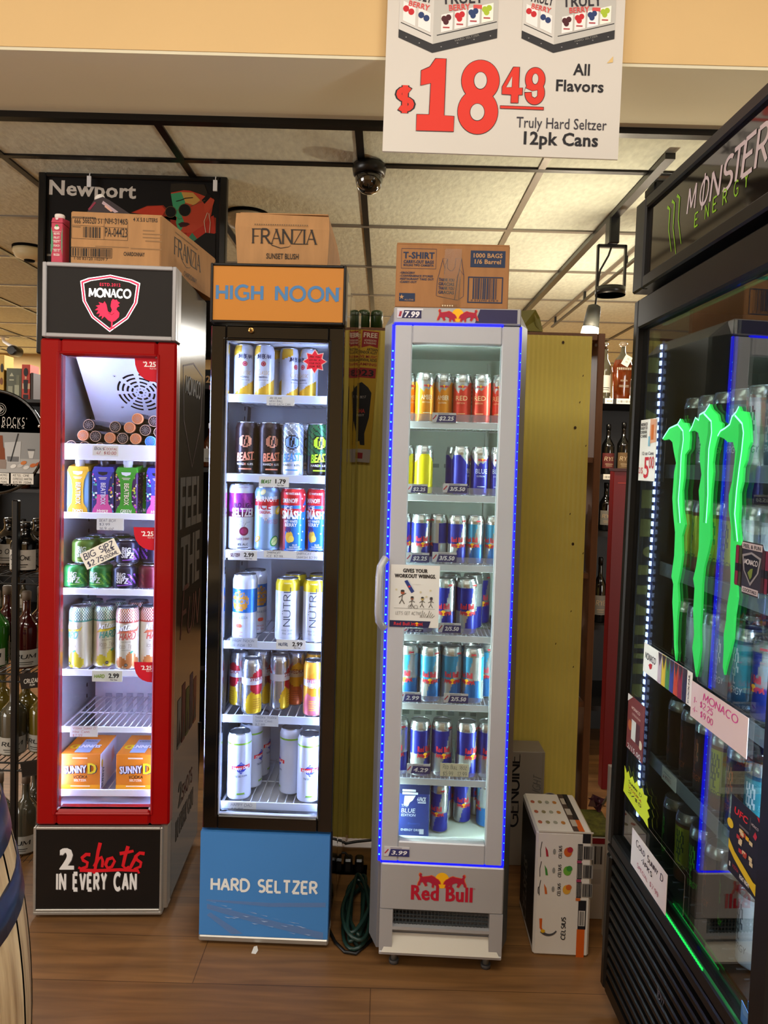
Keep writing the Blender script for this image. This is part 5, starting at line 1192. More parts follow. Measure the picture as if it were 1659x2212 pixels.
# waisted drink cartons
def beatboxes():
    W, Dp, H = .062, .062, .138
    def carton(c1, c2, side, cap, word, dots):
        b = MB(); A = Art(); yel = ink(c1)
        b.box(-W / 2, 0, 0, W / 2, Dp, H - .012, ink(side), .002)
        b.add([(-W / 2, 0, H - .012), (W / 2, 0, H - .012), (W / 2, Dp, H - .012), (-W / 2, Dp, H - .012), (-W / 2 + .004, .004, H + .002), (W / 2 - .004, .004, H + .002), (W / 2, Dp, H + .010), (-W / 2, Dp, H + .010)], [(0, 1, 5, 4), (1, 2, 6, 5), (2, 3, 7, 6), (3, 0, 4, 7), (4, 5, 6, 7)], yel)
        A.poly([(-.030, .0), (.030, .0), (.027, .018), (.017, .034), (.015, .07), (.018, .10), (.028, .124), (.030, .126), (-.030, .126), (-.028, .124), (-.018, .10), (-.015, .07), (-.017, .034), (-.027, .018)], yel, 2)
        if c2: A.poly([(-.030, .0), (.030, .0), (.027, .018), (.017, .034), (.016, .06), (-.016, .06), (-.017, .034), (-.027, .018)], ink(c2), 3)
        r = random.Random(len(word) + len(c1) + ord(c1[2]))
        if dots:
            for i in range(46):
                x = r.choice((-1, 1)) * r.uniform(.017, .030); A.ell(x, r.uniform(.006, .12), r.uniform(.0012, .0035), r.uniform(.0012, .0035), ink(r.choice(dots)), 1, 10)
        A.poly([(-.014, .126), (-.012, .119), (0, .115), (.012, .119), (.014, .126)], ink('#e2e2e2' if cap == '#d8d8d8' else '#141018'), 4)
        A.rect(-.012, .108, .012, .110, ink('#d8c8b0'), 4); A.rect(-.009, .104, .009, .106, ink('#d8c8b0'), 4)
        for d_, c_, l_ in ((.0008, '#1c1620', 4), (0, '#e4d8b0' if c2 is None else '#d8d0dc', 5)): A.text(-.005 + d_, .094 - d_, .0135, 'BEATBOX', ink(c_), l_, align='l', bold=.02, w=.064, rot=-90)
        A.hand(0, .008, .009, word, ink('#f0e8d0'), 5, 'c', t=.2, w=.03, serif=0)
        b.art(A, (0, 0, 0))
        S2 = Art()
        if dots:
            for i in range(40): S2.ell(r.uniform(.004, Dp - .004), r.uniform(.006, .12), r.uniform(.0012, .0035), r.uniform(.0012, .0035), ink(r.choice(dots)), 1, 10)
        b.art(S2, (W / 2, 0, 0), (0, 1, 0))
        c = MB().lathe([(.012, H - .004), (.0125, H + .010), (.0135, H + .011), (.0135, H + .021), (.0125, H + .0225), (0, H + .0225)], mat('cap_' + cap[1:], cap, .4), 24, (0, .016, 0))
        return b.mesh('carton_box'), c.mesh('screw_cap')
    py, pg = ('#c83a8a', '#3a8fd0', '#e0c23a', '#5ac08a', '#f0e8e0'), ('#d8b83a', '#c03a6a', '#8ac03a', '#e8e0d0', '#b04ab0')
    P = {'t': carton('#d0a21e', None, '#6c93b4', '#d8d8d8', 'Tropics', None), 'p': carton('#3a3a9a', '#d0528f', '#262a64', '#18141c', 'Hyper', py), 'g': carton('#3a8f22', None, '#3c1f48', '#d8d8d8', 'GREEN', pg)}
    for k_, x, dep, lab in (('t', 168, .066, 'yellow waisted drink carton with pale blue sides on the second shelf of ' + RC), ('p', 222, .066, 'purple and pink waisted drink carton on the second shelf of ' + RC), ('g', 272.5, .066, 'foremost green waisted drink carton on the second shelf of ' + RC),
        ('g', 303, .134, 'second green waisted drink carton, standing in shade behind the first'), ('g', 322, .202, 'third green waisted drink carton, deep in shade'), ('t', 186, .17, 'yellow waisted drink carton hidden behind the foremost yellow one'), ('p', 236, .17, 'purple waisted drink carton hidden behind the foremost purple one'), ('p', 348, .066, 'purple carton barely showing at the door frame, second shelf of ' + RC)):
        u, _ = RED.px(x, 1060, dep); u = min(u, .3105); t = put(P[k_][0], 'drink_carton', None, RED.w(u, dep, 1.1562), (0, 0, RED.rz)); tag(t, lab, 'carton', 'waisted drink cartons on the second shelf'); put(P[k_][1], 'screw_cap', t)
beatboxes()
def sunny():
    for i, (x0, lab) in enumerate(((130, 'orange vodka seltzer carton standing whole on the bottom shelf of ' + RC), (250, 'orange vodka seltzer carton cut by the door frame on the bottom shelf of ' + RC))):
        u0, _ = RED.px(x0, 1700, .066); W, H, Dp = .115, .108, .15
        t = empty('can_carton', RED.w(u0, .066, .3412), (0, 0, RED.rz)); tag(t, lab, 'carton', 'orange cartons on the bottom shelf')
        o1, o2 = mat('carton_orange', '#d97c14', .5), mat('carton_white', '#d8dcea', .5)
        A = Art(); A.rect(0, 0, W, .016, ink('#f0a41e'), 1); A.rect(.035, .094, .078, .098, ink('#e8d0b0'), 2)
        for d_, c_, l_ in ((.0020, '#1c2858', 2), (-.0010, '#26346a', 2), (.0010, '#1c2858', 3), (0, '#dcd8e2', 4)): A.text(.044 + d_, .052 - d_, .021, 'SUNNY', ink(c_), l_, bold=.045, w=.064, rot=3)
        for d_, c_, l_ in ((.0012, '#26346a', 2), (.0, '#e4c81e', 4)): A.text(.092 + d_, .05 - d_, .031, 'D', ink(c_), l_, bold=.09 if d_ else .05, w=.024)
        A.hand(.058, .036, .0085, 'VODKA', ink('#2a1408'), 4, 'c', t=.16, w=.04); A.text(.058, .027, .0065, 'SELTZER', ink('#f2e2c8'), 4, bold=.02, w=.036); A.rect(.03, .011, .086, .014, ink('#fbe4c0'), 3)
        b = MB().box(0, 0, 0, W, Dp, H, o1, .0015).art(A, (0, 0, 0))
        T = Art(); T.poly([(.035, .01), (.035, .11), (.08, .11), (.08, .01)], ink('#9aa2b8'), 1)
        for d_, c_, l_ in ((-.001, '#26346a', 2), (0, '#e6e2ea', 3)): T.text(.062 + d_, .066, .021, 'SUNNY', ink(c_), l_, bold=.07, w=.07, rot=180)
        T.text(.022, .066, .03, 'D', ink('#e4c81e'), 3, bold=.05, w=.024, rot=180); T.text(.058, .10, .01, 'VODKA', ink('#3a3020'), 3, w=.034, rot=180)
        b.art(T, (0, 0, H), (1, 0, 0), (0, 1, 0)); cb = b.build('carton_box', t)
        Sd = Art(); Sd.rect(0, .001, Dp, H - .001, ink('#ccd2e4'), 1); Sd.text(.03, .03, .016, 'SUNNY', ink('#4a5680'), 2, bold=.04, w=.06, rot=80); Sd.ell(.014, .075, .008, .012, ink('#d8c040'), 2); Sd.poly([(.10, .04), (.13, .05), (.12, .09), (.1, .08)], ink('#e0b0a0'), 2)
        MB().art(Sd, (W, 0, 0), (0, 1, 0)).build('side_panel', t)
sunny()

# ================================================================== PRICE TAGS AND PAPERS ON THE COOLERS
def paper(sp, x0, y0, x1, y1, dep, label, fn, m=None, rot=0.0, cat='price tag', name='price_tag'):
    u0, z1 = sp.px(x0, y0, dep); u1, z0 = sp.px(x1, y1, dep); W, H = u1 - u0, z1 - z0
    A = Art(); fn(A, W, H)
    t = MB().box(-W / 2, 0, -H / 2, W / 2, .0007, H / 2, m or M_paper).art(A, (-W / 2, 0, -H / 2)).build(name, None, sp.w((u0 + u1) / 2, dep, (z0 + z1) / 2), (0, radians(rot), sp.rz))
    return tag(t, label, cat)
INKB, INKR = ink('#2a3350'), ink('#b0383a')
def handlines(*ls, c=INKB, t=.1):
    def f(A, W, H):
        n = len(ls)
        for i, s in enumerate(ls): A.hand(W * .1, H * (1 - (i + .86) / n), H / n * .62, s, c, 1, 'l', t=t, w=min(W * .82, len(s) * H / n * .5), jit=.06)
    return f
def printed(price, name, c):
    def f(A, W, H):
        A.text(W * .72, H * .36, H * .42, price, ink('#141414'), 1, bold=.05, w=W * .34); A.text(W * .72, H * .12, H * .13, 'Per Can', ink('#141414'), 1, bold=.03, w=W * .22)
        A.hand(W * .24, H * .36, H * .3, name, ink(c), 1, 'c', t=.26, w=W * .32)
        A.rect(W * .5, H * .2, W * .502, H * .8, ink('#c8c8c4'), 1)
    return f
def navytag(price, k=1):
    def f(A, W, H):
        A.rect(0, 0, W, H * .78, ink('#34346a'), 1); A.poly([(0, 0), (W * .17, 0), (W * .26, H * .78), (0, H * .78)], ink('#c4c2cc'), 2); A.line([(W * .03, H * .3), (W * .1, H * .5), (W * .17, H * .74)], W * .05, ink('#a83a48'), 3)
        A.rect(0, H * .78, W, H, ink('#c6c4cc'), 1); A.rect(W * .24, H * .84, W * .7, H * .93, ink('#8d8a98'), 2)
        A.text(W * .6, H * .2, H * .42, price, ink('#e2e0ea'), 3, bold=.05, shear=.22, w=W * .62)
    return f
F = .050
paper(RED, 200, 962, 256, 985, F, 'white paper tag reading 4 for 10 dollars on the top rail of ' + RC, lambda A, W, H: (A.hand(W * .08, H * .56, H * .3, 'Bols', INKB, 1, 'l', t=.12, w=W * .36), A.hand(W * .44, H * .56, H * .3, 'Cocktail', INKR, 1, 'l', t=.1, w=W * .5), A.hand(W * .14, H * .12, H * .3, '4/. $10.00', INKR, 1, 'l', t=.12, w=W * .76)))
paper(RED, 209, 1119, 267, 1146, F, 'white paper tag reading 3.99 under the waisted cartons', handlines('BEAT BOX', '$3.99', '16.9 oz'))
paper(RED, 199, 1449, 264, 1473, F, 'cream printed 2.99 tag under the iced tea cans', printed("2.99", 'HARD', '#8aa03a'), mat('cream_paper', '#dcd8c0', .75))
paper(RED, 151, 1568, 211, 1592, F, 'white tag with red handwriting above the orange cartons', handlines('Vodka Sunny D', 'Mini Cans', '$2.99', c=ink('#c05a52')))
def bigsipz(A, W, H):
    b = ink('#1c2048'); A.hand(W * .07, H * .56, H * .34, 'BIG SIPZ', b, 1, 'l', t=.13, w=W * .84); A.hand(W * .62, H * .38, H * .2, '16%', b, 1, 'l', t=.14, w=W * .26); A.hand(W * .07, H * .1, H * .3, '$2.75', b, 1, 'l', t=.15, w=W * .44); A.hand(W * .54, H * .1, H * .2, '200ML', b, 1, 'l', t=.14, w=W * .4)
paper(RED, 176, 1177, 258, 1216, .006, 'tilted handwritten paper sign stuck on the glass of ' + RC, bigsipz, rot=-27, cat='paper sign', name='paper_sign')
E2 = .050
paper(ORG, 576, 856, 636, 877, E2, 'handwritten tag under the highball cans', handlines('JIM BEAM', 'HIGH BALL', '$2.00 EACH CAN'))
paper(ORG, 559.5, 1029, 624, 1053, E2, 'printed 1.79 tag under the clawed-eye cans', printed('1.79', 'BEAST', '#3a7a1e'))
paper(ORG, 493, 1188, 555, 1211, E2 - .001, 'printed 2.99 tag under the tall purple seltzer can', printed('2.99', 'SELTZER', '#5a2440'))
paper(ORG, 570, 1189, 634, 1206, E2, 'long handwritten tag under the pale blue can', handlines('SMIRNOFF', 'ICE $2.99'))
paper(ORG, 634, 1191, 697, 1209, E2, 'handwritten tag under the blue cans with red tops', handlines('SMIRNOFF', 'SMASH $2.99'))
paper(ORG, 497, 1377, 556, 1399, E2, 'grey handwritten tag under the orange sun can', handlines('High Noon', '4 for 10', c=ink('#6a7080')), mat('grey_paper', '#c4c8d0', .75))
paper(ORG, 597, 1381, 660, 1404, E2, 'printed 2.99 tag under the upright-lettered cans', printed('2.99', 'NUTRL', '#6a7080'))
paper(ORG, 546, 1544, 601, 1570, E2, 'handwritten tag under the slim vodka cans', handlines('Svedka Vodka', 'Soda Cans', '$2.99', c=ink('#7a8090')), mat('grey_paper', '#c4c8d0', .75))
paper(ORG, 493, 1732, 553, 1754, E2, 'handwritten 2.99 tag on the lowest rail', handlines('HAPPY DAD', '$2.99', c=ink('#5a6070')))
def starburst():
    u, z = ORG.px(680, 781, .006); b = MB(); A = Art(); r = .030
    A.star(0, 0, r + .003, .022, 8, ink('#e8c4c8'), 1, 90); A.star(0, 0, r, .0195, 8, ink('#d01f3c'), 2, 90)
    for i, s in enumerate(('Mix you', 'own a', 'four pack', 'for $8')): A.hand(0, .010 - .0085 * i, .0055, s, ink('#5a0f1c'), 3, 'c', t=.14, w=.030 - .002 * abs(1.5 - i))
    b.prism([((r if i % 2 == 0 else .0195) * cos(radians(90 + 22.5 * i)), (r if i % 2 == 0 else .0195) * sin(radians(90 + 22.5 * i))) for i in range(16)], .0, .0012, ink('#d01f3c'), 'y').art(A, (0, 0, 0))
    tag(b.build('star_sticker', None, ORG.w(u, .006, z), (0, 0, ORG.rz)), 'red eight-pointed star sticker on the glass of ' + OC, 'sticker')
starburst()
G = .0575 - .003
for x0, y0, x1, y1, p, lab in ((934, 891, 985, 913, '$2.25', 'navy 2.25 tag in the middle of the top shelf of ' + SC), (880, 1045, 923, 1065, '$2.25', 'navy 2.25 tag under the yellow cans of ' + SC), (957, 1044, 1009, 1065, '3/5.50', 'navy 3 for 5.50 tag under the dark navy cans'),
    (878, 1193, 927, 1215, '$2.25', 'navy 2.25 tag under the blue cans of the third shelf'), (934, 1192, 986, 1215, '3/5.50', 'navy 3 for 5.50 tag on the third shelf of ' + SC), (872, 1356, 914, 1366, '2.99', 'navy tag half covered by the workout sticker'), (947, 1345, 995, 1367, '2/5.50', 'navy 2 for 5.50 tag beside the workout sticker'),
    (864, 1494, 909, 1516, '2.99', 'navy 2.99 tag under the teal cans'), (959, 1497, 1011, 1519, '2/5.50', 'navy 2 for 5.50 tag under the teal cans'), (879, 1649, 929, 1672, '4.29', 'navy 4.29 tag on the sixth shelf of ' + SC)): paper(SLV, x0, y0, x1, y1, G, lab, navytag(p), cat='price tag')
paper(SLV, 951, 1648, 1012, 1679, G, 'handwritten cream tag on the sixth shelf of ' + SC, handlines('Red Bull 16oz', '$5.99  12.99', c=ink('#6a6e70')), mat('cream_paper', '#dcd8c0', .75))
paper(SLV, 830, 1828, 884, 1851, -.0052, 'navy 3.99 sticker at the lower corner of the silver door', navytag('3.99'), cat='price sticker', name='price_sticker')
def workout(A, W, H):
    k = ink('#17161a'); g = ink('#5a5652'); A.text(W * .5, H * .88, H * .06, 'GIVES YOUR', k, 2, bold=.05, w=W * .5); A.text(W * .5, H * .795, H * .06, 'WORKOUT WIIINGS.', k, 2, bold=.05, w=W * .84)
    A.rect(0, 0, W * .80, H * .105, ink('#2b2a4c'), 1); A.poly([(W * .80, 0), (W * .80, H * .105), (W * .84, H * .105)], ink('#2b2a4c'), 1); A.text(W * .25, H * .03, H * .05, 'Red Bull', ink('#c03038'), 2, bold=.03, w=W * .32); bull_mark(A, W * .56, H * .05, W * .2, 2)
    A.hand(W * .12, H * .2, H * .05, "LET'S GET ACTIVE", g, 2, 'l', t=.1, w=W * .52)
    A.poly([(W * .28, H * .74), (W * .34, H * .76), (W * .49, H * .58), (W * .43, H * .55)], ink('#2b3a7a'), 2); A.poly([(W * .34, H * .76), (W * .37, H * .755), (W * .46, H * .64), (W * .49, H * .58)], ink('#b8bcc8'), 3); A.ell(W * .385, H * .655, W * .025, W * .02, ink('#c03038'), 4)
    for x, y, s, c in ((.25, .5, 1.25, '#a8583c'), (.45, .42, 1.0, '#8a5a48'), (.66, .42, .95, '#b09a60'), (.84, .42, .95, '#5a4a50')):
        X, Y = W * x, H * y; q = W * .04 * s
        A.ell(X, Y + q * 1.5, q * .8, q * .9, ink(c), 2); A.ell(X, Y + q * 2.1, q * .8, q * .5, ink('#3a3836'), 3)
        for p in (((0, .8), (-.2, -1.4)), ((-.2, -1.4), (-1.2, -3.2)), ((-.2, -1.4), (.9, -3.3)), ((0, .4), (-1.5, -.6)), ((0, .4), (1.4, 1.2 if x < .3 else -.5))): A.line([(X + a * q, Y + b * q) for a, b in p], q * .34, g, 2)
    A.ring(W * .41, H * .33, W * .035, W * .035, .0009, g, 2); A.ring(W * .53, H * .33, W * .035, W * .035, .0009, g, 2); A.rect(W * .08, H * .302, W * .92, H * .306, g, 2)
    for i in range(9): A.line([(W * (.62 + .03 * i), H * .16), (W * (.64 + .035 * i), H * (.2 + .05 * ((i * 3) % 4) / 2))], .0011, g, 2)
    A.rect(W * .45, H * .69, W * .62, H * .694, ink('#c8c2b8'), 2)
    for x, y in ((.12, .6), (.82, .6), (.74, .5), (.62, .57)): A.ell(W * x, H * y, W * .022, W * .02, ink('#c9bfa0'), 2)
paper(SLV, 845, 1219, 946.5, 1357, -.0055, 'white workout sticker with cartoon athletes across the silver door', workout, mat('sticker_white', '#d9d6d0', .5), cat='sticker', name='door_sticker')

# ================================================================== CARTONS AND BOTTLES ON TOP OF THE COOLERS
KB = ink('#2b241f'); NVY = ink('#22304c')
def franzia(A, x, y, h, w, l=1, ink_=None):
    c = ink_ or KB
    A.hand(x, y, h, 'FRANZIA', c, l, 'c', t=.13, w=w, serif=.10, thin=.055, shear=0, gap=.16); A.line([(x - w * .28, y + h * .35), (x - w * .20, y - h * .12), (x - w * .06, y - h * .32), (x + w * .06, y - h * .22), (x + w * .1, y - h * .12)], h * .07, c, l, h * .02)
    for i in range(24): A.rect(x - w * .48 + w * .036 * i, y + h * 1.28, x - w * .48 + w * .036 * i + w * .02, y + h * 1.36, ink('#6b543a'), l)
def carton_flaps(mb, x0, x1, y0, y1, z, m):
    mb.box(x0 + .001, y0 + .001, z, x1 - .001, (y0 + y1) / 2 - .0015, z + .003, m); mb.box(x0 + .001, (y0 + y1) / 2 + .0015, z, x1 - .001, y1 - .001, z + .003, m); return mb
def top_boxes():
    # long wine carton on the red-framed cooler, its long side running back
    th = -3.0; o = RED.w(.086, -.008, 1.8605); bx = Spot(o.x, o.y, o.z, th)
    W, D, H, SK = .246, .42, .138, .072; t = empty('wine_carton', bx.O, bx.rot); tag(t, 'long chardonnay wine carton lying on the red-framed cooler', 'carton')
    A = Art(); k = W / 650.0
    def X(px): return (px - 345) * k
    def Z(py, px=345): return (800 + (px - 345) * .055 - py) * (H / 405.0)
    A.frame(X(348), Z(605), X(752), Z(440), .0008, KB, 1); A.rect(X(580), Z(605), X(582), Z(440), KB, 1); A.rect(X(582), Z(505), X(752), Z(503), KB, 1); A.rect(X(348), Z(500), X(580), Z(498), KB, 1)
    for s, x, y, h, w in (('666', 390, 485, 34, 44), ('566520', 476, 487, 44, 96), ('51', 550, 488, 34, 28), ('NH-31465', 668, 494, 40, 160), ('PA-04423', 668, 596, 62, 160)): A.text(X(x), Z(y, x), h * k * 1.05, s, KB, 1, bold=.005, w=w * k)
    A.bars(X(432), Z(594), X(562), Z(507), KB, 1, 26); A.rect(X(352), Z(437), X(516), Z(428), ink('#6b543a'), 1); A.rect(X(355), Z(514), X(412), Z(507), ink('#6b543a'), 1)
    A.frame(X(345), Z(752), X(640), Z(672), .0013, KB, 1); A.bars(X(356), Z(744), X(630), Z(680), KB, 1, 40, 5); A.text(X(490), Z(774), 20 * k, '1 00 83120 10209 7', KB, 1, w=240 * k)
    A.text(X(800), Z(752, 800), 28 * k, 'CHARDONNAY', KB, 1, bold=.02, w=152 * k); A.text(X(878), Z(476, 878), 28 * k, '4 X 5.0 LITERS', KB, 1, bold=.012, w=176 * k)
    for i, (a, b) in enumerate(((860, 945), (860, 1000), (860, 985), (880, 1000))): A.rect(X(a), Z(552 + 28 * i, 900), X(b), Z(543 + 28 * i, 900), ink('#8a6844'), 1)
    A.rect(X(520), Z(664), X(760), Z(656), ink('#8a6844'), 1); A.rect(X(775), Z(670), X(1000), Z(661), ink('#8a6844'), 1)
    SV = Vector((SK, D, 0)).normalized()
    b = MB(); b.add([(0, 0, 0), (W, 0, 0), (W + SK, D, 0), (SK, D, 0), (0, 0, H), (W, 0, H), (W + SK, D, H), (SK, D, H)], [(0, 3, 2, 1), (4, 5, 6, 7), (0, 1, 5, 4), (1, 2, 6, 5), (2, 3, 7, 6), (3, 0, 4, 7)], M_card)
    b.art(A, (0, 0, 0)); Sd = Art(); franzia(Sd, .19, .060, .048, .20); Sd.hand(.21, .016, .014, 'CHARDONNAY', KB, 1, 'c', t=.14, w=.10); b.art(Sd, (W, 0, 0), SV); b.build('box_body', t)
    f = MB()
    for q0, q1 in ((.005, .497), (.503, .995)): f.add([(W * p + SK * q, D * q, H + .0004 + dz) for dz in (0, .0026) for p, q in ((.005, q0), (.995, q0), (.995, q1), (.005, q1))], [(0, 3, 2, 1), (4, 5, 6, 7), (0, 1, 5, 4), (1, 2, 6, 5), (2, 3, 7, 6), (3, 0, 4, 7)], M_card)
    f.build('flap', t)
    MB().box(W - .004, -.0006, .002, W - .0005, .002, H - .002, mat('cardboard_edge', '#8a6238', .8)).build('corner_seam', t)
    # pink tetra carton standing beside it
    p = RED.w(.0425, .004, 1.8605); t = empty('drink_carton', p, (0, 0, RED.rz)); tag(t, 'slim pink fruit punch carton standing beside the chardonnay box', 'carton')
    w2 = .0155; pk = mat('carton_pink', '#b83850', .5); gr = ink('#4f8f6a')
    b = MB(); b.box(-w2, 0, 0, w2, .05, .112, pk, .002)
    b.add([(-w2, 0, .112), (w2, 0, .112), (w2, .05, .112), (-w2, .05, .112), (-w2 + .002, .004, .126), (w2 - .002, .004, .126), (w2, .05, .132), (-w2, .05, .132)], [(0, 1, 5, 4), (1, 2, 6, 5), (2, 3, 7, 6), (3, 0, 4, 7), (4, 5, 6, 7)], pk)
    A = Art(); A.poly([(-w2, .02), (-w2 + .006, .045), (-w2 + .005, .08), (-w2, .10)], gr, 1); A.poly([(w2, .02), (w2 - .003, .045), (w2 - .003, .08), (w2, .10)], gr, 1); A.ell(0, .122, .004, .003, ink('#d8c4c4'), 2)
    for i, s in enumerate(('MADE WITH', 'FRUIT', 'PARTY', 'PUNCH', 'TRY IT', 'FROZEN')): A.text(0, .078 - .011 * i - (.003 if i > 3 else 0), .0062, s, ink('#e8d0cc'), 2, bold=.03, w=.016)
    for i in range(3): A.rect(-.011, .086 - .024 * i, .011, .087 - .024 * i, ink('#e8d0cc'), 2)
    A.ell(0, .097, .007, .005, ink('#e4dcd0'), 2); A.ell(0, .103, .004, .003, ink('#3f8a4a'), 3); b.art(A, (0, 0, 0)); b.build('carton_box', t)
    MB().lathe([(.012, .118), (.0125, .128), (.0135, .129), (.0135, .137), (.012, .139), (0, .139)], ink('#ddd3cc'), 20, (0, .02, 0)).build('screw_cap', t)
    # dark carton lying askew on the wine box, its cap up
    Yc = 2.13; dm = mat('shiny_purple_carton', '#1d1420', .12, coat=.9); zt = 1.8605 + H + .0034
    pts = [at(x, y, Y=Yc) for x, y in ((188, 458), (203, 432), (222, 425), (236, 432), (287, 466), (278, 470), (190, 470))]; c0 = Vector((pts[-1].x, Yc, zt + .001))
    t = empty('dark_carton', c0); tag(t, 'shiny dark carton with white cap leaning on the chardonnay box', 'carton')
    P2 = [(p.x - c0.x, max(0, p.z - c0.z)) for p in pts]; P2[-1] = (0, 0); P2[-2] = (P2[-2][0], 0); A = Art()
    def q(x, y): p = at(x, y, Y=Yc); return p.x - c0.x, p.z - c0.z
    A.poly([q(223, 434), (q(256, 458)), q(248, 460), q(220, 440)][::-1], ink('#a89298'), 1); A.poly([q(228, 442), q(244, 456), q(240, 458), q(226, 447)][::-1], ink('#c89a8a'), 2); A.poly([q(190, 452), q(204, 436), q(208, 438), q(194, 455)][::-1], ink('#7a2036'), 1)
    MB().prism(P2[::-1], 0, .055, dm, 'y').art(A, (0, 0, 0)).build('carton_box', t)
    a = q(212, 430); MB().lathe([(.013, 0), (.0145, .002), (.0145, .017), (.012, .020), (0, .020)], ink('#d8d2cc'), 20).build('screw_cap', t, (a[0], .028, a[1]), (0, radians(-28), 0))
    p = at(166, 467, Y=Yc + .005); t = MB().prism([(0, 0), (.028, 0), (.028, .006), (.018, .010), (.004, .004)][::-1], 0, .06, dm, 'y').build('film_wrap', None, (c0.x - .034, Yc + .01, zt + .001)); tag(t, 'crumpled dark plastic wrap lying on the chardonnay box', 'plastic wrap')
    # wine carton on the orange-header cooler, its sides bulging
    p0 = at(516, 571, Y=2.0); p1 = at(708, 574, Y=2.0); bx = Spot(p0.x, 1.985, 1.847, 0.6); W = p1.x - p0.x; H = .150; D = .26
    t = empty('wine_carton', bx.O, bx.rot); tag(t, 'blush wine carton with bulging sides on the orange-header cooler', 'carton')
    b = MB(); b.add([(0, 0, 0), (W, 0, 0), (W, D, 0), (0, D, 0), (-.008, -.004, H * .75), (W + .004, -.004, H * .72), (W + .016, D, H * .6), (-.01, D, H * .6), (-.007, .002, H), (W + .001, .004, H * .97), (W + .004, D, H * .97), (-.004, D, H)],
        [(0, 1, 5, 4), (4, 5, 9, 8), (1, 2, 6, 5), (5, 6, 10, 9), (3, 0, 4, 7), (7, 4, 8, 11), (2, 3, 7, 6), (6, 7, 11, 10), (8, 9, 10, 11), (3, 2, 1, 0)], M_card)
    A = Art(); franzia(A, W * .52, H * .46, H * .25, W * .70); A.text(W * .50, H * .19, H * .095, 'SUNSET BLUSH', KB, 1, bold=.015, w=W * .36)
    b.art(A, (0, 0, 0), (1, 0, 0), (0, -.004 / (H * .75), 1), lift=.0012); b.build('box_body', t); carton_flaps(MB(), .002, W, .006, D, H + .0005, M_card).build('flap', t)
    # carry-out bag carton on the silver cooler
    p0 = at(853, 655, Y=1.868); p1 = at(1096, 658, Y=1.868); W = p1.x - p0.x; H = .160; D = .28; bx = Spot(p0.x, 1.868, 1.7305, 1.8)
    t = empty('bag_carton', bx.O, (0, radians(.3), bx.rz)); tag(t, 'brown carry-out bags carton on the silver cooler', 'carton')
    A = Art(); k = W / 1125.0; kz = H / 620.0
    def X(px): return (px - 150) * k
    def Z(py, px=150): return (720 + (px - 150) * .006 - py) * kz
    A.frame(X(200), Z(340), X(548), Z(143), .0008, NVY, 1); A.text(X(374), Z(240), 62 * kz, 'T-SHIRT', NVY, 1, bold=.045, w=308 * k); A.text(X(374), Z(288), 30 * kz, 'CARRY-OUT BAGS', NVY, 1, bold=.04, w=300 * k); A.text(X(374), Z(316), 20 * kz, 'BOLSAS TIPO CAMISETA', NVY, 1, bold=.04, w=300 * k)
    for i, s in enumerate(('GROCERY', 'CONVENIENCE STORES', 'RESTAURANT TAKE OUT', 'CARRY-OUT')): A.text(X(200), Z(392 + 30 * i), 20 * kz, s, NVY, 1, align='l', bold=.04, w=(140, 320, 330, 160)[i] * k); A.rect(X(192), Z(388 + 30 * i), X(197), Z(380 + 30 * i), NVY, 1)
    A.rect(X(190), Z(662), X(348), Z(582), NVY, 1); A.star(X(215), Z(620), 26 * k, 10 * k, 5, ink('#b88a5a'), 2); A.text(X(290), Z(655), 16 * kz, 'ALL-STAR', ink('#b88a5a'), 2, w=90 * k)
    A.rect(X(888), Z(312), X(1232), Z(150), NVY, 1); A.text(X(1060), Z(218), 42 * kz, '1000 BAGS', ink('#b88a5a'), 2, bold=.03, w=285 * k); A.text(X(1060), Z(278), 42 * kz, '1/6 Barrel', ink('#b88a5a'), 2, bold=.03, w=260 * k)
    A.frame(X(870), Z(662), X(1218), Z(405), .0028, NVY, 1); A.bars(X(920), Z(625), X(1168), Z(420), NVY, 1, 36, 9); A.text(X(1040), Z(645), 16 * kz, '0 012345 678 9', NVY, 1, w=270 * k)
    bag = [(560, 600), (565, 450), (615, 235), (660, 235), (662, 330), (690, 355), (715, 350), (735, 320), (742, 232), (798, 230), (828, 400), (830, 600), (775, 640), (600, 610), (560, 600)]
    A.line([(X(a), Z(b)) for a, b in bag], .0011, NVY, 1)
    for l_ in (((660, 240), (640, 300), (632, 390)), ((615, 255), (635, 330)), ((798, 240), (770, 400), (745, 630)), ((742, 640), (765, 400), (785, 340), (828, 395)), ((790, 410), (785, 630))): A.line([(X(a), Z(b)) for a, b in l_], .0010, NVY, 1)
    for i, s in enumerate(('THANK YOU', 'GRACIAS', 'THANK YOU', 'GRACIAS')): A.text(X(656), Z(458 + 41 * i), 30 * kz, s, NVY, 1, bold=.04, w=155 * k, rot=-2)
    tp = glass_mat('packing_tape', '#f0e4cc', 1.0, .2, film=.05, film_hex='#d8b88a'); A.rect(X(630), Z(720), X(800), Z(140), tp, 3); A.rect(X(605), Z(722), X(775), Z(680), tp, 4)
    for i in range(5): A.rect(X(620 + 24 * i), Z(704), X(634 + 24 * i), Z(690), ink('#d8c09a'), 5)
    b = MB().box(0, 0, 0, W, D, H, M_card2, .002).art(A, (0, 0, 0)); b.build('box_body', t); carton_flaps(MB(), 0, W, 0, D, H, M_card2).build('flap', t)
top_boxes()

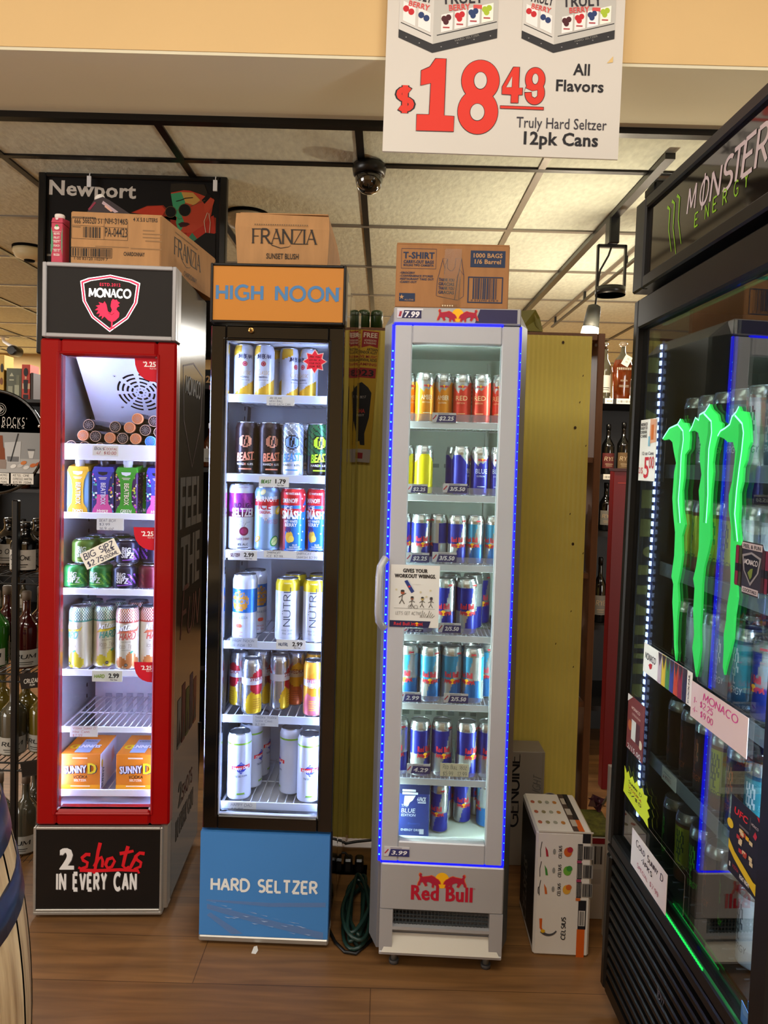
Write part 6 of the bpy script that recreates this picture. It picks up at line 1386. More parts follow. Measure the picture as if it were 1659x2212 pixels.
# ================================================================== LARGE GLASS-DOOR COOLER ON THE RIGHT (front faces the aisle)
CLW = Spot(0.587, 1.7615, .045, -1.4, .6)      # u runs into the cooler, n away from the viewer along the front
def cpx(x, y, dep=0.0):
    """picture point -> (s toward the viewer along the front, z) on a plane dep behind the cooler front"""
    c = CLW.I @ Vector((0, 0, CAMZ)); d = CLW.I.to_3x3() @ ray(x, y); t = (dep - c.x) / d.x; p = c + d * t
    return -p.y, p.z
FU, FV = (0, -1, 0), (0, 0, 1)
def claw_cooler():
    t = empty('glass_door_cooler', CLW.O, CLW.rot); tag(t, 'large black glass-door cooler with glowing green claw marks', 'cooler')
    L = .700; bk = mat('cooler_black', '#0d0b09', .42, spec=.35, noise=.08, nscale=8); bd = mat('cooler_inner_black', '#1a1d1b', .35)
    c = MB()
    c.box(.03, -.035, .36, .70, -.0, 1.92, bk, .004); c.box(.03, -L, .36, .70, -L + .035, 1.92, bk, .004); c.box(.66, -L + .035, .36, .70, -.035, 1.92, bk); c.box(.03, -L + .035, 1.68, .66, -.035, 1.92, bk); c.box(.03, -L + .035, .32, .66, -.035, .365, bk)
    c.box(.02, -L, .0, .70, 0, .36, bk, .006); c.build('cabinet', t)
    l = MB(); l.box(.0105, -.045, .365, .645, -.0355, 1.68, bd); l.box(.05, -L + .036, .365, .645, -L + .045, 1.68, bd); l.box(.645, -L + .045, .365, .66, -.045, 1.68, bd); l.box(.05, -L + .045, 1.66, .645, -.045, 1.68, bd); l.box(.05, -L + .045, .365, .645, -.045, .372, bd)
    # olive bars painted in as a reflection on the black inner jamb
    A = Art(); ol = ink('#77763c')
    for y0, y1, k in ((723, 752, 0), (776, 808, 0), (831, 848, 0), (885, 905, 2), (1059, 1099, 0), (1123, 1162, 0), (1184, 1208, 1), (1226, 1248, 0), (1272, 1292, 0), (1313, 1340, 2), (1363, 1385, 0), (1406, 1416, 0), (1428, 1440, 0), (1452, 1476, 0), (1500, 1530, 0), (1560, 1580, 2)):
        z1, z0 = cpx(1404, y0, .025)[1], cpx(1404, y1, .025)[1]
        if k == 1: A.poly([(.037, z0), (.037, z1)] + arc(.037, (z0 + z1) / 2, .016, (z1 - z0) / 2, 90, 270, 8), ol, 1)
        else: A.poly([(.0125, z0), (.0365, z0), (.0365, z1 - (.012 if k else 0)), (.0125, z1)], ol, 1)
    l.art(A, (0, -.0451, 0)); l.build('liner', t)
    d = MB()
    def fbar(s0, z0, s1, z1, x0=-.012, x1=.028, m=bk, b=.004): d.box(x0, -s1, z0, x1, -s0, z1, m, b)
    fbar(.0, .362, .026, 1.69); fbar(L - .048, .362, L, 1.69); fbar(.026, 1.620, L - .048, 1.69); fbar(.026, .362, L - .048, .392)
    door = d.build('door', t)
    MB().box(.004, -(L - .048), .392, .009, -.026, 1.620, M_side).build('glass_pane', door)
    g = MB(); 
    for a in ((.026, .392, .034, 1.620), (L - .056, .392, L - .048, 1.620))[1:]: g.box(.009, -a[2], a[1], .02, -a[0], a[3], M_dark)
    g.build('gasket', door)
    gs = MB(); gr = glow('#16c04a', 1.3); gd = glow('#0d5a2c', .35)
    gs.box(-.0098, -(L - .06), .3925, -.0055, -.30, .3955, gd)
    gs.build('green_light_strip', door); MB().box(.010, -(L - .06), 1.612, .02, -.12, 1.616, gd).build('green_light_strip', door); gs = MB()
    for i in range(26): s = .31 + i * .0075; gs.box(-.0112, -s - .005, .3923, -.0095, -s, .3970, gr)
    gs.build('green_diodes', door)
    # header with printed panel
    h = MB()
    for s0, z0, s1, z1 in ((-.004, 1.708, .058, 1.92), (L - .03, 1.708, L, 1.92), (.058, 1.893, L - .03, 1.92), (.058, 1.708, L - .03, 1.738)): h.box(-.018, -s1, z0, .03, -s0, z1, bk, .004)
    h.box(-.004, -L, 1.708, .035, 0, 1.92, bk); hd = h.build('header', t)
    A = Art(); w_, gn = ink('#b9a8a8'), ink('#7aa81e')
    def put_(ch, px, py, hgt, c, tt=.13, sh=0, wd=None):
        s, z = cpx(px, py, -.008); A.hand(s, z - hgt / 2, hgt, ch, c, 1, 'c', t=tt, w=wd, shear=sh)
    for ch, px, py, hh in (('M', 1494, 430, .048), ('O', 1521, 414, .048), ('N', 1545, 398, .052), ('S', 1571, 376, .056), ('T', 1592, 356, .058), ('E', 1616, 336, .060), ('R', 1646, 314, .062)): put_(ch, px, py, hh, w_, .14, .15, .034)
    s, z = cpx(1521, 414, -.008); A.line([(s + .004, z + .034), (s - .004, z - .034)], .005, w_, 2)
    for ch, px, py in (('E', 1505, 474), ('N', 1528, 456), ('E', 1545, 441), ('R', 1567, 425), ('G', 1591, 407), ('Y', 1613, 388)): put_(ch, px, py, .026, gn, .14, 0, .014)
    for px, y0, y1 in ((1449, 445, 545), (1459, 432, 551), (1470, 420, 528)):
        a = cpx(px - 4, y0, -.008); b = cpx(px, y1, -.008); A.line([(a[0] - .006, a[1]), (a[0] + .008, a[1] - .01), (a[0] + .007, (a[1] + b[1]) / 2), (b[0] + .004, b[1])], .007, gn, 1, .002)
    MB().box(-.008, -(L - .03), 1.738, .0, -.058, 1.893, glass_base('#15100d')).art(A, (-.008, 0, 0), FU, FV).build('header_panel', hd)
    # vented base
    b = MB(); b.box(-.012, -L, .338, .02, .0, .358, bk, .003); b.box(-.012, -L, .0, .02, -L + .03, .338, bk); b.box(-.014, -.028, .0, .02, .0, .338, bk, .006); b.box(-.010, -L + .03, .0, .02, -.028, .03, bk)
    for i in range(10): b.box(-.010, -L + .03, .042 + .0292 * i, .012, -.028, .057 + .0292 * i, bk, .003)
    b.box(.012, -L + .03, .02, .02, -.028, .338, M_dark); A = Art(); A.hand(.33, .215, .022, 'Idw', ink('#6a6870'), 1, 'l', t=.1, w=.03); b.art(A, (-.012, 0, 0), FU, FV, lift=.001); b.build('vent_base', t)
    for s in (.05, L - .05):
        for x in (.05, .62): MB().cyl((x, -s, -.042 + x * .0105), .02, .046 - x * .0105, M_black, 16).build('foot', t)
    # green acrylic claws glowing in the door
    gm = glow('#22b446', .62, 'claw_green'); gbr = glow('#26e850', .95, 'claw_bright'); gl_ = glow('#8af7c8', 1.4, 'claw_edge'); gdk = glow('#189a38', .62, 'claw_core')
    claws = [
     ([(1432, 948), (1437, 940), (1446, 926), (1449, 924), (1464, 917), (1471, 905), (1475, 913), (1485, 914), (1490, 926), (1491, 946), (1489, 970), (1480, 982), (1479, 1000), (1478, 1030), (1474, 1060), (1475, 1100), (1480, 1133), (1473, 1158), (1474, 1200), (1470, 1230), (1464, 1262), (1466, 1300), (1462, 1340), (1460, 1390), (1461, 1410), (1459, 1428), (1456, 1400), (1455, 1360), (1452, 1300), (1454, 1262), (1450, 1245), (1456, 1200), (1458, 1150), (1454, 1110), (1452, 1076), (1456, 1020), (1460, 1000), (1455, 975), (1452, 955), (1445, 948), (1434, 951)],
      [(1465, 917), (1476, 931), (1477, 950), (1472, 985), (1470, 1030), (1466, 1080), (1470, 1130)]),
     ([(1490, 932), (1496, 921), (1503, 902), (1510, 908), (1512, 896), (1524, 889), (1534, 873), (1538, 884), (1551, 896), (1554, 910), (1561, 915), (1560, 930), (1550, 946), (1544, 970), (1540, 1000), (1541, 1020), (1537, 1060), (1535, 1100), (1535, 1165), (1530, 1190), (1521, 1225), (1517, 1260), (1515, 1310), (1512, 1360), (1513, 1400), (1508, 1440), (1503, 1462), (1500, 1440), (1495, 1400), (1499, 1370), (1497, 1320), (1500, 1270), (1497, 1250), (1503, 1225), (1509, 1185), (1510, 1130), (1511, 1095), (1509, 1060), (1515, 1025), (1511, 990), (1513, 960), (1508, 935), (1500, 930)],
      [(1521, 893), (1537, 910), (1538, 935), (1532, 970), (1530, 1020), (1530, 1070), (1526, 1130)]),
     ([(1551, 942), (1557, 931), (1567, 925), (1577, 917), (1582, 900), (1591, 890), (1597, 878), (1601, 888), (1614, 890), (1619, 906), (1621, 930), (1622, 955), (1616, 970), (1612, 995), (1606, 1010), (1604, 1040), (1598, 1065), (1598, 1095), (1596, 1130), (1602, 1190), (1592, 1215), (1591, 1260), (1592, 1290), (1586, 1330), (1583, 1380), (1576, 1410), (1568, 1440), (1564, 1458), (1561, 1440), (1563, 1400), (1563, 1370), (1568, 1340), (1570, 1310), (1577, 1270), (1578, 1240), (1577, 1200), (1579, 1140), (1574, 1100), (1574, 1070), (1581, 1040), (1586, 1000), (1588, 975), (1583, 955), (1572, 955), (1563, 947)],
      [(1588, 897), (1604, 915), (1607, 935), (1603, 975), (1598, 1010), (1592, 1060), (1588, 1110), (1594, 1170)])]
    def claw(poly, ridge, nm):
        P = [cpx(x, y, -.0012) for x, y in poly]; mb = MB(); cx = sum(p[0] for p in P) / len(P)
        mb.prism([(-s, z) for s, z in P], -.0010, .0030, gm, 'x')
        A = Art(); R_ = [cpx(x, y, -.0012) for x, y in ridge]; A.line(R_, .0035, gl_, 2)
        tip = max(range(len(P)), key=lambda q: -P[q][1]); peak = max(range(len(P)), key=lambda q: P[q][1])
        rt = [p for p in P[peak:tip] if p[1] >= R_[-1][1]]; A.poly([P[peak]] + R_ + rt[::-1], gbr, 1)
        A.line(P[:peak + 1], .003, gl_, 2); A.line([(s - .010 * (1 if i > 1 else .6), z) for i, (s, z) in enumerate(R_)][1:], .013, gdk, 1, .006)
        mb.art(A, (-.0010, 0, 0), FU, FV); o = mb.build('claw_mark', door); o['label'] = nm; return o
    for (p, r), nm in zip(claws, ('glowing green claw slash farthest from the door handle post', 'tallest glowing green claw slash in the middle', 'glowing green claw slash nearest the viewer')): claw(p, r, nm)
    # interior: diode strip, shelves
    sl = MB(); s0 = .0455
    for i in range(60): sl.box(.038, -(s0 + .007), .45 + .0190 * i, .0415, -s0, .45 + .0190 * i + .0105, glow('#b4c6ff', 7.0))
    sl.box(.0415, -(s0 + .009), .44, .046, -s0, 1.59, mat('strip_backing', '#5a6aa8', .4)); sl.build('led_strip', t)
    MB().box(.022, -(L - .066), .44, .028, -(L - .073), 1.59, glow('#d4e2ff', 150.0)).build('led_strip', t)
    wm = mat('dark_wire', '#55585a', .35, .4); rl = mat('rail_grey', '#7d8486', .3, .2)
    for z in (.60, .83, 1.06, 1.29):
        mb = MB()
        for i in range(22): mb.tube([(.07, -.055 - .0275 * i, z), (.60, -.055 - .0275 * i, z)], .002, wm, 6)
        for x in (.075, .34, .595): mb.tube([(x, -.05, z - .004), (x, -L + .06, z - .004)], .0025, wm, 6)
        s = mb.build('wire_shelf', t); MB().box(.062, -L + .055, z - .022, .066, -.05, z + .010, rl, .001).build('price_rail', s)
    mb = MB()
    for i in range(22): mb.tube([(.07, -.055 - .0275 * i, .3725), (.60, -.055 - .0275 * i, .3725)], .002, wm, 6)
    mb.build('wire_shelf', t)
def glass_base(h): return mat('header_gloss_' + h[1:], h, .06, coat=.5, spec=.6)
claw_cooler()
def claw_stock():
    n = 0; g = 'cans inside the claw cooler'
    plan = {1.2932: ['black_claw_can', 'white_claw_can', 'black_claw_can', 'teal_claw_can', 'white_claw_can', 'teal_claw_can', 'white_claw_can', 'black_claw_can'], 1.0632: ['yellow_claw_can', 'yellow_claw_can', 'yellow_claw_can', 'yellow_claw_can', 'white_claw_can', 'white_claw_can', 'yellow_claw_can', 'teal_claw_can'],
            .8332: ['black_claw_can', 'white_claw_can', 'white_claw_can', 'teal_claw_can', 'teal_claw_can', 'bull_can_tall', 'bull_can_tall', 'teal_claw_can'], .6032: ['dark_cocktail_can', 'dark_cocktail_can', 'dark_cocktail_can', 'yellow_claw_can', 'dark_cocktail_can', 'teal_claw_can', 'teal_claw_can', 'bull_can_tall'], .3752: ['black_claw_can', 'yellow_claw_can', 'black_claw_can', 'dark_cocktail_can', 'black_claw_can', 'white_claw_can', 'black_claw_can', 'white_claw_can']}
    sh = {1.2932: 'top shelf', 1.0632: 'second shelf', .8332: 'third shelf', .6032: 'fourth shelf', .3752: 'floor'}
    col = {'black_claw_can': 'black can', 'white_claw_can': 'white can', 'teal_claw_can': 'teal can', 'yellow_claw_can': 'yellow can', 'bull_can_tall': 'blue and silver can', 'dark_cocktail_can': 'dark brown can'}
    for z, ks in plan.items():
        for i, k in enumerate(ks):
            s = .12 + i * .068
            place_can(k, CLW.w(.105, -s, z), CLW.rz - pi / 2 + radians(random.uniform(-25, 25)), '%s %s from the diode strip, front row, %s of claw cooler' % (col[k], ORD[i], sh[z]), g)
            if i % 2 == 0: place_can(k, CLW.w(.185, -s - .01, z), CLW.rz - pi / 2, '%s behind the %s front one, %s of claw cooler' % (col[k], ORD[i], sh[z]), g)
claw_stock()
def cpaper(corner, x1y1, label, fn, m=None, dep=-.0005, poly=None, cat='paper sign', name='paper_sign'):
    (s0, z1), (s1, z0) = cpx(*corner, dep), cpx(*x1y1, dep); W, H = s1 - s0, z1 - z0
    A = Art(); fn(A, W, H); mb = MB()
    if poly: mb.prism([(-W * a, H * b) for a, b in poly], 0, .001, m or M_paper, 'x')
    else: mb.box(0, -W, 0, .001, 0, H, m or M_paper)
    mb.art(A, (0, 0, 0), FU, FV); t = mb.build(name, None, CLW.w(dep - .001, -s0, z0), CLW.rot); return tag(t, label, cat)
def claw_papers():
    pk = ink('#d2408f'); bk_ = ink('#26222a'); rd = ink('#c02a34')
    def five(A, W, H):
        A.text(W * .5, H * .05, H * .34, '5', rd, 2, bold=.01, w=W * .3); A.text(W * .8, H * .2, H * .2, '00', rd, 2, w=W * .3); A.text(W * .16, H * .12, H * .1, '2/$', rd, 2, w=W * .26)
        A.text(W * .55, H * .42, H * .055, '12 oz Cans', bk_, 2, bold=.01, w=W * .7)
        for i in range(4): A.text(W * .25, H * (.9 - .065 * i), H * .05, ('MONACO', 'READY TO', 'DRINK', 'CANS')[i], bk_, 2, bold=.03, w=W * .4)
        A.poly([(W * .6, H * .6), (W * .98, H * .62), (W * .98, H * .98), (W * .62, H)], ink('#d8a080'), 2); A.rect(W * .7, H * .66, W * .86, H * .9, ink('#c86a2e'), 3); A.rect(W * .55, H * .56, W * .66, H * .72, ink('#7aa8b8'), 3)
    cpaper((1386, 908), (1414, 1040), 'narrow white 5.00 price sign beside the diode strip of the claw cooler', five)
    def strip(A, W, H):
        A.hand(W * .16, H * .5, H * .2, 'MONACO', bk_, 1, 'c', t=.16, w=W * .24, serif=.1, thin=.1); A.poly([(W * .13, H * .34), (W * .16, H * .42), (W * .21, H * .44), (W * .2, H * .3), (W * .17, H * .22), (W * .15, H * .28)], rd, 1)
        for i, c in enumerate(('#b8a4ae', '#c8ac2c', '#3c7a3c', '#2a3a8a', '#b83a1e', '#8a1a36', '#2a2240')): x = W * (.34 + .083 * i); A.rect(x, 0, x + W * .076, H, ink(c), 1); A.poly([(x, H * .98), (x + W * .076, H * .98), (x + W * .038, H * .55)], ink('#3a2a30'), 2)
        A.hand(W * .965, H * .06, W * .022, 'COCKTAIL', bk_, 2, 'l', t=.18, w=H * .85, rot=90)
    def shear(fn): return fn
    cpaper((1393, 1387), (1493, 1527), 'white strip label with rooster and row of coloured can pictures on the claw cooler', strip, poly=None)
    def pink(A, W, H):
        A.hand(W * .24, H * .68, H * .2, 'MONACO', pk, 1, 'l', t=.12, w=W * .60); A.hand(W * .06, H * .44, H * .17, '1- $2.25', pk, 1, 'l', t=.12, w=W * .36); A.hand(W * .05, H * .18, H * .17, '4- $9.00', pk, 1, 'l', t=.12, w=W * .38)
    cpaper((1496, 1470), (1613, 1640), 'pale pink paper with pink handwriting on the claw cooler', pink, mat('pink_paper', '#d9c4bf', .75))
    def redp(A, W, H):
        A.hand(W * .5, H * .78, H * .05, 'MONACO', ink('#d8b8a8'), 1, 'c', t=.16, w=W * .5); A.text(W * .55, H * .68, H * .04, 'CITRUS RUSH', ink('#d8b8a8'), 1, w=W * .5); A.rect(W * .3, H * .24, W * .56, H * .6, ink('#c8c0b8'), 1); A.rect(W * .58, H * .24, W * .8, H * .6, ink('#4a1c24'), 1); A.ell(W * .2, H * .46, W * .12, W * .12, ink('#a8542a'), 1); A.ell(W * .86, H * .28, W * .1, W * .1, ink('#c8b49a'), 1)
        A.poly([(0, H), (W * .3, H), (0, H * .86)], ink('#d8d0cc'), 2); A.text(W * .5, H * .02, H * .09, '2/15.00', ink('#d8d4d0'), 1, w=W * .8)
    cpaper((1359, 1497), (1388, 1650), 'red drink poster at the lower hinge edge of the claw cooler', redp, mat('poster_red', '#6a1a18', .6))
    def yel(A, W, H):
        k_ = ink('#2a2c14')
        for i, s in enumerate(('Sunny D', 'Vodka', '2/$5')): A.hand(W * .2, H * (.64 - .16 * i), H * .10, s, k_ if i != 1 else ink('#b05a1a'), 1, 'l', t=.14, w=W * .5)
    zz = [(0, .16), (.03, .62), (.0, 1.0), (.10, .84), (.16, .97), (.24, .80), (.32, .95), (.42, .80), (.50, .97), (.60, .82), (.70, .95), (.78, .82), (.90, .88), (.88, .70), (1.0, .62), (.92, .48), (1.0, .36), (.94, .22), (.98, .0), (.80, .06), (.56, .04), (.30, .10)]
    cpaper((1350, 1654), (1402, 1790), 'jagged fluorescent yellow sale card on the claw cooler', yel, mat('fluo_yellow', '#c6cf14', .7), poly=[(a, b) for a, b in zz][::-1])
    def sun(A, W, H):
        A.hand(W * .14, H * .68, H * .17, 'Cold Sunny D', bk_, 1, 'l', t=.13, w=W * .76); A.hand(W * .32, H * .44, H * .16, '4pks', bk_, 1, 'l', t=.14, w=W * .3); A.hand(W * .2, H * .16, H * .13, 'Special $7.99', ink('#b06a70'), 1, 'l', t=.13, w=W * .6)
    cpaper((1367, 1787), (1438, 1978), 'white handwritten cold four-pack sign low on the claw cooler', sun, mat('pinkish_paper', '#d3c4be', .75), dep=-.0132)
    def ufc(A, W, H):
        A.text(W * .34, H * .80, H * .085, 'UFC', ink('#c8252c'), 1, bold=.05, shear=.15, w=W * .42); A.rect(W * .62, H * .76, W * .63, H * .92, ink('#6a6468'), 1); A.hand(W * .76, H * .84, H * .03, 'MONACO', ink('#a89a9a'), 1, 'c', t=.2, w=W * .2); A.poly([(W * .72, H * .72), (W * .78, H * .8), (W * .84, H * .76), (W * .8, H * .7)], ink('#b02a38'), 1); A.rect(W * .3, H * .69, W * .6, H * .72, ink('#5a5658'), 1)
        A.poly([(W * .8, H), (W, H), (W, H * .86)], ink('#c8252c'), 1); yy = ink('#d0b01c')
        A.ell(W * .02, H * .62, W * .1, H * .06, yy, 1); A.poly([(0, H * .42), (0, H * .3), (W * .2, H * .22), (W * .96, H * .02), (W, H * .04), (W, H * .2), (W * .8, H * .18), (W * .2, H * .32)], yy, 1); A.poly([(W * .9, H * .5), (W, H * .55), (W, H * .36), (W * .92, H * .4)], yy, 1)
        r = random.Random(4)
        for i in range(16): x, y = W * r.uniform(.2, .75), H * r.uniform(.34, .64); A.rect(x, y, x + W * .1, y + H * .05, ink(r.choice(('#a03a1e', '#8a8a2a', '#c8b48a', '#b02a28', '#d0a01c'))), 2)
        A.rect(W * .06, H * .08, W * .1, H * .14, ink('#c8c4c0'), 2); A.text(W * .26, H * .1, H * .05, 'VODKA', ink('#a8242c'), 2, w=W * .2); A.text(W * .55, H * .06, H * .05, 'FIGHT NIGHT', ink('#d8d4d0'), 2, bold=.03, w=W * .3)
    cpaper((1582, 1714), (1642, 1955), 'black fight promotion card with yellow splashes on the claw cooler glass', ufc, mat('card_black', '#0d0b10', .5))
    def shld(A, W, H):
        A.poly([(W * .22, H * .74), (W * .5, H * .82), (W * .78, H * .74), (W * .72, H * .45), (W * .5, H * .18), (W * .28, H * .45)], ink('#8a8480'), 1); A.poly([(W * .27, H * .71), (W * .5, H * .78), (W * .73, H * .71), (W * .68, H * .45), (W * .5, H * .24), (W * .32, H * .45)], ink('#131113'), 2)
        A.hand(W * .5, H * .58, H * .09, 'MONACO', ink('#c8c0bc'), 3, 'c', t=.2, w=W * .38); A.poly([(W * .42, H * .42), (W * .5, H * .5), (W * .57, H * .52), (W * .55, H * .36), (W * .5, H * .3)], ink('#6a7a2a'), 3)
        A.rect(W * .2, H * .86, W * .8, H * .98, ink('#b8aaa6'), 1); A.text(W * .5, H * .88, H * .07, 'FEEL & FUN', ink('#1a1618'), 2, bold=.03, w=W * .5); A.rect(W * .26, H * .03, W * .74, H * .14, ink('#b8aaa6'), 1); A.text(W * .5, H * .055, H * .06, 'COCKTAILS', ink('#1a1618'), 2, bold=.03, w=W * .4)
        for x, c in ((.03, '#7a1c30'), (.13, '#3a3a1a'), (.80, '#3a1c18'), (.9, '#6a1a2a')): A.rect(W * x, H * .12, W * (x + .085), H * .9, ink(c), 1); A.rect(W * x, H * .4, W * (x + .085), H * .55, ink('#131113'), 2)
    sh_ = [(.0, .14), (.26, .10), (.26, .0), (.74, .0), (.74, .10), (1, .14), (1, .88), (.84, .9), (.8, 1), (.2, 1), (.16, .9), (0, .88)]
    cpaper((1592, 1165), (1659, 1300), 'dark shield sticker between pictured cans on the claw cooler glass', shld, mat('sticker_dark', '#241c1a', .5), poly=sh_[::-1], cat='sticker', name='door_sticker')
    cpaper((1603, 2160), (1630, 2260), 'blue paper corner at the very bottom of the claw cooler door', lambda A, W, H: A.poly([(0, H), (W, H * .7), (W * .2, H * .6)], ink('#5a84b0'), 1), mat('blue_paper', '#3f6ea8', .7), poly=[(0, 0), (1, 0), (1, .7), (0, 1)])
    for i, (x, y, lab) in enumerate(((1452, 1395, 'third'), (1432, 1580, 'fourth'))):
        s, z = cpx(x, y, .060); A = Art(); A.text(.036, .008, .008, 'MONACO', ink('#8a2a38'), 1, bold=.01, w=.03); A.rect(.012, .02, .05, .022, ink('#9aa0a8'), 1); A.poly([(.008, .008), (.012, .014), (.014, .007)], ink('#b02a38'), 1)
        tag(MB().box(0, -.075, 0, .001, 0, .032, M_paper).art(A, (0, 0, 0), FU, FV).build('price_tag', None, CLW.w(.0605, -s - .005, (.83, .60)[i] - .022), CLW.rot), 'small printed tag on the %s rail inside the claw cooler' % lab, 'price tag')
claw_papers()

# ================================================================== BEHIND THE COOLERS: YELLOW DISPLAY BACK, SHELVES, CABLES
def yellow_display():
    Y = 2.47; l = at(735, 712, Y=Y); r = at(1286, 722, Y=Y); x0, x1, zt = l.x - .12, r.x - .01, l.z
    t = empty('display_rack', (x0, Y, 0)); tag(t, 'wooden display rack backed with a sheet of ribbed yellow plastic', 'display rack')
    W = x1 - x0; ym = mat('yellow_plastic', '#d6c45c', .5, noise=.10, nscale=3.2, coat=.15)
    mb = MB(); n = int(W / .008); pts = []
    for i in range(n + 1): pts.append((W * i / n, -.0024 if i % 2 == 0 else -.0004))
    mb.add([(x, y, .02) for x, y in pts] + [(x, y, zt) for x, y in pts] + [(W, .008, .02), (0, .008, .02), (W, .008, zt), (0, .008, zt)], [(i, i + 1, n + 2 + i, n + 1 + i) for i in range(n)] + [(2 * n + 2, 2 * n + 3, 2 * n + 5, 2 * n + 4)], ym)
    A = Art(); dk = ink('#3c2a14')
    for px, py in ((1242, 924), (1237, 1175), (1216, 740), (1287, 746)): 
        p = at(px, py, Y=Y); A.ell(p.x - x0, p.z, .0045, .0055, dk, 1, 10)
    for px, py in ((1259, 812), (1252, 869), (1265, 963), (1231, 1110), (1259, 1195), (1233, 1320), (1238, 1440), (1200, 1390)): p = at(px, py, Y=Y); A.ell(p.x - x0, p.z, .0015, .004, dk, 1, 8, -20)
    bl = ink('#2f6a74')
    for pts_ in ([(756, 1608), (745, 1640), (742, 1690), (736, 1790), (741, 1800), (752, 1740), (755, 1680)],): A.poly([(at(x, y, Y=Y).x - x0, at(x, y, Y=Y).z) for x, y in pts_], bl, 1)
    mb.art(A, (0, -.0026, 0)); mb.build('back_sheet', t)
    wd = mat('rack_wood', '#6e4526', .55, noise=.15, nscale=8, stretch=(6, 6, .6))
    MB().box(W + .022, .004, 0, W + .046, .37, zt + .012, wd, .002).build('side_post', t)
    MB().box(0, .01, 0, .03, .37, zt - .01, wd).build('side_post', t); MB().box(0, .008, zt - .012, W + .022, .37, zt + .012, wd, .002).build('top_board', t)
    for z in (.5, .95, 1.35): MB().box(.03, .012, z, W + .022, .36, z + .018, wd).build('shelf_board', t)
    return x0, x1, zt, Y
YX0, YX1, YZ, YY = yellow_display()
def added_uplight(z_):  # added unseen uplight that brightens the ceiling
    t = empty('added_uplight', (1.05, 3.59, z_)); tag(t, 'added tube lying out of sight on the whiskey shelving top to brighten the ceiling', 'light')
    MB().box(-.30, -.03, 0, .30, .03, .008, M_white, .002).build('housing', t); MB().tube([(-.28, 0, .017), (.28, 0, .017)], .008, glow('#fff0d4', 240), 10).build('tube', t)
def rack_items():
    bm, gm, rm = mat('blue_bottle', '#0f2f6e', .2, coat=.6), mat('teal_bottle', '#0e4a58', .15, coat=.6), mat('red_bottle', '#8a1418', .25, coat=.4)
    for i, (x, z, m_, mm, lab) in enumerate(((1274, .132, bm, gm, 'lower blue plastic bottle peeking from the yellow rack'), (1273, .518, bm, gm, 'upper blue plastic bottle peeking from the yellow rack'), (1283, .968, rm, rm, 'red bottle peeking from the middle of the yellow rack'))):
        p = at(x, 1500, Y=YY + .06); h = .32 if i < 2 else .26; t = empty('plastic_bottle', (YX1 - .016, YY + .075, z + .001 if i else .0)); tag(t, lab, 'bottle')
        if i == 0:
            MB().lathe([(.034, .0), (.036, .01), (.036, .14), (.030, .18), (.030, .24), (.036, .26), (.036, .36), (.034, .38), (.02, .40), (.013, .43)], m_, 24, ms=[m_, m_, mm, mm, m_, m_, m_, m_, mm]).build('body', t); MB().cyl((0, 0, .43), .014, .02, M_white, 16).build('cap', t)
        else:
            MB().lathe([(.034, .0), (.036, .01), (.036, .12 * h / .32), (.028, .15 * h / .32), (.034, .18 * h / .32), (.034, .24 * h / .32), (.014, .28 * h / .32)], m_, 24, ms=[m_, m_, mm, m_, m_, m_]).build('body', t); MB().cyl((0, 0, .28 * h / .32), .014, .02, M_white, 16).build('cap', t)
    for x, z in ((786, 0), (814, 0)):
        p = at(x, 690, Y=YY + .06); t = empty('green_canister', (p.x, YY + .06, YZ + .013)); tag(t, 'green canister standing on the rack, %s' % ('nearer the orange-header cooler' if x == 786 else 'nearer the silver cooler'), 'canister', 'green canisters on the yellow rack')
        gmt = mat('canister_green', '#24401a', .3, coat=.4); MB().lathe([(.021, 0), (.021, .055), (.020, .062), (.015, .066), (0, .067)], gmt, 28).build('body', t); MB().lathe([(.0213, .046), (.0216, .048), (.0213, .050)], mat('canister_rim', '#17260f', .4), 28).build('rim', t)
    p = at(1152, 700, Y=YY + .05); t = empty('draped_bag', (p.x, YY + .03, YZ + .018)); tag(t, 'olive yellow bag top slumped on the rack behind the silver cooler', 'bag')
    MB().add([(-.05, 0, 0), (.03, 0, 0), (.03, .06, 0), (-.05, .06, 0), (-.05, .01, .07), (.004, .008, .075), (.022, .02, .05), (.02, .05, .05), (-.05, .05, .07)], [(0, 1, 6, 5), (0, 5, 4), (1, 2, 7, 6), (2, 3, 8, 7), (3, 0, 4, 8), (4, 5, 8), (5, 6, 7, 8), (3, 2, 1, 0)], mat('olive_bag', '#6f6a1c', .5)).build('sack', t)
    MB().add([(.0, .004, .06), (.030, .002, .012), (.020, .002, .004), (.006, .004, .02)], [(0, 3, 2, 1)], mat('olive_bag', '#6f6a1c', .5)).build('loose_strap', t)
    # festival poster taped to the yellow sheet, part curled
    Y = YY - .012; a = at(745, 706, Y=Y); b = at(806, 712, Y=Y); c = at(788, 993, Y=Y); x0 = a.x - .09; W = b.x - x0; H = a.z - c.z
    k = W / (806 - 745 + 57.)
    A = Art(); yl = ink('#b8941e'); bk_ = ink('#0c0a0c'); rd = ink('#8e2022')
    A.rect(0, .045, W, H, yl, 1); A.rect(0, 0, W, .045, ink('#a89e94'), 1); A.rect(W * .1, .012, W * .3, .03, ink('#6a3a6a'), 2); A.rect(W * .72, .012, W * .86, .032, rd, 2); A.rect(W * .56, .010, W * .565, .036, ink('#77706a'), 2)
    A.poly([(W * .68, H * .995), (W * .98, H * .99), (W * .98, H * .87), (W * .83, H * .885), (W * .68, H * .865)], rd, 2)
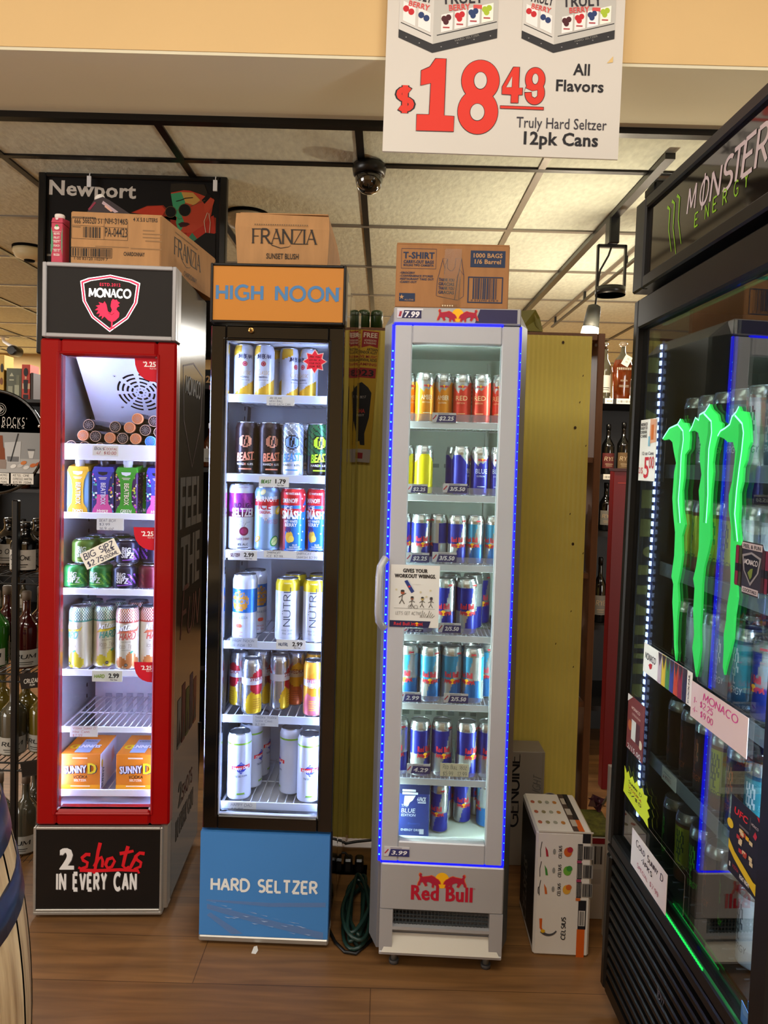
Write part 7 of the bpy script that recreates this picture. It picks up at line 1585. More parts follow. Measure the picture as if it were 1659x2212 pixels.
    A.text(W * .83, H * .945, H * .035, 'FREE', ink('#d8c8b0'), 3, bold=.03, w=W * .25); A.text(W * .83, H * .915, H * .015, 'ADMISSION', ink('#d8c8b0'), 3, w=W * .22); A.text(W * .83, H * .895, H * .015, '& PARKING', ink('#d8c8b0'), 3, w=W * .22)
    for s, y, cc, ww in (('ARTISAN', .845, bk_, .2), ('VENDOR ALLEY', .822, bk_, .34), ('LIVE MUSIC', .79, rd, .36), ('CARNIVAL RIDES', .765, bk_, .36), ('CAMPING', .732, rd, .36)): A.text(W * .98, H * y, H * .02, s, cc, 2, align='r', bold=.02, w=W * ww)
    A.rect(0, H * .64, W * .98, H * .715, rd, 2); A.text(W * .94, H * .655, H * .046, '2023', bk_, 3, align='r', bold=.04, w=W * .46)
    A.poly([(W * .3, H * .55), (W * .46, H * .60), (W * .56, H * .57), (W * .64, H * .59), (W * .74, H * .605), (W * .86, H * .57), (W * .93, H * .53), (W * .92, H * .34), (W * .86, H * .22), (W * .88, H * .13), (W * .8, H * .13), (W * .78, H * .16), (W * .6, H * .13), (W * .4, H * .13)], bk_, 2)
    A.poly([(0, H * .3), (W * .3, H * .34), (W * .4, H * .13), (0, H * .13)], ink('#16305a'), 2); A.poly([(0, H * .62), (W * .3, H * .6), (W * .4, H * .4), (W * .3, H * .3), (0, H * .32)], ink('#6a3a1a'), 2)
    A.hand(W * .42, H * .47, H * .022, 'Voted the best', ink('#b8b0a8'), 3, 'l', t=.1, w=W * .42, rot=6); A.text(W * .66, H * .37, H * .03, 'BREW-HA', ink('#a82a22'), 3, bold=.03, w=W * .36, rot=4); A.text(W * .68, H * .345, H * .015, 'BEER FEST', ink('#b8b0a8'), 3, w=W * .3, rot=4)
    mb = MB(); mb.box(0, 0, 0, W, .001, H, M_paper).art(A, (0, 0, 0)); o = mb.build('festival_poster', None, (x0, Y, c.z), (0, radians(3.2), 0)); tag(o, 'yellow and black festival poster taped to the ribbed yellow sheet', 'poster')
rack_items()
def beer_case():
    Y = 2.36; tl = at(1100, 1623, Y=Y); tr = at(1178, 1623, Y=Y); W = tr.x - tl.x; H = tl.z
    t = empty('beer_case', (tl.x, Y, 0)); tag(t, 'pale grey beer case standing on end between the silver cooler and white carton', 'carton')
    A = Art(); k = ink('#17161a')
    A.hand(W * .30, H - .012, H * .085, 'GENUINE', k, 2, 'r', t=.16, w=H * .62, rot=90, serif=.1, thin=.08, shear=0, gap=.2)
    A.hand(W * .82, .14, H * .09, 'draft Light', ink('#6a6560'), 2, 'l', t=.08, w=H * .42, rot=86, shear=.4); A.rect(W * .93, 0, W * .95, H, ink('#8a7f66'), 2)
    c = at(1187, 1738, Y=Y - .02); MB().box(0, 0, 0, W, .1, H, mat('case_grey', '#8e857a', .6), .002).art(A, (0, 0, 0)).build('carton', t)
    A2 = Art(); A2.ring(0, 0, .036, .036, .004, k, 2); A2.hand(0, -.014, .032, '24', k, 2, 'c', t=.2, rot=180 * 0)
    MB().lathe([(.0385, .004), (.0385, 0), (0, 0)], mat('case_grey', '#8e857a', .6), 32, ax='y').art(A2, (0, -.0002, 0)).build('count_badge', t, (c.x - tl.x, -.02, c.z))
beer_case()
def sparkling_carton():
    bl = at(1150, 2063, Z=0); W, D, H = .152, .23, .345; sp = Spot(bl.x, bl.y, 0, 1.6); t = empty('drink_case', sp.O, sp.rot); tag(t, 'tall white energy drink carton with orange stripe standing on the floor', 'carton')
    b = MB().box(0, 0, 0, W, D, H, mat('carton_bright', '#d9d4cc', .55), .006); A = Art(); k = ink('#1c1c22'); og = ink('#c85a1c'); k1 = W / 340.
    def X(px): return (px - 1058) * k1
    def Z(py): return (765 - py) / 730. * H
    A.rect(X(1320), Z(765), X(1368), Z(600), og, 1); A.rect(X(1324), Z(600), X(1372), Z(430), k, 1); A.rect(X(1336), Z(95), X(1384), Z(35), k, 1); A.rect(X(1328), Z(580), X(1366), Z(490), ink('#c9c4bc'), 2); A.bars(X(1332), Z(576), X(1362), Z(494), k, 3, 14)
    A.hand(X(1250), Z(665), W * .07, 'CELSIUS', k, 2, 'l', t=.2, w=Z(535) - Z(665), rot=90)
    A.line(arc(X(1150), Z(590), .024, .024, 215, 330, 10), .009, ink('#4a4a4e'), 2, .004); A.line([(X(1100), Z(545)), (X(1102), Z(600)), (X(1120), Z(628))], .008, og, 3, .004); A.ell(X(1115), Z(618), .006, .005, ink('#d8a81c'), 4)
    for i, (c1, c2, y) in enumerate((('#a8283a', '#c8602a', 150), ('#3f8a3a', '#6aa83a', 260), ('#c8642a', '#d8a23a', 370))):
        A.poly([(X(1112), Z(y - 30)), (X(1120), Z(y + 30)), (X(1134), Z(y + 30)), (X(1128), Z(y - 5))], ink(c1), 2); A.ell(X(1168), Z(y), .004, .008, ink('#8a8a86'), 2, 12); A.hand(X(1212), Z(y + 38), W * .05, 'CELSIUS', k, 2, 'l', t=.2, w=.034, rot=90); A.ell(X(1250), Z(y), .011, .013, ink(c2), 2, 14); A.ell(X(1262), Z(y - 14), .008, .008, ink(c1), 3, 12)
        A.rect(X(1308), Z(y + 45), X(1338), Z(y - 50), k, 2); A.rect(X(1342), Z(y + 40), X(1404), Z(y - 40), ink('#8a8680'), 2); A.bars(X(1346), Z(y + 36), X(1400), Z(y - 36), k, 3, 16, i); A.rect(X(1306), Z(y + 62), X(1334), Z(y + 46), ink('#9a3a5a' if i < 2 else '#c8642a'), 3)
        for q in range(3): A.rect(X(1312 + 9 * q), Z(y + 40), X(1314 + 9 * q), Z(y - 44), ink('#b8b4ac'), 3)
    A.line(arc(X(1100), Z(380), .01, .02, 150, 210, 6), .002, k, 2)
    for y in (140, 255, 365): A.line([(X(1092), Z(y - 45)), (X(1084), Z(y)), (X(1086), Z(y + 45))], .0018, k, 2)
    b.art(A, (0, 0, 0)); T = Art()
    T.rect(W * .66, D * .02, W * .84, D * .98, ink('#4a3a34'), 1); T.rect(W * .76, D * .3, W * .86, D * .98, k, 2); T.rect(W * .76, D * .02, W * .86, D * .3, og, 2)
    for j in range(3):
        for i, c in enumerate(('#b0604a', '#8a8060', '#9a9a8a', '#b87a3a')): T.ell(W * (.12 + .14 * i), D * (.22 + .26 * j), W * .04, D * .04, ink(c), 1, 10)
        T.rect(W * .68, D * (.14 + .28 * j), W * .78, D * (.3 + .28 * j), ink('#b4aa9c'), 2)
    b.art(T, (0, 0, H), (1, 0, 0), (0, 1, 0)); Sd = Art(); Sd.rect(.01, .02, D - .01, H - .02, ink('#2a2624'), 1); Sd.text(D * .5, H * .3, .05, 'CELSIUS', ink('#8a8278'), 2, bold=.03, w=.18, rot=90); b.art(Sd, (0, D, 0), (0, -1, 0)); b.build('carton', t)
    A = Art(); MB().box(X(1070), -.0012, H * .995, X(1400), .004, H + .0006, mat('carton_fold', '#c4bdb2', .6)).build('top_flap', t)
    # second white box behind it
    p = at(1262, 1985, Z=0); q = at(1311, 1985, Z=0); W = q.x - p.x + .03; t = empty('storage_box', (p.x - .01, p.y, 0), (0, 0, radians(-1))); tag(t, 'white barcode box with red and yellow edge behind the tall energy drink carton', 'carton')
    A = Art(); H = .245; A.rect(W - .012, 0, W - .006, H * .94, ink('#b8861e'), 1); A.rect(W - .006, 0, W, H, ink('#5a1424'), 1); A.rect(0, H * .93, W, H, ink('#7a1a20'), 2); A.bars(W * .22, H * .68, W * .62, H * .9, ink('#4a4644'), 1, 12, 4); A.rect(W * .3, H * .44, W * .55, H * .62, ink('#a8a29a'), 1)
    MB().box(0, 0, 0, W, .16, H, mat('box_white', '#b9b3a8', .6), .002).art(A, (0, 0, 0)).build('box_body', t); MB().box(.004, .004, H, W - .004, .156, H + .012, mat('green_scraps', '#5a5a1e', .8, noise=.5, nscale=60), .004).build('top_insert', t)
    p = at(1304, 1810, Y=2.26); o = empty('cellophane_heap', (p.x - .035, 2.2, H + .013)); tag(o, 'crumpled purple cellophane heaped on the white barcode box', 'cellophane')
    mb = MB(); r = random.Random(2); V = [(r.uniform(-.03, .035), r.uniform(0, .06), r.uniform(0, .04)) for _ in range(22)]; mb.add(V, [(i, (i + 3) % 22, (i + 7) % 22) for i in range(22)], mat('cellophane', '#4a2630', .15, coat=1.0)); mb.build('crumpled_sheet', o)
sparkling_carton()
def white_board():
    a = at(1318, 1657, Y=2.0); b = at(1331, 1657, Y=2.0); tag(MB().box(0, 0, 0, b.x - a.x, .02, a.z, mat('board_white', '#a8a196', .6), .001).build('white_plank', None, (a.x, 2.0, 0.0)), 'narrow white plank standing against the far edge of the claw cooler', 'plank')
    P = [at(1330, 1690, Y=2.04), at(1318, 1712, Y=2.12), at(1304, 1735, Y=2.22), at(1290, 1752, Y=2.31), at(1276, 1768, Y=2.36), at(1262, 1778, Y=2.4), at(1254, 1790, Y=2.42)]
    P = P + [Vector((P[-1].x, 2.43, .10)), Vector((P[-1].x - .02, 2.44, .01))]
    tag(MB().tube(P, .004, mat('cable_white', '#b0a898', .5)).build('power_cable', None), 'white cable slanting down behind the tall energy drink carton', 'cable')
white_board()
def cables():
    gm, km = mat('cord_green', '#16302a', .4), mat('cord_black', '#0a0a0a', .4)
    def coil(n, cx, cy, rx, ry, z0, r, m_, seed):
        rr = random.Random(seed); P = []
        for i in range(n * 28):
            a = 2 * pi * i / 28; k = 1 + .09 * sin(a * .37 + seed); P.append((cx + rx * k * cos(a) + .012 * sin(a * 1.7), cy + ry * k * sin(a), z0 + .009 * (i // 28) + .006 * sin(a * 2 + i * .05) + .008))
        return MB().tube(P, r, m_, 8)
    c = at(770, 1985, Z=0.02); tag(coil(6, c.x + .001, c.y + .03, 0.029, .14, .0, .0055, gm, 3).build('extension_cord'), 'coiled dark green extension cord on the floor between two coolers', 'cord')
    P = [at(712, 2010, Z=.006), at(724, 2035, Z=.006), at(745, 2056, Z=.006), at(768, 2060, Z=.006), at(790, 2042, Z=.006), at(806, 2026, Z=.006), at(830, 2012, Z=.006)]
    tag(MB().tube(P, .0045, km).build('floor_cord'), 'thin black cord looping in front of the coiled green cord', 'cord')
    Y = 2.4; P = [at(736, 1824, Y=Y), at(770, 1818, Y=Y), at(800, 1815, Y=Y), at(830, 1812, Y=Y)]; tag(MB().tube(P, .0045, km).build('wall_cord'), 'black cord stretched level across the foot of the yellow sheet', 'cord')
    Y = 2.3; P = [at(730, 1842, Y=Y), at(745, 1842, Y=Y), at(757, 1854, Y=Y), at(760, 1872, Y=Y), at(758, 1900, Y=Y), at(752, 1915, Y=2.26)]
    tag(MB().tube(P, .0042, km).build('plug_cord'), 'black cord curving down from the power strip', 'cord')
    a = at(734, 1890, Y=2.3); t = empty('power_strip', (a.x, 2.28, 0)); tag(t, 'black power strip with plugs at the foot of the yellow sheet', 'power strip')
    MB().box(.0, 0, .0, .088, .06, a.z * .55, M_black, .006).build('housing', t)
    for i in range(2): MB().box(.012 + .036 * i, .01, a.z * .55, .040 + .036 * i, .05, a.z * .55 + .05, M_black, .006).build('plug', t)
    p = at(543, 2060, Z=0); tag(MB().prism([(0, 0), (.012, -.002), (.016, .012), (.010, .030), (.002, .026)], 0, .0012, M_paper).build('paper_scrap', None, (p.x, p.y, .0005)), 'small white paper scrap on the plank floor', 'paper scrap')
    # cords behind the red-framed cooler
    Y = 2.47; P = [at(432, 1560, Y=Y), at(428, 1640, Y=Y), at(424, 1720, Y=Y), at(400, 1790, Y=Y), at(392, 1850, Y=Y)]
    tag(MB().tube(P, .005, km).build('hanging_cord'), 'black cord hanging beside the back of the red-framed cooler', 'cord')
cables()

# ================================================================== BOTTLE MAKER
def bottle(name, loc, R, H, body, label_, cap, lab, cat='bottle', group=None, shoulder=.62, neck=.32, lz=(.12, .42), flat=1.0, text=None, tcol='#1a1a1a', rz=0):
    t = empty(name, (loc[0], loc[1], loc[2] + .0012), (0, 0, rz)); tag(t, lab, cat, group); rn = R * neck
    prof = [(R * .9, 0), (R, .006), (R, H * shoulder * .86), (R * .93, H * shoulder * .95), (R * .7, H * shoulder * 1.04), (rn * 1.1, H * shoulder * 1.16), (rn, H * .86), (rn, H * .9)]
    b = MB().lathe(prof, body, 24); o = b.build('glass_body', t); o.scale = (1, flat, 1)
    c = MB().lathe([(rn * 1.12, H * .88), (rn * 1.15, H * .985), (rn * .95, H), (0, H)], cap, 18).build('cap', t)
    if label_:
        z0, z1 = H * lz[0], H * lz[1]; A = Art(); n = 12; w2 = R * 1.15
        l = MB(); vs = []
        for i in range(n + 1):
            a = -w2 / R + 2 * w2 / R * i / n; vs += [((R + .0008) * sin(a), -(R + .0008) * cos(a) * flat, z0), ((R + .0008) * sin(a), -(R + .0008) * cos(a) * flat, z1)]
        l.add(vs, [(2 * i, 2 * i + 2, 2 * i + 3, 2 * i + 1) for i in range(n)], label_, True)
        if text: A.hand(0, z0 + (z1 - z0) * .5, (z1 - z0) * .24, text, ink(tcol), 1, 'c', t=.16, w=R * 1.5, serif=.08, thin=.08)
        A.rect(-R * .6, z0 + (z1 - z0) * .25, R * .6, z0 + (z1 - z0) * .29, ink(tcol), 1); A.rect(-R * .5, z0 + (z1 - z0) * .14, R * .5, z0 + (z1 - z0) * .17, ink(tcol), 1)
        l.wrap(A, R, lift=.0012) if flat == 1.0 else None
        l.build('paper_label', t)
    return t
def glassy(name, h): return mat('glass_' + name, h, .06, coat=.8, noise=.06, nscale=6)
GB, GG, GR, GY, GC, GA = glassy('black', '#0b0b0b'), glassy('green', '#1f5a14'), glassy('red', '#3a0c0c'), glassy('yellow', '#6a5a1e'), glassy('clear', '#4a4638'), glassy('amber', '#4a2208')
PAPL = mat('label_paper', '#a8a49a', .7)

# ---------------------------------------------------------------- black wire rack of bottles at the far left
def left_rack():
    Y = 2.30; pf = at(33, 1400, Y=Y); t = empty('wire_rack', (pf.x, Y, 0)); tag(t, 'black wire bottle rack at the edge beside the red-framed cooler', 'rack')
    zs = [at(60, y, Y=Y).z for y in (1241, 1453, 1645, 1862)]
    rx0, rx1, D = -.62, -1.0 - pf.x, .36
    for x, y in ((0, 0), (0, D), (rx0, 0), (rx0, D)): MB().box(x - .010, y - .010, 0, x + .010, y + .010, 1.18, M_black, .003).build('post', t)
    for z in zs:
        mb = MB()
        for i in range(40): x = rx0 + (rx1 - rx0) * i / 39; mb.tube([(x, 0, z - .003), (x, D, z - .003)], .0018, M_black, 6)
        for y in (.0, D / 2, D): mb.tube([(rx0, y, z - .006), (rx1, y, z - .006)], .003, M_black, 6)
        for y in (-.004,): mb.tube([(rx0, y, z - .03), (rx1, y, z - .03)], .003, M_black, 6)
        n = 30; mb.tube([(rx0 + (rx1 - rx0) * i / n, -.004, z - (.006 if i % 2 else .03)) for i in range(n + 1)], .002, M_black, 6); mb.build('wire_shelf', t)
    W = pf.x
    def X(px, y=1300): return at(px, y, Y=Y + .09).x
    for i, (px, dy, lab) in enumerate(((-40, .09, 'black bottle with white label cut by the picture edge, upper shelf of the wire rack'), (55, .06, 'black bottle with white label in full view on the wire rack'), (128, .10, 'black bottle with white label half behind the red-framed cooler'), (22, .20, 'black bottle at the back between the two front black bottles'), (84, .21, 'black bottle at the back beside the red-framed cooler'))):
        p = at(px, 1240, Y=Y + dy); bottle('liquor_bottle', (p.x, Y + dy, zs[0]), .046, .162, GB, mat('label_white', '#c4c0b8', .7) , mat('bottle_cap_black', '#121212', .25, coat=.5), lab, group='black bottles on the wire rack', shoulder=.66, neck=.40, lz=(.06, .46), text='Old One')
    for z, row_ in ((zs[1], ((-10, .07, GG, 'green liqueur bottle at the picture edge, second shelf of the wire rack'), (14, .16, GR, 'dark red bottle in front of the green one on the wire rack'), (56, .07, GR, 'dark red bottle right of the rack post'), (88, .16, GR, 'tall dark red bottle beside the red-framed cooler'))),
                    (zs[2], ((-34, .07, GC, 'clear bottle at the picture edge, third shelf of the wire rack'), (30, .07, GC, 'clear bottle with white label behind the rack post'), (56, .165, GY, 'yellow bottle in the middle of the third rack shelf'), (92, .10, GY, 'yellow bottle with white label beside the red-framed cooler'), (4, .2, GY, 'yellow bottle at the back of the third rack shelf'))),
                    (zs[3], ((0, .07, GC, 'clear bottle behind the barrel on the bottom rack shelf'), (58, .07, GC, 'clear bottle with pale stopper on the bottom rack shelf'), (78, .16, GC, 'clear bottle at the back of the bottom rack shelf')))):
        for px, dy, g_, lab in row_:
            p = at(px, 1500, Y=Y + dy); bottle('liquor_bottle', (p.x, Y + dy, z), .042 if z != zs[3] else .04, .25 if z != zs[3] else .26, g_, PAPL, mat('stopper_pale', '#77685a', .6), lab, group='bottles on the wire rack', shoulder=.60, neck=.30, lz=(.03, .25), rz=random.uniform(-.4, .4), text='RUM')
    o = at(47, 1490, Y=Y - .006); A = Art(); A.hand(.012, .018, .013, 'CRUZAN', ink('#c4beb4'), 1, 'l', t=.2, w=.05, shear=.2); A.hand(.03, .008, .006, 'RUM', ink('#c4beb4'), 1, 'l', t=.2)
    tag(MB().box(0, 0, 0, .085, .002, .05, M_black).art(A, (0, 0, 0)).build('shelf_sign', None, (o.x, Y - .010, zs[1] - .052), (0, radians(-8), 0)), 'small black shelf sign with slanted white lettering on the wire rack', 'shelf sign')
    o = at(50, 1650, Y=Y - .006); tag(MB().box(0, 0, 0, .085, .002, .05, M_black).art(Art().frame(.002, .002, .083, .048, .001, ink('#3a3834'), 1), (0, 0, 0)).build('shelf_sign', None, (o.x, Y - .010, zs[2] - .048), (0, radians(-10), 0)), 'plain black shelf sign under the yellow bottles of the wire rack', 'shelf sign')
    # round cocktail board
    Y2 = Y - .05; c = at(-14, 955, Y=Y2); t = empty('round_sign', (c.x, Y2, c.z)); tag(t, 'round black cocktail sign with a picture band at the picture edge', 'sign'); R = at(98, 955, Y=Y2).x - c.x
    A = Art(); k = R / 112.
    def P(x, y): return ((x + 14) * k, (955 - y) * k)
    w_ = ink('#c9c4bc')
    y1, y0 = P(0, 933)[1], P(0, 1020)[1]; a1 = math.degrees(math.asin(y1 / R / .985)); a0 = math.degrees(math.asin(y0 / R / .985))
    A.poly(arc(0, 0, R * .985, R * .985, a0, a1, 8) + arc(0, 0, R * .985, R * .985, 180 - a1, 180 - a0, 8), ink('#8f9090'), 1)
    A.rect(-R * .95, y0, R * .95, y0 + (y1 - y0) * .35, ink('#a9a8a6'), 2)
    def pl(ps, c_, l=3): A.poly([P(x, y) for x, y in ps], ink(c_), l)
    pl([(-8, 1012), (14, 1012), (16, 975), (8, 965), (6, 940), (0, 940), (-2, 965), (-10, 975)], '#7a3a14'); pl([(-8, 1012), (14, 1012), (15, 992), (-9, 992)], '#8a7a70', 4)
    pl([(10, 955), (46, 952), (44, 998), (13, 998)], '#b5b6b6'); pl([(16, 985), (42, 985), (41, 996), (17, 996)], '#6a6a6c', 4); A.line([P(40, 935), P(24, 996)], .0035, ink('#1a1a1c'), 5); pl([(60, 968), (76, 968), (72, 988), (64, 988)], '#c9c9c6'); pl([(60, 968), (76, 968), (75, 972), (61, 972)], '#5a5a5c', 4)
    for x, y, c_ in ((30, 1006, '#dddcd8'), (45, 1004, '#bbb9b6'), (58, 1008, '#d6d4d0'), (72, 1003, '#c4672a'), (84, 1000, '#b0562a'), (52, 998, '#c8763a')): A.ell(*P(x, y), .010, .006, ink(c_), 5, 8, 20)
    A.hand(*P(6, 918), 17 * k, "ROCKS'", w_, 2, 'l', t=.12, w=52 * k, shear=0, gap=.5); A.hand(*P(-30, 924), 6 * k, 'COCKTAILS', w_, 2, 'l', t=.14, w=82 * k, shear=0, gap=.5); A.hand(*P(8, 1048), 5 * k, 'HIGH PROOF', w_, 2, 'l', t=.14, w=44 * k, shear=0, gap=.4)
    A.ring(*P(0, 884), 13 * k, 13 * k, .001, w_, 2); A.ring(*P(0, 884), 9 * k, 9 * k, .001, w_, 2); A.poly([P(0, 877), P(7, 884), P(0, 891), P(-7, 884)], ink('#8a8680'), 2)
    MB().lathe([(R * .985, .012), (R, .010), (R, .003), (R * .985, 0), (0, 0)], mat('sign_black', '#0a0a0b', .18, coat=.4), 64, ax='y').art(A, (0, -.0003, 0)).build('disc', t)
    MB().lathe([(R * 1.0, .004), (R * 1.02, 0), (R * 1.0, -.004), (R * .965, -.004), (R * .96, 0)], M_gloss, 64, ax='y').build('rim', t); MB().tube([(0, .03, -R * .6), (0, .03, -.17 - .0)], .006, M_black).box(-.02, .012, -R * .7, .02, .06, -R * .5, M_black).build('bracket', t)
    MB().lathe([(.006, 0), (.005, -.003), (0, -.004)], M_chrome, 14, ax='y').build('rivet', t, (*[P(85, 918)[0]], -.001, P(85, 918)[1]))
    for x0_, x1_, ls, lab in ((26, 75, ('KETEL ONE', 'ESPRESSO MARTINI', '$25.99 750ML'), 'white handwritten 25.99 tag on the round black sign'), (-20, 22, ('OLD FASHIONED', 'ON THE ROCKS', '$25.99 750ML'), 'white handwritten tag at the picture edge of the round black sign')):
        a, b = P(x0_, 1021), P(x1_, 1044); W_, H_ = b[0] - a[0], a[1] - b[1]; A = Art(); handlines(*ls, c=ink('#2a2a2a'))(A, W_, H_); tag(MB().box(0, 0, 0, W_, .0007, H_, M_paper).art(A, (0, 0, 0)).build('price_tag', None, (c.x + a[0], Y2 - .006, c.z + b[1])), lab, 'price tag')
left_rack()

# ---------------------------------------------------------------- far left: tall shelf with gift boxes
def far_left():
    Y = 4.6; zt = at(50, 862, Y=Y).z; xl, xr = at(-120, 860, Y=Y).x, at(96, 860, Y=Y).x
    t = empty('back_shelf', (xl, Y, 0)); tag(t, 'dark shelving unit far behind the round black sign', 'shelving'); bk_ = mat('shelf_black', '#100d0b', .5)
    W = xr - xl + .9
    MB().box(0, .0, .0, W, .02, .02, bk_).box(0, .38, 0, W, .40, zt, bk_).build('back_panel', t)
    for z in (.3, .7, 1.1, 1.42, zt): MB().box(0, 0, z - .02, W, .4, z, bk_).build('shelf_board', t)
    for x in (0, .7, W - .02): MB().box(x, 0, 0, x + .02, .4, zt - .02, bk_).build('upright', t)
    for nm, px0, px1, y0, c1, lab, sp_ in (('gift_box', -2, 9, 766, '#b08a2c', 'mustard gift box at the picture edge on the far shelf', 0), ('gift_box', 14, 47, 795, '#4c4f3e', 'grey-green gift box with glasses printed on it on the far shelf', 1), ('gift_box', 47, 65, 787, '#b3311c', 'tall red gift box with a shaker printed on it on the far shelf', 2), ('gift_box', 66, 72, 805, '#2a1a14', 'narrow dark box beside the red gift box', 0)):
        a, b = at(px0, y0, Y=Y + .03), at(px1, y0, Y=Y + .03); W_ = b.x - a.x; H = a.z - zt; A = Art()
        if sp_ == 1:
            A.poly([(W_ * .2, H * .74), (W_ * .5, H * .74), (W_ * .35, H * .86)], ink('#a8a890'), 1); A.rect(W_ * .2, H * .6, W_ * .5, H * .64, ink('#a8a890'), 1); A.rect(W_ * .12, H * .12, W_ * .42, H * .42, ink('#8a8c78'), 1); A.rect(W_ * .54, H * .12, W_ * .84, H * .46, ink('#9a9c86'), 1); A.rect(W_ * .66, H * .46, W_ * .86, H * .78, ink('#6a6c58'), 1)
        elif sp_ == 2:
            A.rect(W_ * .1, H * .3, W_, H * .46, ink('#c9a88a'), 1); A.poly([(W_ * .3, H * .18), (W_ * .7, H * .18), (W_ * .78, H * .56), (W_ * .22, H * .56)], ink('#1c1c22'), 2); A.ell(W_ * .5, H * .78, W_ * .26, H * .12, ink('#1c1c22'), 2); A.rect(W_ * .4, H * .58, W_ * .6, H * .66, ink('#c9a88a'), 2); A.rect(W_ * .2, H * .02, W_ * .8, H * .14, ink('#1c1c22'), 2)
        elif px0 < 0: A.ell(W_ * .6, H * .7, W_ * .3, H * .1, ink('#1c1a14'), 1); A.ell(W_ * .5, H * .4, W_ * .3, H * .08, ink('#6a3a1a'), 1)
        tag(MB().box(0, 0, 0, W_, .12, H, mat('giftbox_' + c1[1:], c1, .6), .002).art(A, (0, 0, 0)).build(nm, None, (a.x, Y + .03, zt)), lab, 'box')
    r = random.Random(11); cnt = 0
    for z in (.3, .7, 1.1, 1.42):
        for i in range(7):
            x = xl + .12 + i * .17; cnt += 1
            bottle('liquor_bottle', (x, Y + .1, z), .038, .2, r.choice((GA, GB, GY, GC)), PAPL, M_black, '%s bottle from the picture edge on the %s of the dark far shelving' % (ORD[i], {.3: 'lowest board', .7: 'second board', 1.1: 'third board', 1.42: 'fourth board'}[z]), group='bottles on the far left shelving')
    # tall dark cupboard further back, widened out of view to darken reflections
    a = at(72, 815, Y=5.6); b = at(950, 815, Y=5.6); t = empty('dark_cabinet', (a.x, 5.6, 0)); tag(t, 'tall dark cabinet against the beige wall far behind the coolers', 'cabinet'); W = b.x - a.x
    MB().box(0, 0, 0, W, .4, a.z, mat('cabinet_dark', '#17110d', .6), .004).build('body', t)
    for i in range(6): MB().box(.02 + W / 6 * i, -.012, .08, W / 6 * (i + 1) - .02, 0, a.z - .04, mat('cabinet_door_dark', '#1d1611', .5), .003).build('door', t)
far_left()

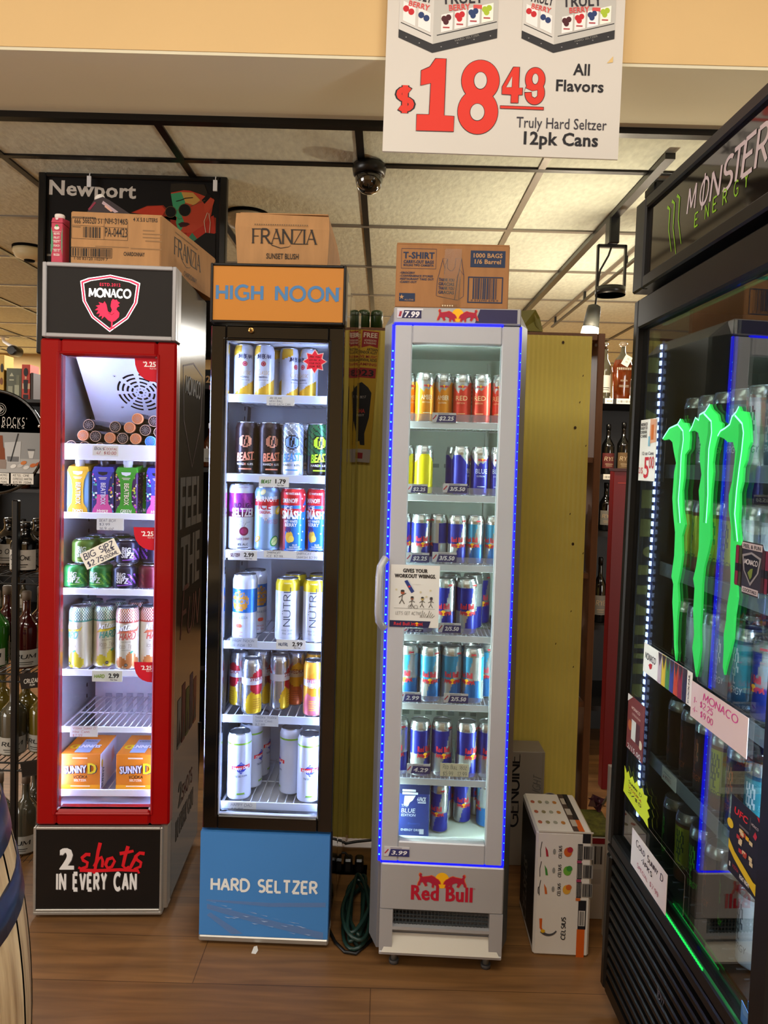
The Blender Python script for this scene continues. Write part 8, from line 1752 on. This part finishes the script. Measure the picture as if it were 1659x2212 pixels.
# ---------------------------------------------------------------- right background: whiskey shelving and red banner
def far_right():
    Y = 3.25; zt = at(1340, 862, Y=Y).z; x0 = at(1296, 860, Y=Y).x - .22; x1 = at(1400, 860, Y=Y).x + .35; bk_ = mat('shelf_black', '#100d0b', .5)
    t = empty('whiskey_shelf', (x0, Y, 0)); tag(t, 'tall black whiskey shelving seen between the yellow rack and the claw cooler', 'shelving'); W = x1 - x0
    zz = [.25, .62, at(1340, 1150, Y=Y).z, at(1340, 1026, Y=Y).z, zt]
    for z in zz: MB().box(0, 0, z - .022, W, .4, z, bk_).build('shelf_board', t)
    MB().box(0, .4, 0, W, .42, zt, bk_).build('back_panel', t)
    for x in (0, W - .02): MB().box(x, 0, 0, x + .02, .4, zt - .022, bk_).build('upright', t)
    def tagbar(px0, px1, y, z, lab):
        a, b = at(px0, y, Y=Y - .004), at(px1, y, Y=Y - .004); A = Art(); A.bars(.006, .006, b.x - a.x - .004, .016, ink('#8a867e'), 1, 16); tag(MB().box(0, 0, 0, b.x - a.x, .002, .024, M_paper).art(A, (0, 0, 0)).build('price_tag', None, (a.x, Y - .0035, z - .022)), lab, 'price tag')
    tagbar(1307, 1324, 868, zt, 'short white price strip under the half hidden whiskey bottle'); tagbar(1332, 1367, 868, zt, 'long white price strip under the amber whiskey bottle'); tagbar(1303, 1322, 1036, zz[3], 'white price strip under the second whiskey row')
    p = at(1342, 862, Y=Y + .08); t = empty('whiskey_bottle', (p.x, Y + .08, zt)); tag(t, 'broad amber whiskey bottle with paper neck tag on the top shelf', 'bottle')
    am = mat('amber_whiskey', '#5e2408', .05, coat=1.0, noise=.5, nscale=18, emit=0); k = .27 / 138.
    sh = [(.030, 0), (.038, .01), (.046, .12), (.047, .15), (.036, .185), (.016, .21), (.010, .225), (.010, .25)]
    b = MB().lathe(sh, am, 28, ms=[am, am, am, am, GC, GC, GC]); o = b.build('glass_body', t); o.scale = (1, .55, 1)
    MB().lathe([(.011, .245), (.018, .25), (.018, .262), (.012, .268), (0, .268)], mat('crystal_stopper', '#8a7a66', .08, coat=1), 20).build('stopper', t)
    A = Art(); A.text(.018, .03, .008, '25', ink('#4a463e'), 1); A.text(.018, .014, .008, '99', ink('#4a463e'), 1); MB().box(0, 0, 0, .034, .001, .048, M_paper).art(A, (0, 0, 0)).build('neck_tag', t, (-.018, -.032, .165), (0, radians(28), 0))
    A = Art(); [A.rect(-.034 + .0085 * i, .138, -.029 + .0085 * i, .148, ink('#b8a894'), 1) for i in range(9)]; A.text(0, .085, .008, 'BOURBON', ink('#b8a894'), 1, w=.03); A.rect(-.022, .066, .022, .068, ink('#b8a894'), 1); A.rect(-.022, .060, .022, .062, ink('#b8a894'), 1); MB().art(A, (0, -.0285, 0)).build('bottle_print', t)
    bottle('liquor_bottle', (at(1305, 860, Y=Y + .07).x, Y + .07, zt), .026, .26, GC, mat('label_white', '#c4c0b8', .7), M_chrome, 'silver bottle half hidden by the wooden rack post on the top whiskey shelf')
    bottle('liquor_bottle', (at(1382, 860, Y=Y + .09).x, Y + .09, zt), .03, .22, GA, PAPL, M_chrome, 'bottle half hidden by the claw cooler on the top whiskey shelf')
    i = 0
    for px, z, h, g_, c_, lab in ((1312, zz[3], .23, GB, '#5a1a18', 'dark bottle with red label on the second whiskey shelf'), (1345, zz[3], .24, GB, '#6a5030', 'dark bottle with tan label on the second whiskey shelf'), (1374, zz[3], .24, GB, '#6a5030', 'dark bottle with tan label next to the claw cooler on the second whiskey shelf'), (1312, zz[2] , .22, GB, '#7a766e', 'dark bottle under the second whiskey shelf'), (1306, zz[1], .3, GB, '#7a766e', 'dark bottle with white label low on the whiskey shelving')):
        p = at(px, 1000, Y=Y + .08); bottle('liquor_bottle', (p.x, Y + .08, z), .029, h, g_, mat('label_' + c_[1:], c_, .7), M_black, lab, group='dark bottles on the whiskey shelving', text='RYE', tcol='#b8a080')
    Y = 2.95; a, b, z1 = at(1326, 1020, Y=Y), at(1420, 1020, Y=Y), at(1340, 1018, Y=Y).z
    t = empty('red_cooler_box', (a.x, Y, 0)); tag(t, 'tall red floor display with pale vertical lettering beyond the claw cooler', 'display'); A = Art(); w_ = ink('#8a7a74'); W = b.x - a.x
    A.text(W * .72, z1 * .56, .12, 'R', w_, 1, bold=.05); A.text(W * .72, z1 * .38, .12, 'D', w_, 1, bold=.05); A.text(W * .72, z1 * .2, .12, 'A', w_, 1, bold=.05); A.rect(W * .1, z1 - .05, W * .6, z1 - .046, ink('#a83a30'), 1)
    MB().box(0, 0, 0, W, .05, z1, mat('display_red', '#6a0c09', .4, spec=.3), .002).art(A, (0, 0, 0)).build('panel', t); MB().box(.0, -.004, z1, W, .054, z1 + .012, mat('display_cap', '#3a0a08', .5)).build('top_cap', t)
far_right()
added_uplight(at(1340, 862, Y=3.25).z + .001)

# ---------------------------------------------------------------- behind the gap between the red-framed and orange coolers
def gap_items():
    Y = 3.2; a = at(405, 800, Y=Y); b = at(470, 800, Y=Y); t = empty('gap_shelf', (a.x - .05, Y, 0)); tag(t, 'dark shelf seen in the narrow gap beside the orange-header cooler', 'shelving')
    W = b.x - a.x + .2; bk_ = mat('shelf_black', '#100d0b', .5); zs = [at(440, y, Y=Y).z for y in (830, 1010)]
    for z in zs + [.4]: MB().box(0, 0, z - .02, W, .3, z, bk_).build('shelf_board', t)
    MB().box(0, .3, 0, W, .32, 1.7, bk_).build('back_panel', t); MB().box(-.02, 0, 0, 0, .3, 1.7, bk_).build('upright', t); MB().box(W, 0, 0, W + .02, .3, 1.7, bk_).build('upright', t)
    A = Art(); A.text(.02, .012, .03, '2', ink('#c9a070'), 1, bold=.03); p = at(440, 830, Y=Y + .04); tag(MB().box(0, 0, 0, .05, .04, .07, M_black, .004).art(A, (0, 0, 0)).build('dark_box', None, (p.x, Y + .04, zs[0])), 'small black box with tan numeral in the gap between two coolers', 'box')
    p = at(452, 838, Y=Y - .004); tag(MB().box(0, 0, 0, .05, .002, .02, ink('#c87a8a')).build('price_tag', None, (p.x, Y - .004, zs[0] - .024)), 'pink price strip in the gap beside the orange-header cooler', 'price tag')
    for i, px in enumerate((418, 454)): p = at(px, 1000, Y=Y + .08); bottle('liquor_bottle', (p.x, Y + .08, zs[1]), .03, .2, GA, PAPL, M_white, ['amber bottle nearer the red-framed cooler in the narrow gap', 'amber bottle nearer the orange-header cooler in the narrow gap'][i])
gap_items()

# ================================================================== OAK BARREL, lower left corner
def barrel():
    cx, cy, R0, R1, H = -.858, .985, .276, .345, .865
    t = empty('oak_barrel', (cx, cy, 0)); tag(t, 'oak barrel with bluish steel hoops in the lower corner', 'barrel')
    wd = bpy.data.materials.new('barrel_oak'); wd.use_nodes = True; nt = wd.node_tree; b = nt.nodes['Principled BSDF']; tc = nt.nodes.new('ShaderNodeTexCoord'); mp = nt.nodes.new('ShaderNodeMapping'); mp.inputs['Scale'].default_value = (14, 14, 1.6)
    n = nt.nodes.new('ShaderNodeTexNoise'); n.inputs['Scale'].default_value = 2.4; n.inputs['Detail'].default_value = 7; r = nt.nodes.new('ShaderNodeValToRGB'); r.color_ramp.elements[0].color = lin('#8a6c46'); r.color_ramp.elements[1].color = lin('#cdb48a'); r.color_ramp.elements[0].position = .35; r.color_ramp.elements[1].position = .68
    nt.links.new(tc.outputs['Object'], mp.inputs[0]); nt.links.new(mp.outputs[0], n.inputs['Vector']); nt.links.new(n.outputs[0], r.inputs[0]); nt.links.new(r.outputs[0], b.inputs['Base Color']); b.inputs['Roughness'].default_value = .55
    bp = nt.nodes.new('ShaderNodeBump'); bp.inputs['Strength'].default_value = .25; bp.inputs['Distance'].default_value = .003; nt.links.new(n.outputs[0], bp.inputs['Height']); nt.links.new(bp.outputs[0], b.inputs['Normal'])
    def rad(z): q = (z / H - .5) * 2; return R1 - (R1 - R0) * q * q
    mb = MB(); ns = 26; zs = [H * i / 24 for i in range(25)]
    for k in range(ns):                                              # staves with fine joints
        a0, a1 = 2 * pi * k / ns + .004, 2 * pi * (k + 1) / ns - .004; vs = []
        for z in zs:
            rr = rad(z) + .0015 * ((k * 7) % 3 - 1)
            for a in (a0, (a0 + a1) / 2, a1): vs.append((rr * cos(a), rr * sin(a), z))
        mb.add(vs, [(3 * i + j, 3 * i + j + 1, 3 * i + j + 4, 3 * i + j + 3) for i in range(24) for j in (0, 1)], wd)
    mb.lathe([(rad(0) - .006, 0)] + [(rad(z) - .006, z) for z in zs if z < H - .05], M_dark, 52); mb.build('staves', t)
    hm = mat('hoop_steel', '#3d4760', .32, .75, noise=.25, nscale=9)
    for z0, z1 in ((.012, .06), (.150, .190), (.265, .305), (.632, .686), (.735, .787)):
        o = MB().lathe([(rad(z0) + .001, z0), (rad(z0) + .0035, z0), (rad((z0 + z1) / 2) + .0038, (z0 + z1) / 2), (rad(z1) + .0035, z1), (rad(z1) + .001, z1)], hm, 64); o.build('hoop', t)
    MB().lathe([(rad(H - .03) - .012, H - .03), (0, H - .03)], wd, 48).lathe([(rad(H) + .001, H), (rad(H) - .024, H), (rad(H - .03) - .024, H - .03)], wd, 48).build('head', t)
barrel()
